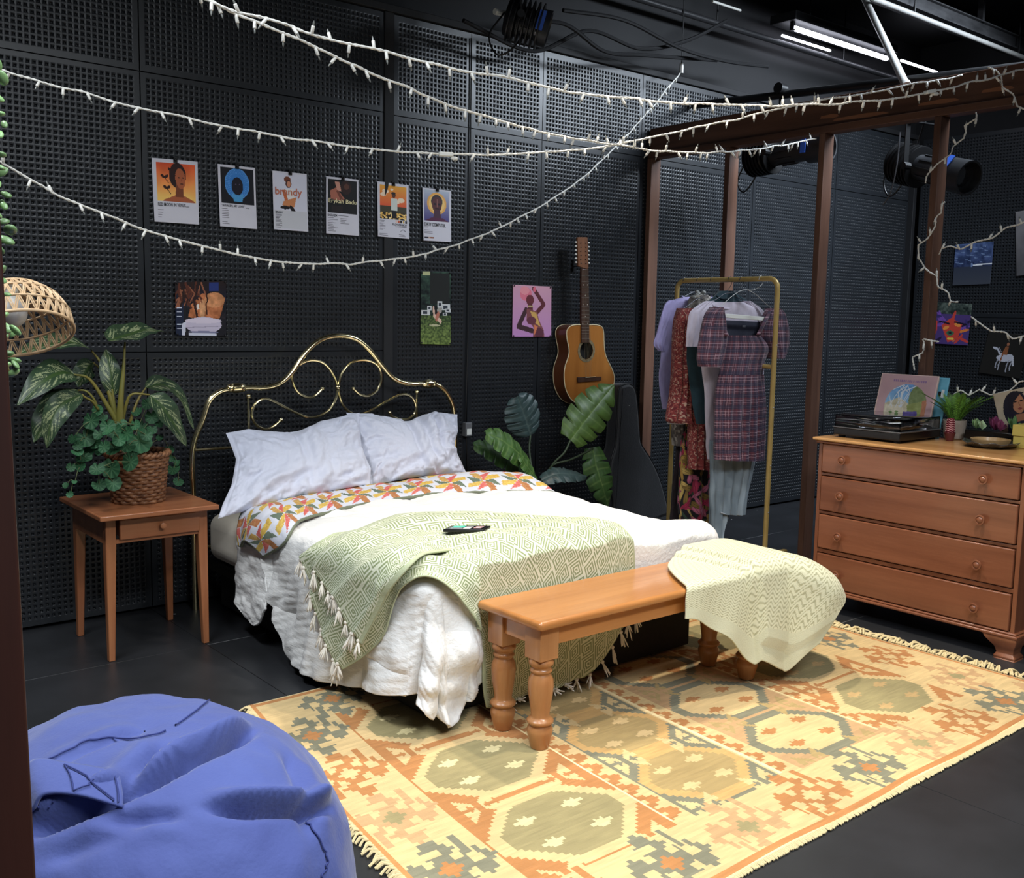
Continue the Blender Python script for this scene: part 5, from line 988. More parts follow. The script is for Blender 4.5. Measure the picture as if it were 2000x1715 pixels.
# four: dark photograph with light lettering
a = base(4); a.rect(0.05, 0.04, 0.955, 0.625, (24, 23, 24)); a.ell(0.6, 0.17, 0.17, 0.12, (52, 32, 28)); a.ell(0.62, 0.15, 0.08, 0.05, (96, 60, 48)); a.poly([(0.12, 0.24), (0.30, 0.18), (0.44, 0.28), (0.56, 0.36), (0.50, 0.42), (0.14, 0.38)], (176, 108, 88)); a.poly([(0.26, 0.08), (0.40, 0.08), (0.46, 0.24), (0.34, 0.24)], (206, 148, 128)); a.poly([(0.30, 0.24), (0.36, 0.22), (0.54, 0.40), (0.46, 0.42)], (120, 70, 56)); a.rect(0.16, 0.5, 0.5, 0.62, (40, 32, 32))
tracks(a, 0.05, 0.71, 0.94, 9, 0.3, 8); tracks(a, 0.42, 0.71, 0.80, 4, 0.3, 9); a.rect(0.36, 0.665, 0.68, 0.675, (110, 108, 116))
poster('poster of a dark photograph lettered in cream Erykah Badu, titled BADUIZM', [(637, 344), (700, 351), (700, 461), (636, 456)], a, [('Erykah Badu', 0.07, 0.475, 0.86, 0.10, M_ink3), ('BADUIZM', 0.05, 0.69, 0.28, 0.04, M_ink)])
# five: orange sunset over a flower field
a = base(5); a.vgrad(0.05, 0.42, (240, 172, 60), (232, 98, 60), 0.08, 0.93); a.rect(0.08, 0.42, 0.93, 0.55, (70, 66, 48))
for x, y, r in ((0.25, 0.16, 0.1), (0.75, 0.3, 0.11), (0.62, 0.34, 0.08), (0.18, 0.22, 0.09), (0.45, 0.12, 0.05)): a.ell(x, y, r, r*0.4, (250, 226, 196))
a.rect(0.08, 0.54, 0.93, 0.66, (38, 30, 24)); rr = random.Random(2)
for k in range(60): a.ell(0.09+rr.random()*0.83, 0.55+rr.random()*0.10, 0.03, 0.016, (240, 190, 96) if k % 3 else (252, 226, 160))
a.rect(0.43, 0.28, 0.62, 0.5, (216, 222, 214)); a.rect(0.45, 0.5, 0.60, 0.64, (24, 24, 28)); a.ell(0.51, 0.22, 0.06, 0.05, (90, 54, 40)); a.ell(0.50, 0.185, 0.07, 0.022, (40, 34, 34)); a.a[(a.Y > 0.66)] = PAP; a.a[(a.X < 0.08) | (a.X > 0.93)] = PAP
for k, c in enumerate(((232, 196, 180), (196, 92, 64), (40, 32, 30), (214, 178, 96), (50, 46, 50))): a.rect(0.56+k*0.078, 0.675, 0.62+k*0.078, 0.72, c)
tracks(a, 0.06, 0.69, 0.88, 9, 0.2, 10); tracks(a, 0.05, 0.93, 0.96, 2, 0.35, 11); a.rect(0.55, 0.79, 0.92, 0.80, (90, 88, 96)); a.line([(0.7, 0.88), (0.8, 0.84), (0.88, 0.87)], 0.006, (80, 80, 90)); tracks(a, 0.66, 0.93, 0.96, 2, 0.27, 12)
poster('poster of a figure in an orange flower field, titled FLOWER BOY', [(737, 354), (798, 362), (798, 467), (737, 462)], a, [('FLOWER BOY', 0.46, 0.775, 0.47, 0.042, M_ink)])
# six: dark head before a sun disc
a = base(6); a.vgrad(0.03, 0.62, (190, 200, 214), (78, 70, 130), 0.05, 0.93); a.ell(0.49, 0.28, 0.34, 0.21, (240, 178, 92)); a.ell(0.49, 0.28, 0.28, 0.17, (250, 208, 130)); a.ell(0.49, 0.24, 0.2, 0.13, (64, 54, 60)); a.ell(0.49, 0.30, 0.17, 0.15, (92, 50, 52)); a.poly([(0.40, 0.40), (0.60, 0.40), (0.66, 0.62), (0.34, 0.62)], (78, 50, 66)); a.ell(0.42, 0.29, 0.05, 0.02, (40, 28, 40)); a.ell(0.57, 0.29, 0.05, 0.02, (40, 28, 40)); a.line([(0.5, 0.2), (0.5, 0.34)], 0.01, (150, 100, 96)); a.rect(0.42, 0.37, 0.58, 0.385, (50, 26, 34))
a.poly([(0.05, 0.62), (0.30, 0.55), (0.70, 0.55), (0.93, 0.62)], (90, 40, 70)); a.a[(a.Y > 0.62)] = PAP; tracks(a, 0.04, 0.79, 0.85, 3, 0.35, 13); a.rect(0.04, 0.925, 0.17, 0.95, (46, 38, 48)); a.rect(0.17, 0.925, 0.24, 0.95, (200, 170, 150)); a.rect(0.24, 0.925, 0.38, 0.95, (150, 90, 60))
poster('poster of a dark face before a golden disc, titled DIRTY COMPUTER', [(825, 366), (881, 373), (880, 473), (826, 470)], a, [('DIRTY COMPUTER.', 0.04, 0.715, 0.74, 0.065, M_ink), ('2018', 0.04, 0.745, 0.12, 0.022, mat('grey_ink', (120, 118, 124), 0.6))])
# lower photographs
a = Art(84, 96, (24, 22, 30)); a.vgrad(0, 0.35, (36, 22, 20), (24, 26, 46)); a.rect(0, 0.4, 0.16, 1, (24, 34, 60)); a.rect(0.66, 0.02, 0.84, 0.18, (40, 56, 120)); a.poly([(0.24, 0.66), (0.30, 0.42), (0.52, 0.22), (0.80, 0.26), (0.98, 0.30), (0.92, 0.5), (0.86, 0.68)], (186, 112, 70)); a.ell(0.76, 0.34, 0.2, 0.14, (206, 140, 94)); a.ell(0.52, 0.5, 0.06, 0.17, (214, 156, 110)); a.noise((26, 18, 14), 14, 4, (0.2, 0.2, 0.98, 0.68))
rr = random.Random(9)
for k in range(26):
    x = 0.05+rr.random()*0.45; y = rr.random()*0.2; a.line([(x, y), (x+rr.uniform(-.1, .12), y+0.14), (x+rr.uniform(-.12, .14), y+0.3)], 0.012+0.01*rr.random(), ((44, 22, 18), (92, 46, 32), (150, 92, 66))[k % 3])
a.line([(0.60, 0.16), (0.62, 0.36), (0.59, 0.42), (0.61, 0.6)], 0.012, (48, 22, 16)); a.line([(0.36, 0.4), (0.42, 0.66)], 0.02, (40, 20, 18)); a.poly([(0.40, 0.43), (0.45, 0.41), (0.46, 0.5), (0.42, 0.52)], (236, 226, 216))
a.ell(0.54, 0.8, 0.36, 0.15, (206, 196, 216)); a.ell(0.54, 0.72, 0.36, 0.05, (222, 210, 226)); a.rect(0.25, 0.95, 0.8, 1.0, (214, 216, 232)); a.poly([(0.12, 0.78), (0.2, 0.74), (0.18, 1), (0.12, 1)], (214, 216, 232)); a.line([(0.2, 0.85), (0.88, 0.82)], 0.006, (168, 158, 182)); a.ell(0.54, 0.93, 0.3, 0.02, (130, 130, 160))
for y in (0.48, 0.56, 0.64, 0.79, 0.87): a.line([(0.03, y), (0.11, y)], 0.007, (220, 224, 240))
poster("square photograph of a woman's bare shoulders and white wrap, above the nightstand", [(342, 551), (442, 549), (442, 657), (343, 655)], a, (), 'corners', name='photograph', bulge=0.002)
a = Art(56, 132, (30, 40, 34)); a.vgrad(0, 0.6, (40, 62, 52), (22, 32, 30)); a.noise((26, 34, 26), 9, 3); a.rect(0.30, 0.02, 0.96, 0.45, (34, 36, 34)); a.rect(0.05, 0, 0.3, 0.05, (196, 200, 150)); a.vgrad(0.6, 1.0, (70, 88, 50), (104, 122, 62)); a.noise((36, 38, 22), 22, 7, (0, 0.58, 1, 1))
for x, y, w, h in ((0.02, 0.53, 0.28, 0.07), (0.22, 0.47, 0.14, 0.06), (0.56, 0.40, 0.16, 0.09), (0.7, 0.44, 0.28, 0.08), (0.82, 0.5, 0.18, 0.05), (0.74, 0.56, 0.14, 0.04)): a.rect(x, y, x+w, y+h, (210, 212, 212)); a.rect(x+w*0.2, y+h*0.25, x+w*0.7, y+h*0.8, (60, 66, 76))
a.rect(0.40, 0.46, 0.54, 0.6, (20, 18, 20)); a.line([(0.42, 0.5), (0.44, 0.6), (0.66, 0.68)], 0.03, (226, 190, 170)); a.ell(0.62, 0.53, 0.08, 0.04, (170, 164, 156)); a.line([(0.58, 0.58), (0.52, 0.64)], 0.04, (190, 120, 100)); a.ell(0.46, 0.735, 0.19, 0.013, (190, 188, 150))
poster('tall photograph of a person sitting on grass beside white stacked objects', [(822, 530), (880, 531), (880, 674), (821, 672)], a, (), 'corners', name='photograph', bulge=0.002)
a = Art(76, 98, (206, 150, 190)); a.vgrad(0, 1, (214, 160, 180), (196, 140, 196)); m = a.X > 0.6; a.a[m] = a.a[m]*0.94+np.array((214, 168, 150.))*0.06
a.ell(0.33, 0.17, 0.15, 0.13, (226, 120, 140)); a.ell(0.3, 0.1, 0.12, 0.08, (236, 150, 160)); a.ell(0.44, 0.28, 0.10, 0.10, (110, 48, 56)); a.poly([(0.38, 0.34), (0.5, 0.34), (0.52, 0.48), (0.38, 0.48)], (100, 50, 52)); a.rect(0.38, 0.385, 0.51, 0.42, (190, 170, 120))
a.line([(0.53, 0.06), (0.80, 0.36), (0.62, 0.52)], 0.045, (100, 46, 52)); a.line([(0.34, 0.47), (0.15, 0.80), (0.50, 0.88)], 0.05, (70, 44, 50)); a.poly([(0.36, 0.45), (0.62, 0.50), (0.68, 0.68), (0.80, 0.86), (0.82, 1), (0.52, 1), (0.54, 0.82), (0.36, 0.66)], (136, 78, 80)); a.poly([(0.44, 0.5), (0.6, 0.52), (0.66, 0.66), (0.72, 0.8), (0.6, 0.74), (0.5, 0.6)], (214, 168, 96)); a.ell(0.48, 0.68, 0.12, 0.08, (110, 56, 70)); a.ell(0.68, 0.92, 0.12, 0.1, (100, 52, 66)); a.poly([(0.55, 0.76), (0.64, 0.8), (0.56, 0.98)], (224, 130, 90)); a.ell(0.55, 0.07, 0.04, 0.05, (226, 110, 130))
poster('pink photograph of a posing woman with one arm raised, beside the guitar', [(1002, 556), (1077, 560), (1076, 658), (1000, 658)], a, (), 'corners', name='photograph', bulge=0.002)
# right wall, seen through the stud frame
RWX = 8.37
a = Art(70, 74, (44, 58, 92)); a.vgrad(0, 0.55, (66, 84, 124), (48, 60, 96)); a.vgrad(0.55, 1, (52, 58, 74), (66, 70, 80)); a.noise((26, 28, 34), 8, 2, (0, 0, 1, 0.55))
for k in range(24): x, y = RNG.uniform(0, 0.9), RNG.uniform(0.02, 0.5); a.line([(x, y), (x+0.08, y+0.01)], 0.008, (120, 140, 176))
a.line([(0.52, 0.525), (1, 0.51)], 0.016, (236, 238, 240)); a.ell(0.48, 0.52, 0.03, 0.05, (120, 140, 180)); rp = dict(plane=(0, RWX), nrm=(-1, 0, 0), name='photograph', bulge=0.002)
poster('photograph of dark blue sea with a thin white line', [(1866, 478), (1941, 472), (1934, 555), (1860, 558)], a, (), None, **rp)
a = Art(70, 78, (80, 60, 120)); a.rect(0, 0, 1, 0.27, (64, 74, 68)); a.noise((40, 40, 36), 16, 5, (0, 0, 1, 0.27))
for k in range(22):
    x, y, an = RNG.uniform(0.05, 0.95), RNG.uniform(0.3, 0.98), RNG.uniform(0, PI); a.ell(x, y, 0.16, 0.035, ((120, 80, 170), (206, 70, 60), (40, 30, 60), (228, 130, 60), (60, 50, 110))[k % 5], an)
a.poly([(0.25, 0.55), (0.5, 0.35), (0.8, 0.5), (0.72, 0.85), (0.45, 0.95)], (206, 72, 58)); a.ell(0.38, 0.6, 0.09, 0.04, (240, 150, 70), -0.4); a.ell(0.68, 0.52, 0.09, 0.04, (240, 150, 70), 0.2); a.ell(0.5, 0.72, 0.1, 0.06, (60, 110, 80)); a.ell(0.5, 0.72, 0.04, 0.025, (30, 34, 40)); a.ell(0.52, 0.86, 0.1, 0.03, (246, 200, 80)); a.line([(0.2, 0.45), (0.45, 0.5)], 0.02, (30, 20, 40)); a.line([(0.6, 0.45), (0.9, 0.5)], 0.02, (30, 20, 40))
poster('square picture of an abstract red and purple face with orange eyes', [(1823, 590), (1899, 594), (1890, 675), (1819, 671)], a, (), None, **rp)
a = Art(80, 80, (36, 34, 31)); hs = (206, 206, 216); a.ell(0.5, 0.58, 0.16, 0.085, hs); a.ell(0.64, 0.56, 0.10, 0.09, hs); a.poly([(0.38, 0.5), (0.30, 0.38), (0.36, 0.34), (0.48, 0.52)], hs); a.ell(0.27, 0.37, 0.075, 0.03, hs, 0.25)
for x, y in ((0.36, 0.82), (0.43, 0.86), (0.62, 0.88), (0.70, 0.84)): a.line([(x+0.03, 0.62), (x, 0.74), (x+0.01, y)], 0.014, (176, 176, 186))
a.line([(0.72, 0.52), (0.77, 0.72)], 0.015, (220, 220, 228)); a.poly([(0.44, 0.5), (0.50, 0.30), (0.58, 0.30), (0.58, 0.5)], (150, 92, 58)); a.ell(0.545, 0.25, 0.03, 0.04, (170, 110, 80)); a.line([(0.47, 0.5), (0.45, 0.66)], 0.016, (150, 92, 58)); a.line([(0.33, 0.34), (0.42, 0.46)], 0.012, (60, 60, 64))
poster("dark tilted picture of a rider on a white horse on the right wall", [(1931, 648), (2012, 655), (1992, 740), (1911, 728)], a, (), None, **rp)
a = Art(60, 80, (110, 108, 110)); a.vgrad(0, 1, (128, 124, 124), (92, 90, 92)); a.noise((8, 8, 8), 5, 2); a.ell(0.75, 0.6, 0.4, 0.2, (52, 50, 54)); a.rect(0.6, 0.7, 1, 1, (60, 58, 62))
poster('grey portrait-format photograph cut off by the right edge of the view', [(1983, 414), (2062, 402), (2066, 530), (1985, 540)], a, (), None, **rp)
# ------------------------------------------------------------------ GUITAR
GY = 4.615
def g7(x, y, yv=GY): return on(1050+x*190/858, 440+y*190/858, 1, yv)
M_spr = wood('spruce_top', (150, 92, 38), (178, 116, 54), 'z', 0.35, 5, 0.3); M_mah = wood('mahogany_side', (86, 46, 26), (112, 64, 38), 'z', 0.35, 6, 0.3)
M_rose = wood('rosewood', (54, 34, 26), (82, 56, 42), 'z', 0.45, 9); M_bindg = mat('cream_binding', (222, 206, 166), 0.4); M_hole = mat('dark_inside', (12, 9, 8), 0.9)
O2 = [(390, 880), (340, 878), (290, 890), (262, 920), (255, 960), (262, 1020), (274, 1075), (276, 1130), (262, 1185), (243, 1240), (233, 1310), (238, 1400), (258, 1470), (296, 1535), (350, 1572), (410, 1588), (470, 1590), (540, 1572), (600, 1535), (645, 1475), (670, 1405), (676, 1340), (660, 1280), (634, 1225), (606, 1165), (590, 1100), (585, 1020), (582, 950), (572, 905), (545, 885), (500, 878), (455, 879)]
Pg = np.array([g7(*p) for p in O2]); Pg = np.concatenate([Pg, Pg[:1]]); Pg = smooth(Pg, 160)[:-1]
gt = thing('acoustic_guitar', 'honey brown twelve-string acoustic guitar hanging on the black perforated wall', 'guitar', tuple(np.array([Pg[:, 0].mean(), GY+0.05, Pg[:, 2].min()])))
poly = [(p[0], p[2]) for p in Pg]
MB().prism(poly[::-1], (0, GY+0.003, 0), (1, 0, 0), (0, 0, 1), -0.0001).v
D_G = 0.10
mb = MB(); n = len(Pg); A = Pg+np.array((0, 0.003, 0)); B = Pg+np.array((0, D_G, 0)); mb.grid(np.stack([np.concatenate([A, A[:1]]), np.concatenate([B, B[:1]])], 1)); mb.add(B, [tuple(range(n))]); mb.build('body', M_mah, gt, smooth=50)
hc = g7(430, 1105); hr = np.linalg.norm(g7(487, 1105)-hc)*0.97
# the top is a ring plate around the sound hole
ang = np.arctan2(Pg[:, 2]-hc[2], Pg[:, 0]-hc[0]); H = np.stack([hc[0]+hr*np.cos(ang), np.full(n, GY), hc[2]+hr*np.sin(ang)], 1)
mb = MB(); mb.grid(np.stack([np.concatenate([Pg, Pg[:1]]), np.concatenate([H, H[:1]])], 1)); mb.build('top', M_spr, gt, smooth=0)
MB().tube(Pg, 0.0032, 6, closed=True).build('binding', M_bindg, gt, smooth=175); MB().tube(B, 0.003, 6, closed=True).build('binding', M_bindg, gt, smooth=175)
q = Matrix.Rotation(PI/2, 4, 'X')
MB().lathe([(hr*1.02, 0), (hr*1.35, 0), (hr*1.35, 0.001), (hr*1.02, 0.001)], hc-np.array((0, 0.0005, 0)), 48, q, cap=False).build('rosette', mat('rosette', (92, 80, 58), 0.5, noise=((142, 126, 92), 60, (1, 1, 1), 3)), gt)
mb = MB(); mb.lathe([(0.001, 0), (hr*1.2, 0)], hc+np.array((0, 0.04, 0)), 32, q, cap=False); mb.build('sound_hole', M_hole, gt)
def slab(pts, y, t, name, m, par, bev=0.001): 
    P = np.array([g7(*p, y) for p in pts]); mb = MB(); n = len(P); mb.add(np.concatenate([P, P+np.array((0, t, 0))]), [tuple(range(n)), tuple(range(2*n-1, n-1, -1))]+[(i, n+i, n+(i+1) % n, (i+1) % n) for i in range(n)]); return mb.build(name, m, par, mods=(BEV(bev),))
nk = slab([(388, 392), (450, 392), (458, 1035), (388, 1035)], GY-0.009, 0.008, 'fingerboard', M_rose, gt)
slab([(392, 380), (448, 380), (452, 885), (390, 885)], GY, 0.022, 'neck', M_mah, gt, 0.006)
slab([(360, 360), (354, 108), (368, 104), (396, 104), (399, 112), (403, 104), (440, 106), (450, 380), (430, 384), (400, 374)], GY-0.004, 0.016, 'headstock', wood('headstock_veneer', (110, 70, 46), (138, 92, 62), 'z', 0.45, 8), gt)
mb = MB()
for k in range(18):
    f = 392+(1360-392)*(1-2**(-k/12.0))
    if f > 1030: break
    MB().tube([g7(388+0*k, f, GY-0.010), g7(455, f, GY-0.010)], 0.0008, 5).build('fret', mat('nickel', (170, 168, 160), 0.3, 0.8), nk)
mb = MB()
for x, y in ((403, 526), (440, 526), (421, 618), (401, 700), (440, 700), (420, 804), (399, 865), (442, 865)): mb.lathe([(0.0032, 0), (0.0001, 0.0006)], g7(x, y, GY-0.0095), 12, q)
mb.build('inlay_dot', mat('pearl_dot', (226, 222, 208), 0.3), nk)
slab([(355, 1342), (425, 1338), (565, 1336), (562, 1368), (480, 1376), (358, 1386)], GY-0.010, 0.010, 'bridge', M_rose, gt)
MB().bar(g7(425, 1342, GY-0.012), g7(512, 1336, GY-0.012), 0.004, 0.003, (0, 0, 1)).build('saddle', M_bindg, gt)
mb = MB()
for k in range(6):
    x = 405+k*6.4; mb.tube([g7(396+k*9, 392, GY-0.013), g7(402+k*12+20, 1345, GY-0.014)], 0.0006, 4)
mb.build('string', mat('string_steel', (150, 140, 120), 0.35, 0.7), gt)
M_peg = mat('pearl_tuner', (226, 224, 216), 0.3)
for k in range(6):
    y = 150+k*35.5
    a = g7(352, y, GY+0.008); MB().ball(a+np.array((-0.012, 0, 0)), (0.010, 0.005, 0.006), 10, 8).build('tuning_peg', M_peg, gt)
    b = g7(448, y+5, GY+0.008); MB().ball(b+np.array((0.006, 0.003, 0)), (0.008, 0.005, 0.006), 10, 8).build('tuning_peg', M_peg, gt)
mb = MB()
for k in range(6):
    for x in (382+2*(k % 2), 425+2*(k % 2)): mb.ball(g7(x, 158+k*35.5, GY-0.006), (0.004, 0.003, 0.004), 8, 6)
mb.build('string_post', M_dark, gt)
hp_ = g7(420, 375, GY); t = thing('wall_hook', 'small black wall hook holding the guitar neck', 'hook', (hp_[0], YW-0.01, hp_[2]+0.01))
mb = MB(); mb.bar((hp_[0], YW-0.001, hp_[2]-0.02), (hp_[0], YW-0.001, hp_[2]+0.05), 0.03, 0.012, (1, 0, 0)); mb.build('plate', M_dark, t)
MB().tube(smooth([(hp_[0], YW, hp_[2]+0.012), (hp_[0], GY+0.035, hp_[2]+0.010), (hp_[0], GY+0.028, hp_[2]+0.012)], 10), 0.004, 8).build('arm', M_dark, t)
# gig bag leaning in the corner by the first stud
g8 = lambda x, y, yv=4.60: on(1160+x*180/1029, 740+y*180/1029, 1, yv)
R8 = [g8(*p) for p in ((250, 62), (320, 46), (372, 66), (402, 120), (418, 230), (430, 400), (436, 560), (446, 690), (480, 760), (556, 880), (618, 1010), (660, 1130), (700, 1280), (735, 1440))]
L8 = [g8(*p) for p in ((236, 70), (214, 110), (204, 200), (196, 330), (186, 470), (176, 600), (160, 740), (110, 900), (90, 1050), (96, 1200), (120, 1380))]
br = R8[-1]; bl = L8[-1]
out = R8+[np.array((br[0]+0.02, 4.6, 0.14)), np.array((br[0]-0.01, 4.6, 0.06)), np.array((br[0]-0.08, 4.6, 0.044)), np.array((bl[0]+0.06, 4.6, 0.044)), np.array((bl[0]-0.02, 4.6, 0.07))]+L8[::-1]
P = smooth(np.array(out+[out[0]]), 130)[:-1]; cen = P.mean(0); lean = lambda Q: Q+np.stack([Q[:, 0]*0, 0.10*(Q[:, 2]-1.0)*0.35, Q[:, 0]*0], 1)
gb = thing('guitar_bag', 'black padded guitar gig bag leaning in the corner beside the first stud', 'guitar bag', (cen[0], 4.6, 0.012))
lay = []
for o, s in ((-0.058, 0.86), (-0.055, 0.93), (-0.042, 0.985), (-0.02, 1.0), (0.02, 1.0), (0.042, 0.985), (0.05, 0.93), (0.052, 0.86)):
    Q = P.copy(); d = Q-cen; nrm2 = np.linalg.norm(np.diff(np.concatenate([P, P[:1]]), axis=0), axis=1)
    T2 = unit(np.roll(P, -1, 0)-np.roll(P, 1, 0)); N2 = np.stack([-T2[:, 2], T2[:, 1]*0, T2[:, 0]], 1); N2 *= np.sign((N2*d).sum(1).mean())
    Q = Q-N2*(1-s)*0.16; Q[:, 1] = 4.6+o; lay.append(lean(Q))
n = len(P); mb = MB(); Gs = np.array(lay); mb.grid(np.concatenate([Gs, Gs[:, :1]], 1)); mb.add(Gs[0], [tuple(range(n))]); mb.add(Gs[-1], [tuple(range(n))])
M_nyl = mat('black_nylon', (22, 23, 26), 0.6, noise=((30, 31, 35), 9, (1, 1, 1), 4), bump=(90, 0.4, (1, 1, 1)), sheen=0.25); mb.build('bag', M_nyl, gb, smooth=50)
MB().tube(np.array(lay[2])+np.array((0, -0.004, 0)), 0.005, 6, closed=True).build('piping', M_dark, gb, smooth=175)
c = g8(450, 930, 4.53); MB().box(c[0]-0.014, c[0]+0.016, 4.525, 4.535, c[2]-0.008, c[2]+0.008).build('buckle', M_pipe, gb, mods=(BEV(0.003),))
c = g8(390, 298, 4.54); MB().ball(c, (0.004, 0.004, 0.004), 8, 6).build('zip_pull', M_pipe, gb)
# ------------------------------------------------------------------ CLOTHES ON THE RACK
M_cloth = mat('printed_cloth', attr=True, rough=0.85, bump=(60, 0.2, (1, 1, 1)), sheen=0.15)
def tubecloth(mb, rows, y0, d, colf, rip=(5, 0.012, 0.0), n=96, nz=70, yo=None, wob=0.006, seed=0, uscale=None):
    """rows: (y_px, xl_px, xr_px) measured on the garment's own hanging plane y = y0"""
    Wl = np.array([on(xl, py, 1, y0) for py, xl, xr in rows]); Wr = np.array([on(xr, py, 1, y0) for py, xl, xr in rows])
    Wl, Wr = smooth(Wl, nz), smooth(Wr, nz); a = np.linspace(0, 2*PI, n, endpoint=False)[None]
    cx = ((Wl[:, 0]+Wr[:, 0])/2)[:, None]; w = ((Wr[:, 0]-Wl[:, 0])/2)[:, None]; z = ((Wl[:, 2]+Wr[:, 2])/2)[:, None]; tilt = ((Wr[:, 2]-Wl[:, 2])/2)[:, None]
    tt = np.linspace(0, 1, nz)[:, None]; k, am, ph = rip; dd = d*(np.linspace(*yo, nz)[:, None] if yo else 1)
    c, s = np.cos(a), np.sin(a); fold = am*np.sin(k*PI*c+ph+1.5*tt)*np.abs(s)*(0.35+0.65*tt)
    G = np.stack([cx+w*c, y0-dd*s*(0.55+0.45*np.abs(s))+fold, z+tilt*c+0*s], -1)
    P3 = np.stack([G[..., 0]*14, G[..., 2]*7, a*2+0*z], -1).reshape(-1, 3); G[..., 1] += wob*fbm(P3, seed, 3).reshape(G.shape[:2]); G[..., 0] += wob*0.7*fbm(P3+9, seed+3, 2).reshape(G.shape[:2])
    Gm = (G[1:]+G[:-1])/2; u = (w[1:]+w[:-1])/2*0+(uscale or float(w.mean()))*np.arcsin(np.clip(np.cos(a+PI/n), -1, 1))+np.where(np.sin(a) > 0, 0, 0.37); v = Gm[..., 2]
    mb.grid(G, colf(u+0*v, v), wrap=True); return G
flatc = lambda c, am=4: (lambda u, v: np.clip(np.asarray(c, float)+am*vnoise(np.stack([u*60, v*60, u*0], -1).reshape(-1, 3), 2).reshape(u.shape)[..., None], 0, 255))
def plaid(u, v):
    A = np.ones(u.shape+(3,))*np.array((84, 50, 66.)); t = 0.062
    fu, fv = (u/t) % 1, (v/t) % 1
    for f in (fu, fv):
        A = np.where(((f > 0.30) & (f < 0.62))[..., None], A*0.5+np.array((38, 40, 66.))*0.5, A); A = np.where((((f > 0.04) & (f < 0.10)) | ((f > 0.80) & (f < 0.85)))[..., None], A*0.45+np.array((206, 176, 184.))*0.55, A)
        A = np.where(((f > 0.44) & (f < 0.47))[..., None], A*0.6+np.array((170, 140, 156.))*0.4, A); A = np.where(((f > 0.16) & (f < 0.24))[..., None], A*0.6+np.array((120, 56, 66.))*0.4, A)
    return np.clip(A, 0, 255)
def ditsy(ground, cols, sc, thr=0.25):
    def f(u, v):
        A = np.ones(u.shape+(3,))*np.asarray(ground, float)
        for k, c in enumerate(cols):
            n = vnoise(np.stack([u*sc+k*31, v*sc, u*0+k*7], -1).reshape(-1, 3), 13+k).reshape(u.shape); A = np.where((n > thr)[..., None], np.asarray(c, float), A)
        return A
    return f
def tropical(u, v):
    A = np.ones(u.shape+(3,))*np.array((26, 18, 24.)); r2 = random.Random(12)
    for k in range(520):
        cu, cv, an = r2.uniform(-0.3, 0.6), r2.uniform(-0.05, 0.95), r2.uniform(0, 2*PI); c = np.array(((190, 44, 84), (206, 160, 76), (222, 120, 150), (150, 118, 56), (200, 60, 96), (60, 84, 64), (232, 196, 110))[k % 7], float); L, Wd = r2.uniform(0.03, 0.055), r2.uniform(0.008, 0.018)
        x = (u-cu)*math.cos(an)+(v-cv)*math.sin(an); y = -(u-cu)*math.sin(an)+(v-cv)*math.cos(an); e = (x/L)**2+(y/(Wd*(1.05-0.4*x/L)))**2
        A = np.where((e < 1)[..., None], c*(0.72+0.28*(1-np.clip(e, 0, 1)))[..., None], A); A = np.where(((e < 1) & (np.abs(y) < 0.0013))[..., None], c*0.6, A)
    return A
HANG = 'clothes on the gold rack'
def garment(name, label, cat, y0):
    return thing(name, label, cat, (RX, y0, 0.0), HANG)
def hanger(label, y0, pts, m, hook_x=None, r=0.0022):
    """wire shoulders through photo pixels plus a hook over the rail"""
    P = np.array([on(x, y, 1, y0) for x, y in pts]); mid = P[len(P)//2]; t = thing('clothes_hanger', label, 'hanger', (RX, y0, mid[2]), 'hangers on the gold rack')
    MB().tube(smooth(P, 30), r, 6).build('shoulder_wire', m, t)
    top = RZ+0.0155; H = smooth([mid, mid+(np.array((RX, y0, RZ-0.06))-mid)*0.6, np.array((RX+0.014, y0, RZ-0.03)), np.array((RX+0.019, y0, RZ)), np.array((RX+0.010, y0, top)), np.array((RX-0.008, y0, top)), np.array((RX-0.018, y0, RZ-0.005))], 30)
    MB().tube(H, 0.0018, 6).build('hook', m, t); return t
M_wire = mat('dark_wire', (60, 60, 64), 0.4, 0.7)
# plaid dress, nearest the camera
Y0 = 3.56; g = garment('dress', 'purple plaid puff-sleeved dress hanging at the front of the gold rack', 'dress', Y0)
mb = MB(); tubecloth(mb, [(655, 1417, 1484), (679, 1413, 1500), (708, 1409, 1492), (733, 1405, 1488)], Y0, 0.055, plaid, (6, 0.003, 0), n=300, nz=130, seed=1, wob=0.004); mb.build('bodice', M_cloth, g, smooth=175)
mb = MB(); tubecloth(mb, [(731, 1404, 1489), (765, 1399, 1493), (826, 1396, 1495), (898, 1397, 1491)], Y0, 0.075, plaid, (7, 0.012, 0.4), n=320, nz=260, seed=2); mb.build('skirt', M_cloth, g, smooth=175)
def sleeve(rows, y0, d, colf, par, seed, nm='sleeve', puff=0.0): mb = MB(); tubecloth(mb, rows, y0, d, colf, (4, 0.004, seed), n=200, nz=130, seed=seed, wob=0.005); return mb.build(nm, M_cloth, par, smooth=175)
sleeve([(600, 1396, 1404), (612, 1382, 1411), (640, 1372, 1416), (668, 1366, 1418), (700, 1363, 1410), (716, 1368, 1404)], Y0, 0.05, plaid, g, 3)
sleeve([(602, 1502, 1514), (614, 1494, 1530), (640, 1486, 1538), (666, 1488, 1539), (690, 1498, 1533), (700, 1504, 1526)], Y0, 0.05, plaid, g, 4)
mb = MB()
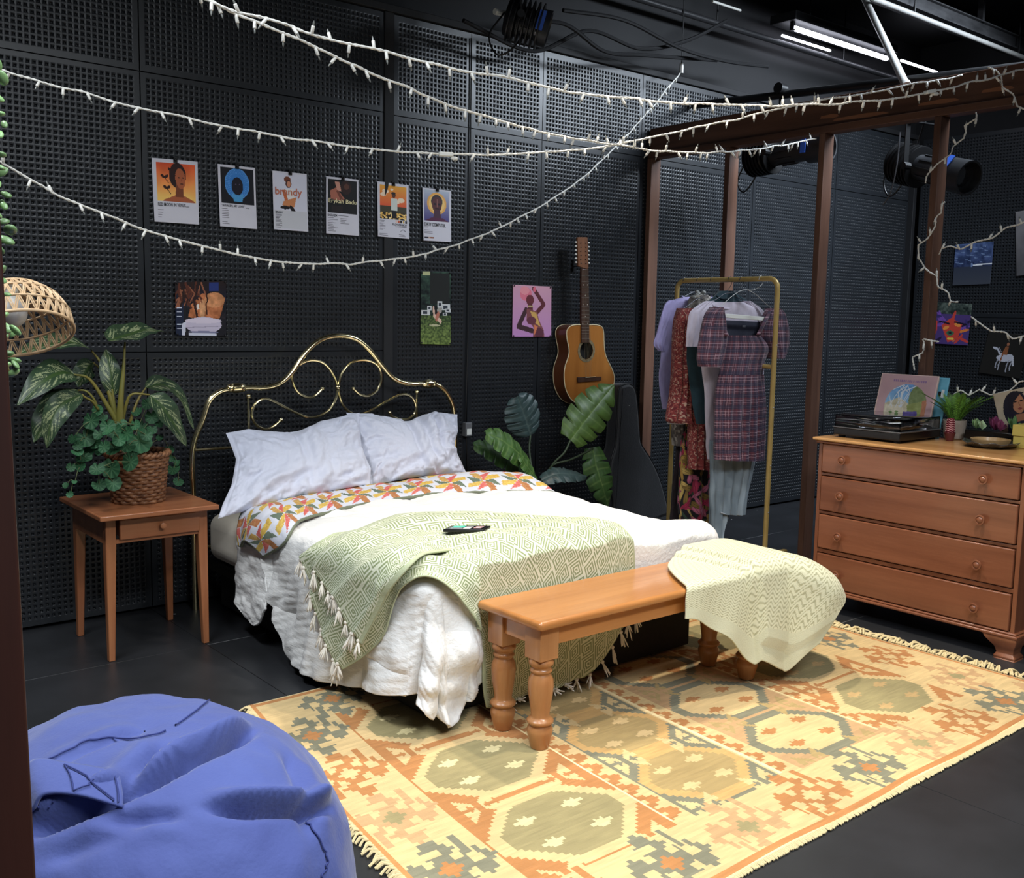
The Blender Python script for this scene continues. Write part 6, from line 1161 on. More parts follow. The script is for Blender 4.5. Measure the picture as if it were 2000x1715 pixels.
for a_, b_, c_ in (((1400, 601), (1409, 628), (1420, 656)), ((1508, 602), (1494, 628), (1481, 654))):
    ctr = smooth([on(*a_, 1, Y0-0.012), on(*b_, 1, Y0-0.03), on(*c_, 1, Y0-0.05)], 20); G = np.stack([ctr+np.array((-0.018, 0, 0)), ctr+np.array((0, -0.006, 0)), ctr+np.array((0.018, 0, 0))], 1); U, Vv = np.meshgrid(np.linspace(0, 0.04, 2), np.linspace(0, 0.2, 19)); mb.grid(G, plaid(U, Vv))
mb.build('strap', M_cloth, g, smooth=175, mods=(SOL(0.003),))
Qn = [on(1413, 625, 1, Y0+0.035), on(1491, 629, 1, Y0+0.035), on(1487, 668, 1, Y0+0.03), on(1414, 668, 1, Y0+0.03)]
navy = Art(30, 16, (24, 28, 48)); lb = picture('back_lining', Qn, navy, g, M_cloth, 0.0, (0, -1, 0), 0.002); c = bil(Qn, 0.5, 0.25); MB().box(c[0]-0.013, c[0]+0.013, c[1]-0.004, c[1]-0.001, c[2]-0.006, c[2]+0.006).build('label_tag', mat('grey_label', (120, 122, 132), 0.7), lb)
hg = hanger('white plastic hanger with a flat bar under the plaid dress neckline', Y0+0.012, [(1374, 622), (1400, 604), (1456, 566), (1508, 604), (1536, 622)], M_pipe, r=0.0018)
a, b = on(1409, 616, 1, Y0), on(1496, 623, 1, Y0); MB().bar(a, b, 0.006, 0.022, (0, 0, 1)).build('bar', M_white, hg, mods=(BEV(0.002),))
# washed jeans, folded behind the dress
den = lambda u, v: np.clip(np.array((132, 146, 156.))+(26*np.exp(-((u-0.02)/0.03)**2)+14*vnoise(np.stack([u*40, v*14, u*0], -1).reshape(-1, 3), 5).reshape(u.shape))[..., None], 0, 255)
Y1 = 3.635; g = garment('jeans', 'faded pale blue jeans hanging below the hem of the plaid dress', 'jeans', Y1)
mb = MB(); tubecloth(mb, [(860, 1410, 1474), (900, 1410, 1473), (940, 1412, 1464), (978, 1411, 1455), (1004, 1408, 1452)], Y1, 0.045, den, (4, 0.012, 0), nz=60, seed=6); mb.build('leg', M_cloth, g, smooth=175)
mb = MB(); tubecloth(mb, [(860, 1388, 1428), (920, 1388, 1426), (978, 1387, 1424), (1008, 1389, 1418), (1040, 1391, 1408), (1060, 1394, 1402)], Y1+0.03, 0.04, den, (3, 0.010, 1), nz=60, seed=7); mb.build('leg', M_cloth, g, smooth=175)
P = np.array([on(x, y, 1, Y1-0.02) for x, y in ((1408, 1001), (1416, 1004), (1428, 1005), (1440, 1006), (1452, 1006))]); MB().tube(smooth(P, 20), 0.004, 6).build('frayed_hem', mat('frayed_white', (196, 204, 212), 0.9), g, smooth=175)
P = np.array([on(x, y, 1, Y1-0.04) for x, y in ((1452, 880), (1453, 920), (1450, 960), (1448, 996))]); MB().tube(smooth(P, 20), 0.003, 6).build('side_seam', mat('pale_denim_seam', (176, 190, 200), 0.9), g, smooth=175)
# pale lilac-grey long tee
Y2 = 3.70; lt_ = flatc((208, 197, 210)); g = garment('t_shirt', 'pale lilac-grey long T-shirt hanging directly behind the plaid dress', 't-shirt', Y2)
mb = MB(); tubecloth(mb, [(590, 1386, 1452), (606, 1366, 1488), (640, 1366, 1494), (700, 1369, 1492), (760, 1375, 1490), (830, 1378, 1488), (897, 1383, 1482)], Y2, 0.05, lt_, (3, 0.008, 0.5), nz=80, seed=8); mb.build('body', M_cloth, g, smooth=175)
sleeve([(588, 1378, 1394), (598, 1361, 1392), (612, 1346, 1388), (645, 1341, 1384), (677, 1340, 1366)], Y2, 0.018, lt_, g, 9)
sleeve([(588, 1448, 1462), (600, 1452, 1482), (616, 1458, 1496), (640, 1470, 1500)], Y2, 0.035, lt_, g, 10)
P = np.array([on(x, y, 1, yy) for x, y, yy in ((1386, 591, Y2), (1396, 598, Y2-0.03), (1420, 603, Y2-0.045), (1442, 599, Y2-0.03), (1453, 589, Y2))]); MB().tube(smooth(P, 24), 0.005, 6).build('neckband', mat('lilac_rib', (198, 186, 202), 0.85), g, smooth=175)
hanger('thin wire hanger inside the pale lilac-grey T-shirt', Y2+0.006, [(1376, 596), (1400, 584), (1420, 573), (1444, 583), (1478, 604)], M_wire)
# dark teal top
Y3 = 3.78; tl_ = flatc((24, 52, 62)); g = garment('sweater', 'dark teal garment with high shoulders between the lilac and red clothes', 'sweater', Y3)
mb = MB(); tubecloth(mb, [(568, 1408, 1424), (574, 1401, 1434), (586, 1385, 1456), (604, 1358, 1478), (640, 1344, 1482), (690, 1341, 1480), (730, 1345, 1478), (780, 1351, 1474), (828, 1360, 1470)], Y3, 0.05, tl_, (5, 0.010, 0.2), nz=80, seed=11); mb.build('body', M_cloth, g, smooth=175)
P = np.array([on(x, y, 1, yy) for x, y, yy in ((1398, 577, Y3-0.02), (1408, 583, Y3-0.04), (1424, 584, Y3-0.045), (1440, 576, Y3-0.02))]); MB().tube(smooth(P, 20), 0.005, 6).build('neckband', mat('teal_rib', (18, 40, 50), 0.85), g, smooth=175)
hanger('dark wire hanger inside the dark teal garment', Y3+0.01, [(1360, 604), (1390, 584), (1412, 570), (1440, 580), (1476, 606)], M_wire)
# red floral dress
Y4 = 3.90; rd = ditsy((140, 56, 54), ((196, 160, 140), (172, 92, 82), (112, 38, 44)), 150, 0.34); g = garment('dress', 'long red floral dress with a flared hem between teal and lavender clothes', 'dress', Y4)
mb = MB(); tubecloth(mb, [(602, 1332, 1348), (616, 1325, 1350), (640, 1322, 1346), (690, 1320, 1342), (740, 1317, 1344), (770, 1314, 1347), (795, 1307, 1351), (818, 1302, 1356), (826, 1308, 1358)], Y4, 0.06, rd, (4, 0.012, 0.6), n=160, nz=220, seed=12); mb.build('bodice', M_cloth, g, smooth=175)
mb = MB(); tubecloth(mb, [(800, 1342, 1392), (830, 1346, 1396), (870, 1346, 1398), (905, 1344, 1402), (916, 1344, 1402)], Y4-0.03, 0.06, rd, (6, 0.016, 0.2), n=200, nz=110, seed=13); mb.build('skirt', M_cloth, g, smooth=175)
mb = MB(); tubecloth(mb, [(812, 1310, 1340), (822, 1306, 1344), (828, 1306, 1336)], Y4+0.02, 0.04, flatc((214, 214, 220)), (5, 0.01, 0), n=60, nz=12, seed=3); mb.build('petticoat', M_cloth, g, smooth=175)
hanger('dark hanger holding the red floral dress', Y4+0.02, [(1328, 608), (1345, 596), (1366, 583), (1388, 596), (1404, 610)], M_wire)
# black tropical-print skirt and beige lace
Y5 = 3.96; g = garment('skirt', 'long black skirt printed with pink and yellow tropical flowers', 'skirt', Y5)
mb = MB(); tubecloth(mb, [(800, 1340, 1376), (840, 1338, 1378), (891, 1330, 1382), (940, 1327, 1385), (975, 1325, 1388), (1010, 1328, 1388), (1045, 1334, 1388)], Y5, 0.07, tropical, (4, 0.012, 0.9), n=300, nz=300, seed=14, uscale=0.12); mb.build('cloth', M_cloth, g, smooth=175)
Y6 = 4.02; g = garment('blouse', 'grey and beige lace garment peeking out below the red dress hem', 'blouse', Y6)
mb = MB(); tubecloth(mb, [(576, 1356, 1380), (590, 1346, 1388), (680, 1330, 1380), (800, 1318, 1350), (826, 1316, 1337), (850, 1318, 1334), (871, 1322, 1328)], Y6, 0.04, ditsy((128, 120, 112), ((176, 168, 158), (96, 88, 84)), 70, 0.2), (4, 0.008, 0), n=120, nz=140, seed=15); mb.build('lace', M_cloth, g, smooth=175)
mb = MB(); rr = random.Random(3)
for k in range(16): mb.ball(on(1355+rr.random()*22, 570+rr.random()*13, 1, Y6-0.02+rr.random()*0.04), (0.016, 0.014, 0.012), 8, 6)
mb.build('ruffled_collar', mat('grey_lace', (150, 150, 146), 0.9, bump=(60, 0.6, (1, 1, 1))), g, smooth=175)
hanger('dark wire hanger under the grey lace collar', Y6+0.004, [(1340, 600), (1352, 588), (1366, 576), (1382, 588), (1396, 602)], M_wire)
Y7 = 4.09; g = garment('trousers', 'dark brown trousers hanging furthest left, low beside the rack post', 'trousers', Y7)
mb = MB(); tubecloth(mb, [(810, 1325, 1356), (869, 1323, 1352), (923, 1316, 1348), (1007, 1309, 1340), (1030, 1308, 1338)], Y7-0.02, 0.035, flatc((44, 32, 36)), (3, 0.008, 0.3), nz=60, seed=16); mb.build('cloth', M_cloth, g, smooth=175)
# lavender T-shirt at the far end
Y8 = 4.125; lv = flatc((172, 162, 208)); g = garment('t_shirt', 'lavender T-shirt with boxy sleeves hanging at the far left end of the rack', 't-shirt', Y8)
mb = MB(); tubecloth(mb, [(580, 1333, 1392), (592, 1306, 1408), (620, 1298, 1412), (660, 1294, 1412), (700, 1290, 1408), (735, 1286, 1404), (765, 1288, 1400), (799, 1293, 1396)], Y8, 0.05, lv, (3, 0.008, 0.9), nz=80, seed=17); mb.build('body', M_cloth, g, smooth=175)
sleeve([(586, 1308, 1330), (596, 1299, 1326), (617, 1292, 1320), (650, 1282, 1308), (672, 1276, 1302), (686, 1286, 1300)], Y8, 0.016, lv, g, 18)
P = np.array([on(x, y, 1, yy) for x, y, yy in ((1332, 578, Y8), (1338, 587, Y8-0.03), (1356, 592, Y8-0.045), (1378, 588, Y8-0.03), (1390, 577, Y8))]); MB().tube(smooth(P, 24), 0.005, 6).build('neckband', mat('lavender_rib', (160, 150, 196), 0.85), g, smooth=175)
hanger('dark wire hanger inside the lavender T-shirt', Y8+0.006, [(1310, 592), (1335, 580), (1360, 570), (1386, 580), (1404, 592)], M_wire)
# ------------------------------------------------------------------ ON THE DRESSER
TX0, TX1, TY0, TY1, TZ = 4.42, 4.80, 2.485, 2.84, 0.8675
M_gloss = mat('black_gloss_plastic', (14, 14, 16), 0.25); M_acr = mat('smoked_acrylic', (225, 228, 232), 0.02, trans=1.0, spec=0.5)
tt = thing('turntable', 'black record player with a clear dust cover on the dresser top', 'record player', ((TX0+TX1)/2, (TY0+TY1)/2, TZ))
MB().box(TX0, TX1, TY0, TY1, TZ+0.012, TZ+0.048).build('plinth', M_gloss, tt, mods=(BEV(0.003),))
MB().box(TX0-0.004, TX1, TY0-0.004, TY1+0.004, TZ+0.048, TZ+0.053).build('top_plate', mat('brushed_dark_plate', (110, 112, 116), 0.3, 0.6), tt, mods=(BEV(0.001),))
for x in (TX0+0.03, TX1-0.03):
    for y in (TY0+0.03, TY1-0.03): MB().lathe([(0.016, 0), (0.018, 0.004), (0.016, 0.013)], (x, y, TZ), 16).build('foot', M_dark, tt)
pc = np.array(((TX0+TX1)/2, TY0+0.215, TZ+0.054)); pl_ = MB().lathe([(0.132, 0), (0.134, 0.004), (0.132, 0.009), (0.004, 0.009)], pc, 48).build('platter', M_pipe, tt)
MB().lathe([(0.126, 0.0095), (0.126, 0.0115), (0.05, 0.0115), (0.05, 0.0118), (0.002, 0.0118)], pc, 48).build('vinyl_record', M_gloss, pl_)
ta = np.array((TX1-0.06, TY0+0.045, TZ+0.054)); mb = MB(); mb.lathe([(0.026, 0), (0.026, 0.006), (0.012, 0.008), (0.011, 0.026), (0.004, 0.028)], ta, 20); mb.tube(smooth([ta+np.array((0.04, 0.008, 0.024)), ta+np.array((0, 0, 0.026)), ta+np.array((-0.1, 0.01, 0.024)), ta+np.array((-0.2, 0.04, 0.02))], 20), 0.004, 8); mb.lathe([(0.013, -0.012), (0.013, 0.012)], ta+np.array((0.045, 0.009, 0.024)), 14, Matrix.Rotation(PI/2, 4, 'Y')); mb.build('tonearm', M_pipe, tt)
mb = MB(); x0, x1, y0, y1, z0, z1 = TX0+0.004, TX1-0.004, TY0+0.004, TY1-0.004, TZ+0.054, TZ+0.112; th_ = 0.003
for q in ((x0, x0+th_, y0, y1, z0, z1), (x1-th_, x1, y0, y1, z0, z1), (x0, x1, y0, y0+th_, z0, z1), (x0, x1, y1-th_, y1, z0, z1), (x0, x1, y0, y1, z1-th_, z1)): mb.box(*q)
mb.build('dust_cover', M_acr, tt, smooth=0)
# record sleeves leaning behind the player
def lp(label, bl, dirv, lean, art, th=0.004, edge=(214, 190, 178), S=0.305):
    bl = np.asarray(bl, float); ux = unit(np.array((dirv[0], dirv[1], 0))); back = np.array((-ux[1], ux[0], 0)); back = back*np.sign(back@C_F); uy = unit(np.array((0, 0, 1))+back*lean)
    t = thing('record_sleeve', label, 'record sleeve', bl+ux*S/2, 'records on the dresser'); Qq = [bl+uy*S, bl+ux*S+uy*S, bl+ux*S, bl]; nv = np.cross(ux, uy); nv = nv*np.sign(-(nv@C_F))
    mb = MB(); mb.add([q for q in Qq]+[q-nv*th for q in Qq], [(0, 1, 2, 3), (7, 6, 5, 4), (0, 4, 5, 1), (1, 5, 6, 2), (2, 6, 7, 3), (3, 7, 4, 0)]); mb.build('card', mat('sleeve_card_%d' % edge[0], edge, 0.6), t)
    picture('cover', [q+nv*0.0008 for q in Qq], art, t, M_pap, 0.0, nv, 0.0003); return t
a = Art(110, 110, (196, 160, 164)); a.noise((5, 5, 5), 4, 2); rr = random.Random(6)
arch = (np.hypot((a.X-0.52)/0.36, (a.Y-0.50)/0.34) < 1) | ((a.Y > 0.5) & (a.Y < 0.86) & (np.abs(a.X-0.52) < 0.36))
b = Art(110, 110, (150, 186, 214)); b.vgrad(0, 0.5, (84, 140, 206), (150, 190, 220)); b.ell(0.76, 0.38, 0.2, 0.24, (124, 138, 92)); b.poly([(0.16, 0.5), (0.4, 0.38), (0.6, 0.5), (0.9, 0.5), (0.9, 0.9), (0.1, 0.9)], (206, 196, 168)); b.poly([(0.55, 0.5), (0.9, 0.4), (0.9, 0.74), (0.6, 0.7)], (150, 158, 98)); b.poly([(0.8, 0.42), (0.9, 0.4), (0.9, 0.74), (0.82, 0.74)], (190, 130, 100)); b.poly([(0.5, 0.62), (0.74, 0.6), (0.78, 0.70), (0.54, 0.72)], (104, 90, 160)); b.poly([(0.46, 0.72), (0.86, 0.72), (0.84, 0.80), (0.5, 0.82)], (110, 160, 104)); b.poly([(0.18, 0.52), (0.46, 0.52), (0.52, 0.6), (0.36, 0.86), (0.18, 0.86)], (226, 216, 192)); b.noise((14, 14, 14), 18, 3)
for k in range(9): x = 0.22+rr.random()*0.3; b.line([(x, 0.55), (x+rr.uniform(-.12, .16), 0.3), (x+rr.uniform(-.2, .3), 0.18)], 0.006, (222, 226, 232))
for k in range(12): b.ell(0.2+rr.random()*0.2, 0.62+rr.random()*0.22, 0.03, 0.018, (120, 150, 96))
a.a[arch] = b.a[arch]
for k in range(17): a.rect(0.24+k*0.034, 0.095, 0.24+k*0.034+0.022, 0.125, (150, 118, 158))
a.rect(0, 0, 1, 0.012, (226, 196, 186)); a.rect(0.985, 0, 1, 1, (226, 196, 186)); a.rect(0, 0, 0.015, 1, (226, 196, 186))
dv = (0.0, -1.0); o = np.array((4.815, 2.878, 0.8675))
lp('pink record sleeve with an arched garden picture, front of the leaning records', o, dv, 0.28, a, edge=(222, 192, 180), S=0.315)
lp('plain pale record sleeve sandwiched behind the pink one', o+np.array((0.016, -0.006, 0)), dv, 0.27, Art(8, 8, (214, 186, 174)), edge=(208, 182, 172))
a = Art(40, 60, (112, 180, 204)); a.noise((10, 10, 10), 6, 4); a.ell(0.5, 0.4, 0.3, 0.3, (60, 120, 160)); a.rect(0.9, 0.2, 0.96, 0.34, (226, 226, 226)); a.rect(0.84, 0.24, 0.9, 0.32, (20, 22, 26))
lp('sky blue record sleeve standing rearmost, beside the small fern', o+np.array((0.04, -0.052, 0)), (0.0, -1.0), 0.24, a, edge=(112, 180, 204))
# fern in a cement pot
fc = np.array((4.875, 2.455, 0.8675)); fp = thing('potted_fern', 'small green fern in a round cement pot beside the blue record', 'potted plant', fc)
MB().lathe([(0.040, 0), (0.048, 0.006), (0.056, 0.09), (0.056, 0.095), (0.050, 0.095), (0.048, 0.08), (0.003, 0.08)], fc, 32).build('pot', mat('cement', (150, 138, 126), 0.85, noise=((172, 160, 148), 30, (1, 1, 1), 4)), fp)
rr = random.Random(21)
for k in range(30):
    an = rr.random()*2*PI; L = rr.uniform(0.09, 0.17); out = rr.uniform(0.15, 0.8); d = np.array((math.cos(an)*out, math.sin(an)*out, 1.0)); p0 = fc+np.array((math.cos(an)*0.015, math.sin(an)*0.015, 0.08)); P = smooth([p0, p0+d*L*0.55, p0+d*L*np.array((1.25, 1.25, 0.86))], 22)
    mb = MB(); g = rr.uniform(0.8, 1.25); col = np.clip(np.array((98, 140, 52.))*g, 0, 230); mb.tube(P, 0.0012, 5, col=col*0.7); T = unit(np.gradient(P, axis=0))
    for i in range(2, 22):
        s = unit(np.cross(T[i], (0, 0, 1))); w = 0.030*math.sin(PI*min(1, (i+1)/23))**0.7
        for sd in (-1, 1):
            tip = P[i]+s*sd*w+T[i]*0.010; mid = P[i]+s*sd*w*0.5+T[i]*0.006; mb.add([P[i]-T[i]*0.0015, mid-T[i]*0.0028+np.array((0, 0, 0.002)), tip, mid+T[i]*0.0024+np.array((0, 0, 0.002)), P[i]+T[i]*0.0015], [(0, 1, 2, 3, 4)], col*(0.85+0.3*rr.random()))
    mb.build('frond', M_leafm, fp, smooth=0)
# little red cactus pot
cc = np.array((4.775, 2.425, 0.8675)); cp_ = thing('potted_cactus', 'tiny dark red pot with a ridged red cactus in front of the fern', 'potted plant', cc)
M_red = mat('dark_red_ceramic', (96, 40, 44), 0.4)
MB().lathe([(0.017, 0), (0.019, 0.003), (0.024, 0.032), (0.026, 0.036), (0.026, 0.042), (0.022, 0.042), (0.002, 0.038)], cc, 24).build('pot', M_red, cp_)
mb = MB(); zc = np.linspace(0, 0.072, 60)[:, None]; ac = np.linspace(0, 2*PI, 60, endpoint=False)[None]; rc_ = (0.021-0.09*zc*0.12)*(1-(zc/0.078)**6)**0.5+0.0022*np.sin(zc/0.0105*2*PI+1.2*np.abs(np.sin(3*ac))*2)
G = cc+np.stack([rc_*np.cos(ac), rc_*np.sin(ac), 0.038+zc+0*ac], -1); f = (np.sin(zc/0.0105*2*PI+1.2*np.abs(np.sin(3*ac))*2) > 0.55)[:-1]; mb.grid(G, np.where(f[..., None], np.array((206, 150, 150.)), np.array((120, 38, 52.))), wrap=True); mb.build('cactus', M_leafm, cp_, smooth=175)
# tray, dish, succulents, yellow box, portrait card
pc = np.array((4.70, 2.19, 0.8675)); tr = thing('plate', 'black wavy-rimmed plate holding a pale wooden dish on the dresser', 'plate', pc)
a_ = np.linspace(0, 2*PI, 96, endpoint=False)[None]; prof = np.array([(0.002, 0.004), (0.055, 0.004), (0.085, 0.008), (0.112, 0.022), (0.122, 0.027), (0.122, 0.024), (0.110, 0.016), (0.08, 0.0), (0.002, 0.0)])
wv_ = 1+0.035*np.sin(a_*9)*np.clip(prof[:, :1]/0.12, 0, 1)**3; G = pc+np.stack([prof[:, :1]*wv_*np.cos(a_), prof[:, :1]*wv_*np.sin(a_), prof[:, 1:]+0.004*np.sin(a_*9)*(prof[:, :1] > 0.1)], -1); MB().grid(G, wrap=True).build('dish', mat('black_glazed', (20, 20, 22), 0.2, noise=((84, 84, 84), 50, (1, 1, 1), 4), spec=0.7), tr, smooth=175)
wd = pc+np.array((0.012, 0.006, 0.008)); t = thing('wooden_dish', 'round pale wooden dish resting in the black wavy plate', 'dish', wd); MB().lathe([(0.06, 0), (0.078, 0.006), (0.086, 0.024), (0.087, 0.029), (0.080, 0.029), (0.074, 0.012), (0.002, 0.01)], wd, 44).build('bowl', wood('pale_wood', (150, 118, 78), (186, 156, 112), 'x', 0.45, 12), t)
def rosette(mb, c, r, n, col, seed, up=0.5, layers=4, wid=0.30):
    r2 = random.Random(seed)
    for l in range(layers):
        f = 1-l/layers*0.7; el = up+l*0.28
        for k in range(n):
            an = 2*PI*(k+0.5*l)/n+r2.uniform(-.1, .1); el = min(el+0.25, 1.5); d = np.array((math.cos(an)*math.cos(el), math.sin(an)*math.cos(el), math.sin(el))); s = np.array((-math.sin(an), math.cos(an), 0)); n_ = np.cross(d, s)
            L = r*f; w = L*wid; mb.add([c, c+d*L*0.35+s*w*0.8, c+d*L*0.7+s*w, c+d*L, c+d*L*0.7-s*w, c+d*L*0.35-s*w*0.8, c+d*L*0.5-n_*w*0.45], [(0, 1, 6), (1, 2, 6), (2, 3, 6), (3, 4, 6), (4, 5, 6), (5, 0, 6)], np.clip(np.asarray(col, float)*r2.uniform(0.8, 1.2), 0, 250))
sc_ = np.array((4.865, 2.245, 0.8675)); st_ = thing('succulent_tray', 'low black tray of small green and purple succulents behind the plate', 'potted plants', sc_)
MB().prism([(-0.045, -0.13), (0.045, -0.13), (0.045, 0.13), (-0.045, 0.13)], sc_, (1, 0, 0), (0, 1, 0), 0.06).build('tray', M_gloss, st_, mods=(BEV(0.004),))
for x, y, r, col, k in ((0, 0.095, 0.045, (150, 184, 130), 1), (-0.015, 0.06, 0.04, (186, 210, 170), 2), (0, 0.005, 0.062, (128, 58, 96), 3), (-0.01, -0.025, 0.05, (140, 68, 104), 4), (0.0, -0.085, 0.07, (104, 146, 92), 5), (0.02, 0.11, 0.035, (196, 214, 190), 6)):
    mb = MB(); rosette(mb, sc_+np.array((x, y, 0.062)), r*1.15, 8 if k != 5 else 9, col, k, 0.35, 4, 0.28 if k != 5 else 0.14); mb.build('succulent', M_leafm, st_, smooth=0)
yb = thing('box', 'lidded yellow box at the right edge of the dresser top', 'box', (4.70, 1.97, 0.8675)); M_yel = mat('yellow_card', (212, 190, 98), 0.6)
bxp = on(1977, 874, 2, 0.8675); X0b, Y1b = bxp[0], bxp[1]
MB().box(X0b, X0b+0.16, Y1b-0.22, Y1b, 0.8675, 0.923).build('body', M_yel, yb, mods=(BEV(0.002),)); MB().box(X0b-0.004, X0b+0.164, Y1b-0.224, Y1b+0.004, 0.923, 0.975).build('lid', M_yel, yb, mods=(BEV(0.002),))
a = Art(70, 84, (186, 172, 150)); a.noise((6, 6, 6), 5, 2); a.ell(0.55, 0.5, 0.36, 0.46, (30, 28, 44)); a.ell(0.62, 0.34, 0.17, 0.24, (176, 122, 92), -0.1); a.ell(0.55, 0.29, 0.05, 0.018, (34, 22, 22)); a.ell(0.72, 0.29, 0.045, 0.018, (34, 22, 22)); a.ell(0.65, 0.47, 0.06, 0.025, (130, 60, 60)); a.line([(0.64, 0.32), (0.66, 0.4)], 0.012, (140, 90, 66)); a.poly([(0.36, 0.1), (0.62, 0.04), (0.84, 0.12), (0.7, 0.14), (0.5, 0.3), (0.46, 0.5), (0.34, 0.5)], (26, 24, 38)); a.poly([(0.5, 0.6), (0.74, 0.6), (0.8, 0.8), (0.5, 0.86)], (160, 108, 82)); a.poly([(0.0, 0.82), (0.24, 0.8), (0.2, 1), (0.0, 1)], (170, 140, 126)); a.poly([(0.24, 0.8), (0.9, 0.74), (1, 1), (0.2, 1)], (34, 34, 52))
XP = 4.93; Qq = [(1939, 770), (2012, 754), (2024, 838), (1957, 846)]
poster('portrait print of a long-haired woman behind the yellow box', Qq, a, (), None, plane=(0, XP), nrm=(-1, 0, 0), name='photograph', bulge=0.004)
# ------------------------------------------------------------------ STRING LIGHTS
M_cord = mat('white_cord', (232, 230, 222), 0.5); M_bulb = mat('frosted_bulb', attr=True, rough=0.25, spec=0.6)
mb = MB(); w_, g_ = (238, 236, 228), (128, 130, 126)
mb.lathe([(0.0040, 0.0), (0.0052, 0.001), (0.0055, 0.012), (0.0056, 0.0225), (0.0048, 0.0240), (0.0022, 0.0245)], (0, 0, 0), 10, col=w_); mb.lathe([(0.0030, 0.0235), (0.0031, 0.031), (0.0022, 0.036), (0.0008, 0.0395)], (0, 0, 0), 8, col=g_)
BULB = mb.build('bulb', M_bulb, None, smooth=60, origin=(0, 0, 0)); BULB_ME = BULB.data; bpy.data.objects.remove(BULB)
GRP = 'strings of white mini lights'
def strand(label, P, spacing=0.075, seed=1, lead=None, r=0.0035, updown=0.22, plug=None, end=None, scale=1.0):
    P = np.asarray(P, float); l0 = 0.0
    if lead is not None:
        p1 = P[0]; p0 = np.asarray(lead, float); ex = np.array([p0+(p1-p0)*f+np.array((0, 0, -0.12*f*(1-f)*4)) for f in np.linspace(0, 1, 12)[:-1]]); l0 = np.linalg.norm(p1-p0); P = np.concatenate([ex, P])
    seg = np.concatenate([[0], np.cumsum(np.linalg.norm(np.diff(P, axis=0), axis=1))]); L = seg[-1]; n = max(30, int(L/0.02)); t = np.linspace(0, L, n)
    Q = np.stack([np.interp(t, seg, P[:, k]) for k in range(3)], 1); r2 = random.Random(seed)
    T = unit(np.gradient(Q, axis=0)); s = unit(np.cross(T, (0, 0, 1))+1e-6); u = np.cross(s, T)
    wob = np.stack([0.004*fbm(np.stack([t*9, t*0+seed, t*0], 1), seed, 2), 0.004*fbm(np.stack([t*9, t*0+seed+5, t*0], 1), seed+5, 2)], 1); Q = Q+s*wob[:, :1]+u*wob[:, 1:]
    th = thing('string_lights', label, 'string lights', Q[0], GRP)
    mb = MB()
    for k in (0, 1): ph = t*190+k*PI; mb.tube(Q+0.0022*(np.cos(ph)[:, None]*s+np.sin(ph)[:, None]*u), r, 6)
    mb.build('cord', M_cord, th, smooth=175)
    x = l0+spacing*0.5; org = ORI[th.name]; m = 0
    while x < L and m < 98:
        i = min(int(x/L*(n-1)), n-2); p = Q[i]; up = r2.random() < updown
        d = unit(np.array((0, 0, 1.0 if up else -1.0))+T[i]*r2.uniform(-0.7, 0.7)+s[i]*r2.uniform(-0.6, 0.6)); b = bpy.data.objects.new('bulb', BULB_ME); COL.objects.link(b); b.parent = th
        b.location = p+d*0.002-org; b.rotation_euler = Vector(d).to_track_quat('Z', 'Y').to_euler(); b.scale = (scale,)*3; x += spacing*r2.uniform(0.75, 1.25); m += 1
    if plug is not None:
        i = int(plug*(n-1)); mb = MB(); mb.bar(Q[i]-T[i]*0.03, Q[i]+T[i]*0.03, 0.024, 0.016); mb.tube(np.array([Q[i]+T[i]*0.02-u[i]*0.012, Q[i]+T[i]*0.05-u[i]*0.016]), 0.008, 8); mb.build('plug', M_white, th, mods=(BEV(0.003),))
    return Q
def span(px, d0, d1, end=None):
    """pixels from left to right, depth running from d0 to d1"""
    xs = np.array([p[0] for p in px], float); f = (xs-xs[0])/(xs[-1]-xs[0]); inv = 1/d0+(1/d1-1/d0)*f
    return smooth([dep(x, y, 1/q) for (x, y), q in zip(px, inv)], 120)
dpt_ = lambda p: float((np.asarray(p)-C_O)@C_F)
eA, eB, eC, eD = on(2010, 132, 0, 4.985), on(1594, 272, 0, 4.99), on(1880, 147, 0, 4.985), on(1331, 140, 1, 4.6)
strand('uppermost strand of white mini lights crossing the whole top of the view', span([(360, -22), (440, 12), (540, 42), (640, 74), (760, 102), (900, 136), (1015, 156), (1110, 178), (1220, 192), (1340, 202), (1450, 206), (1560, 206), (1665, 201), (1760, 190), (1860, 170), (1950, 148), (2010, 132)], 2.9, dpt_(eA)), 0.075, 1, plug=0.88, lead=(POST[0]-0.06, POST[1]+0.05, 2.63))
strand('second strand of white mini lights, sagging to the header beam above the garments', span([(380, -18), (440, 14), (520, 50), (600, 84), (680, 122), (780, 166), (880, 206), (980, 236), (1080, 262), (1180, 280), (1290, 294), (1400, 298), (1500, 288), (1594, 272)], 2.9, dpt_(eB)), 0.075, 2, lead=(POST[0]-0.08, POST[1]+0.05, 2.60))
strand('third strand of white mini lights, passing just above the row of posters', span([(-40, 118), (10, 140), (100, 165), (200, 192), (300, 216), (400, 238), (500, 258), (600, 274), (720, 290), (840, 299), (960, 303), (1060, 298), (1150, 290), (1240, 275), (1340, 254), (1440, 232), (1520, 214), (1590, 197), (1700, 180), (1880, 147)], 3.6, dpt_(eC)), 0.085, 3, plug=0.63, lead=(POST[0]-0.06, POST[1]+0.09, 2.2))
strand('lowest strand of white mini lights, looping down below the row of posters', span([(-40, 290), (10, 322), (70, 358), (140, 394), (220, 426), (320, 460), (420, 488), (520, 506), (610, 515), (700, 514), (780, 504), (860, 488), (940, 460), (1010, 428), (1080, 388), (1140, 344), (1200, 288), (1260, 224), (1331, 140)], 3.4, dpt_(eD)), 0.085, 4, lead=(POST[0]-0.06, POST[1]+0.09, 2.0))
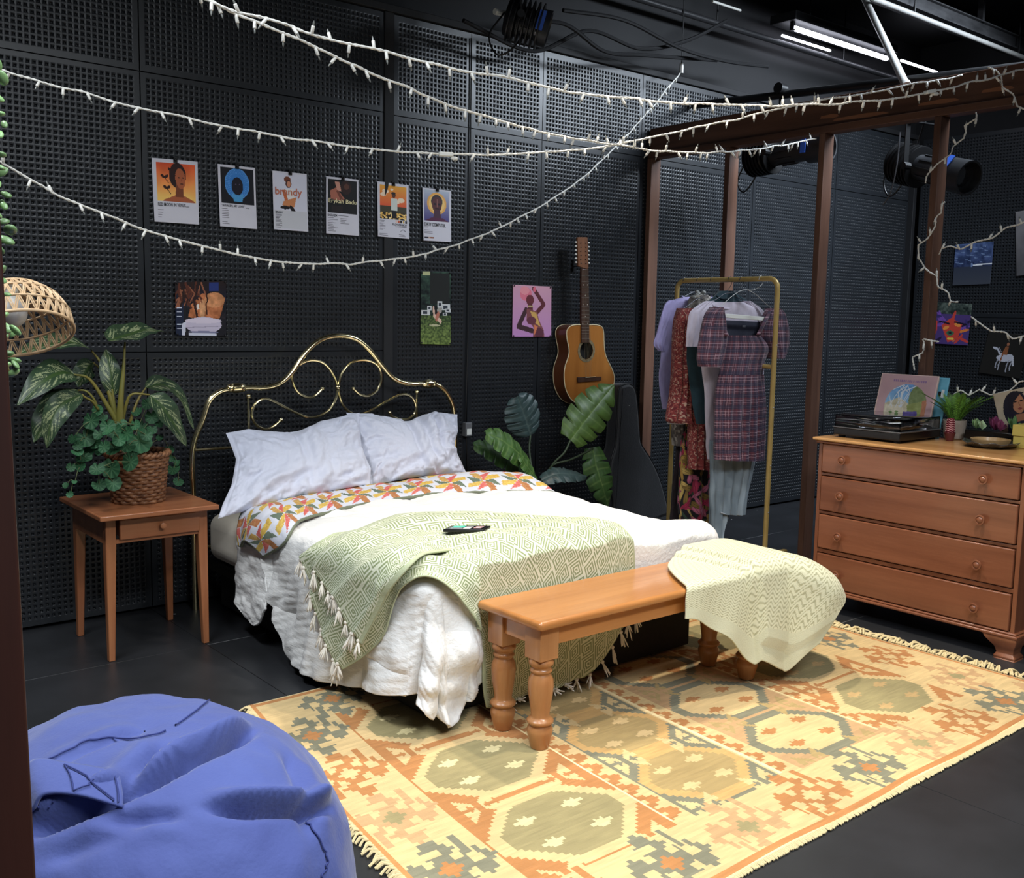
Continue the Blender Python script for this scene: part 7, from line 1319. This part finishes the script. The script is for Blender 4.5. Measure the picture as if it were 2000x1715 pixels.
hk = thing('ceiling_hook', 'small pale hook where the lowest strand of lights meets the ceiling', 'hook', tuple(eD)); MB().tube([eD-np.array((0, 0, 0.01)), eD+np.array((0, 0, 0.05))], 0.014, 10).build('cup', M_pipe, hk); MB().tube([eD+np.array((0, 0, 0.05)), np.array((eD[0], eD[1], 3.8))], 0.004, 6).build('rod', M_dark, hk)
XS = 4.972; cx5 = lambda pts, X=XS: [on(1680+x*320/858, 100+y*320/858, 0, X) for x, y in pts]
kw = dict(spacing=0.085, r=0.0030, updown=0.45)
strand('short end of white mini lights dangling over the header at the right edge', cx5([(672, 84), (715, 100), (742, 132), (745, 190), (800, 226), (822, 288), (862, 306)], 4.98), seed=5, **kw)
strand('crooked strand of white mini lights wound around the upper fourth stud', cx5([(604, 322), (612, 352), (550, 392), (550, 455), (482, 500), (478, 536), (400, 590), (350, 650), (344, 692)]), seed=6, **kw)
strand('crooked strand of white mini lights wound around the middle of the fourth stud', cx5([(440, 786), (424, 800), (420, 850), (392, 862), (388, 920), (352, 984), (304, 1012), (304, 1082), (340, 1136), (402, 1176), (402, 1236), (460, 1262), (472, 1312), (512, 1312)]), seed=7, **kw)
strand('strand of white mini lights rising right across the sea photograph', cx5([(410, 1064), (424, 1032), (470, 1020), (528, 1042), (600, 1002), (690, 976), (758, 922), (830, 906), (880, 880)]), seed=8, **kw)
strand('strand of white mini lights above the white horse picture', cx5([(580, 1392), (640, 1432), (692, 1466), (760, 1472), (800, 1508), (880, 1486)]), seed=9, **kw)
strand('last loop of white mini lights at the foot of the fourth stud above the records', cx5([(412, 1524), (330, 1508), (330, 1580), (274, 1602), (282, 1672)]), seed=10, **kw)
c6 = lambda pts, X=4.94: [on(1680+x*0.16, 700+y*0.16, 0, X) for x, y in pts]
strand('zigzag of white mini lights behind the fern ending at the portrait print', c6([(1140, 446), (1240, 380), (1330, 455), (1455, 375), (1590, 440), (1700, 420), (1830, 390), (1950, 285), (2060, 282)]), seed=11, spacing=0.07, r=0.0028, updown=0.8)
# ------------------------------------------------------------------ WOVEN LAMP
LD = 2.55; lc = dep(34, 652, LD); Rr = 105*LD/1976*0.985
ax = unit(-0.27*C_R+0.93*C_U+0.24*C_F); e1 = unit(np.cross(ax, C_F)); e2 = np.cross(ax, e1)
lm = thing('woven_lamp', 'tilted dome lampshade of woven natural cane at the left edge', 'lamp', lc)
M_cane = mat('natural_cane', (186, 152, 112), 0.6, noise=((206, 176, 138), 30, (1, 1, 1), 3))
def ring(h, r, n=64, ph=0.0): an = np.linspace(0, 2*PI, n, endpoint=False)+ph; return lc+ax*h+r*(np.cos(an)[:, None]*e1+np.sin(an)[:, None]*e2)
Hh = Rr*0.98; lev = [(0.0, 1.0), (0.30, 0.985), (0.36, 0.97), (0.62, 0.85), (0.68, 0.80), (0.86, 0.60), (0.96, 0.34), (0.99, 0.16)]; sh = thing
mb = MB()
for h, r in ((0, 1.0), (0.33, 0.98), (0.65, 0.83), (0.86, 0.60), (0.97, 0.30)): mb.tube(ring(h*Hh, r*Rr), 0.0030 if h else 0.0042, 7, closed=True)
prof_ = np.array([(0.0, 1.0), (0.16, 1.0), (0.33, 0.98), (0.5, 0.92), (0.65, 0.83), (0.77, 0.72), (0.86, 0.60), (0.93, 0.46), (0.97, 0.30)])
def at_lvl(h, an): r = np.interp(h, prof_[:, 0], prof_[:, 1]); return lc+ax*h*Hh+r*Rr*(math.cos(an)*e1+math.sin(an)*e2)
for h0, h1, n in ((0.0, 0.33, 34), (0.33, 0.65, 34), (0.65, 0.86, 28), (0.86, 0.97, 20)):
    for k in range(n):
        a0, a1, a2 = 2*PI*k/n, 2*PI*(k+0.5)/n, 2*PI*(k+1)/n
        for p, q_ in ((a0, a1), (a1, a2)):
            up_ = p is a0 or p == a0; hs = np.linspace(h0, h1, 5) if up_ else np.linspace(h1, h0, 5); mb.tube([at_lvl(h, p+(q_-p)*i/4) for i, h in enumerate(hs)], 0.0019, 5)
            mb.tube([at_lvl(h, p+0.035+(q_-p)*i/4) for i, h in enumerate(hs)], 0.0017, 5)
mb.build('woven_shade', M_cane, lm, smooth=60)
bc = lc+ax*Hh*0.45; MB().ball(bc, (0.032, 0.032, 0.036), 20, 14).build('bulb', mat('opal_bulb', (206, 204, 200), 0.3), lm, smooth=175)
q = Vector(ax).to_track_quat('Z', 'Y').to_matrix().to_4x4()
MB().lathe([(0.016, 0.03), (0.018, 0.05), (0.018, Hh*0.5), (0.03, Hh*0.52), (0.03, Hh*0.56), (0.01, Hh*0.58)], bc, 20, q).build('socket', M_white, lm)
top = lc+ax*(Hh+0.01); MB().tube(smooth([top, dep(8, 556, LD+0.06), dep(-30, 505, LD+0.05), dep(-90, 470, LD*0.9), np.array((POST[0]-0.1, POST[1]+0.08, 1.75))], 30), 0.008, 10).build('neck', M_pipe, lm, smooth=175)
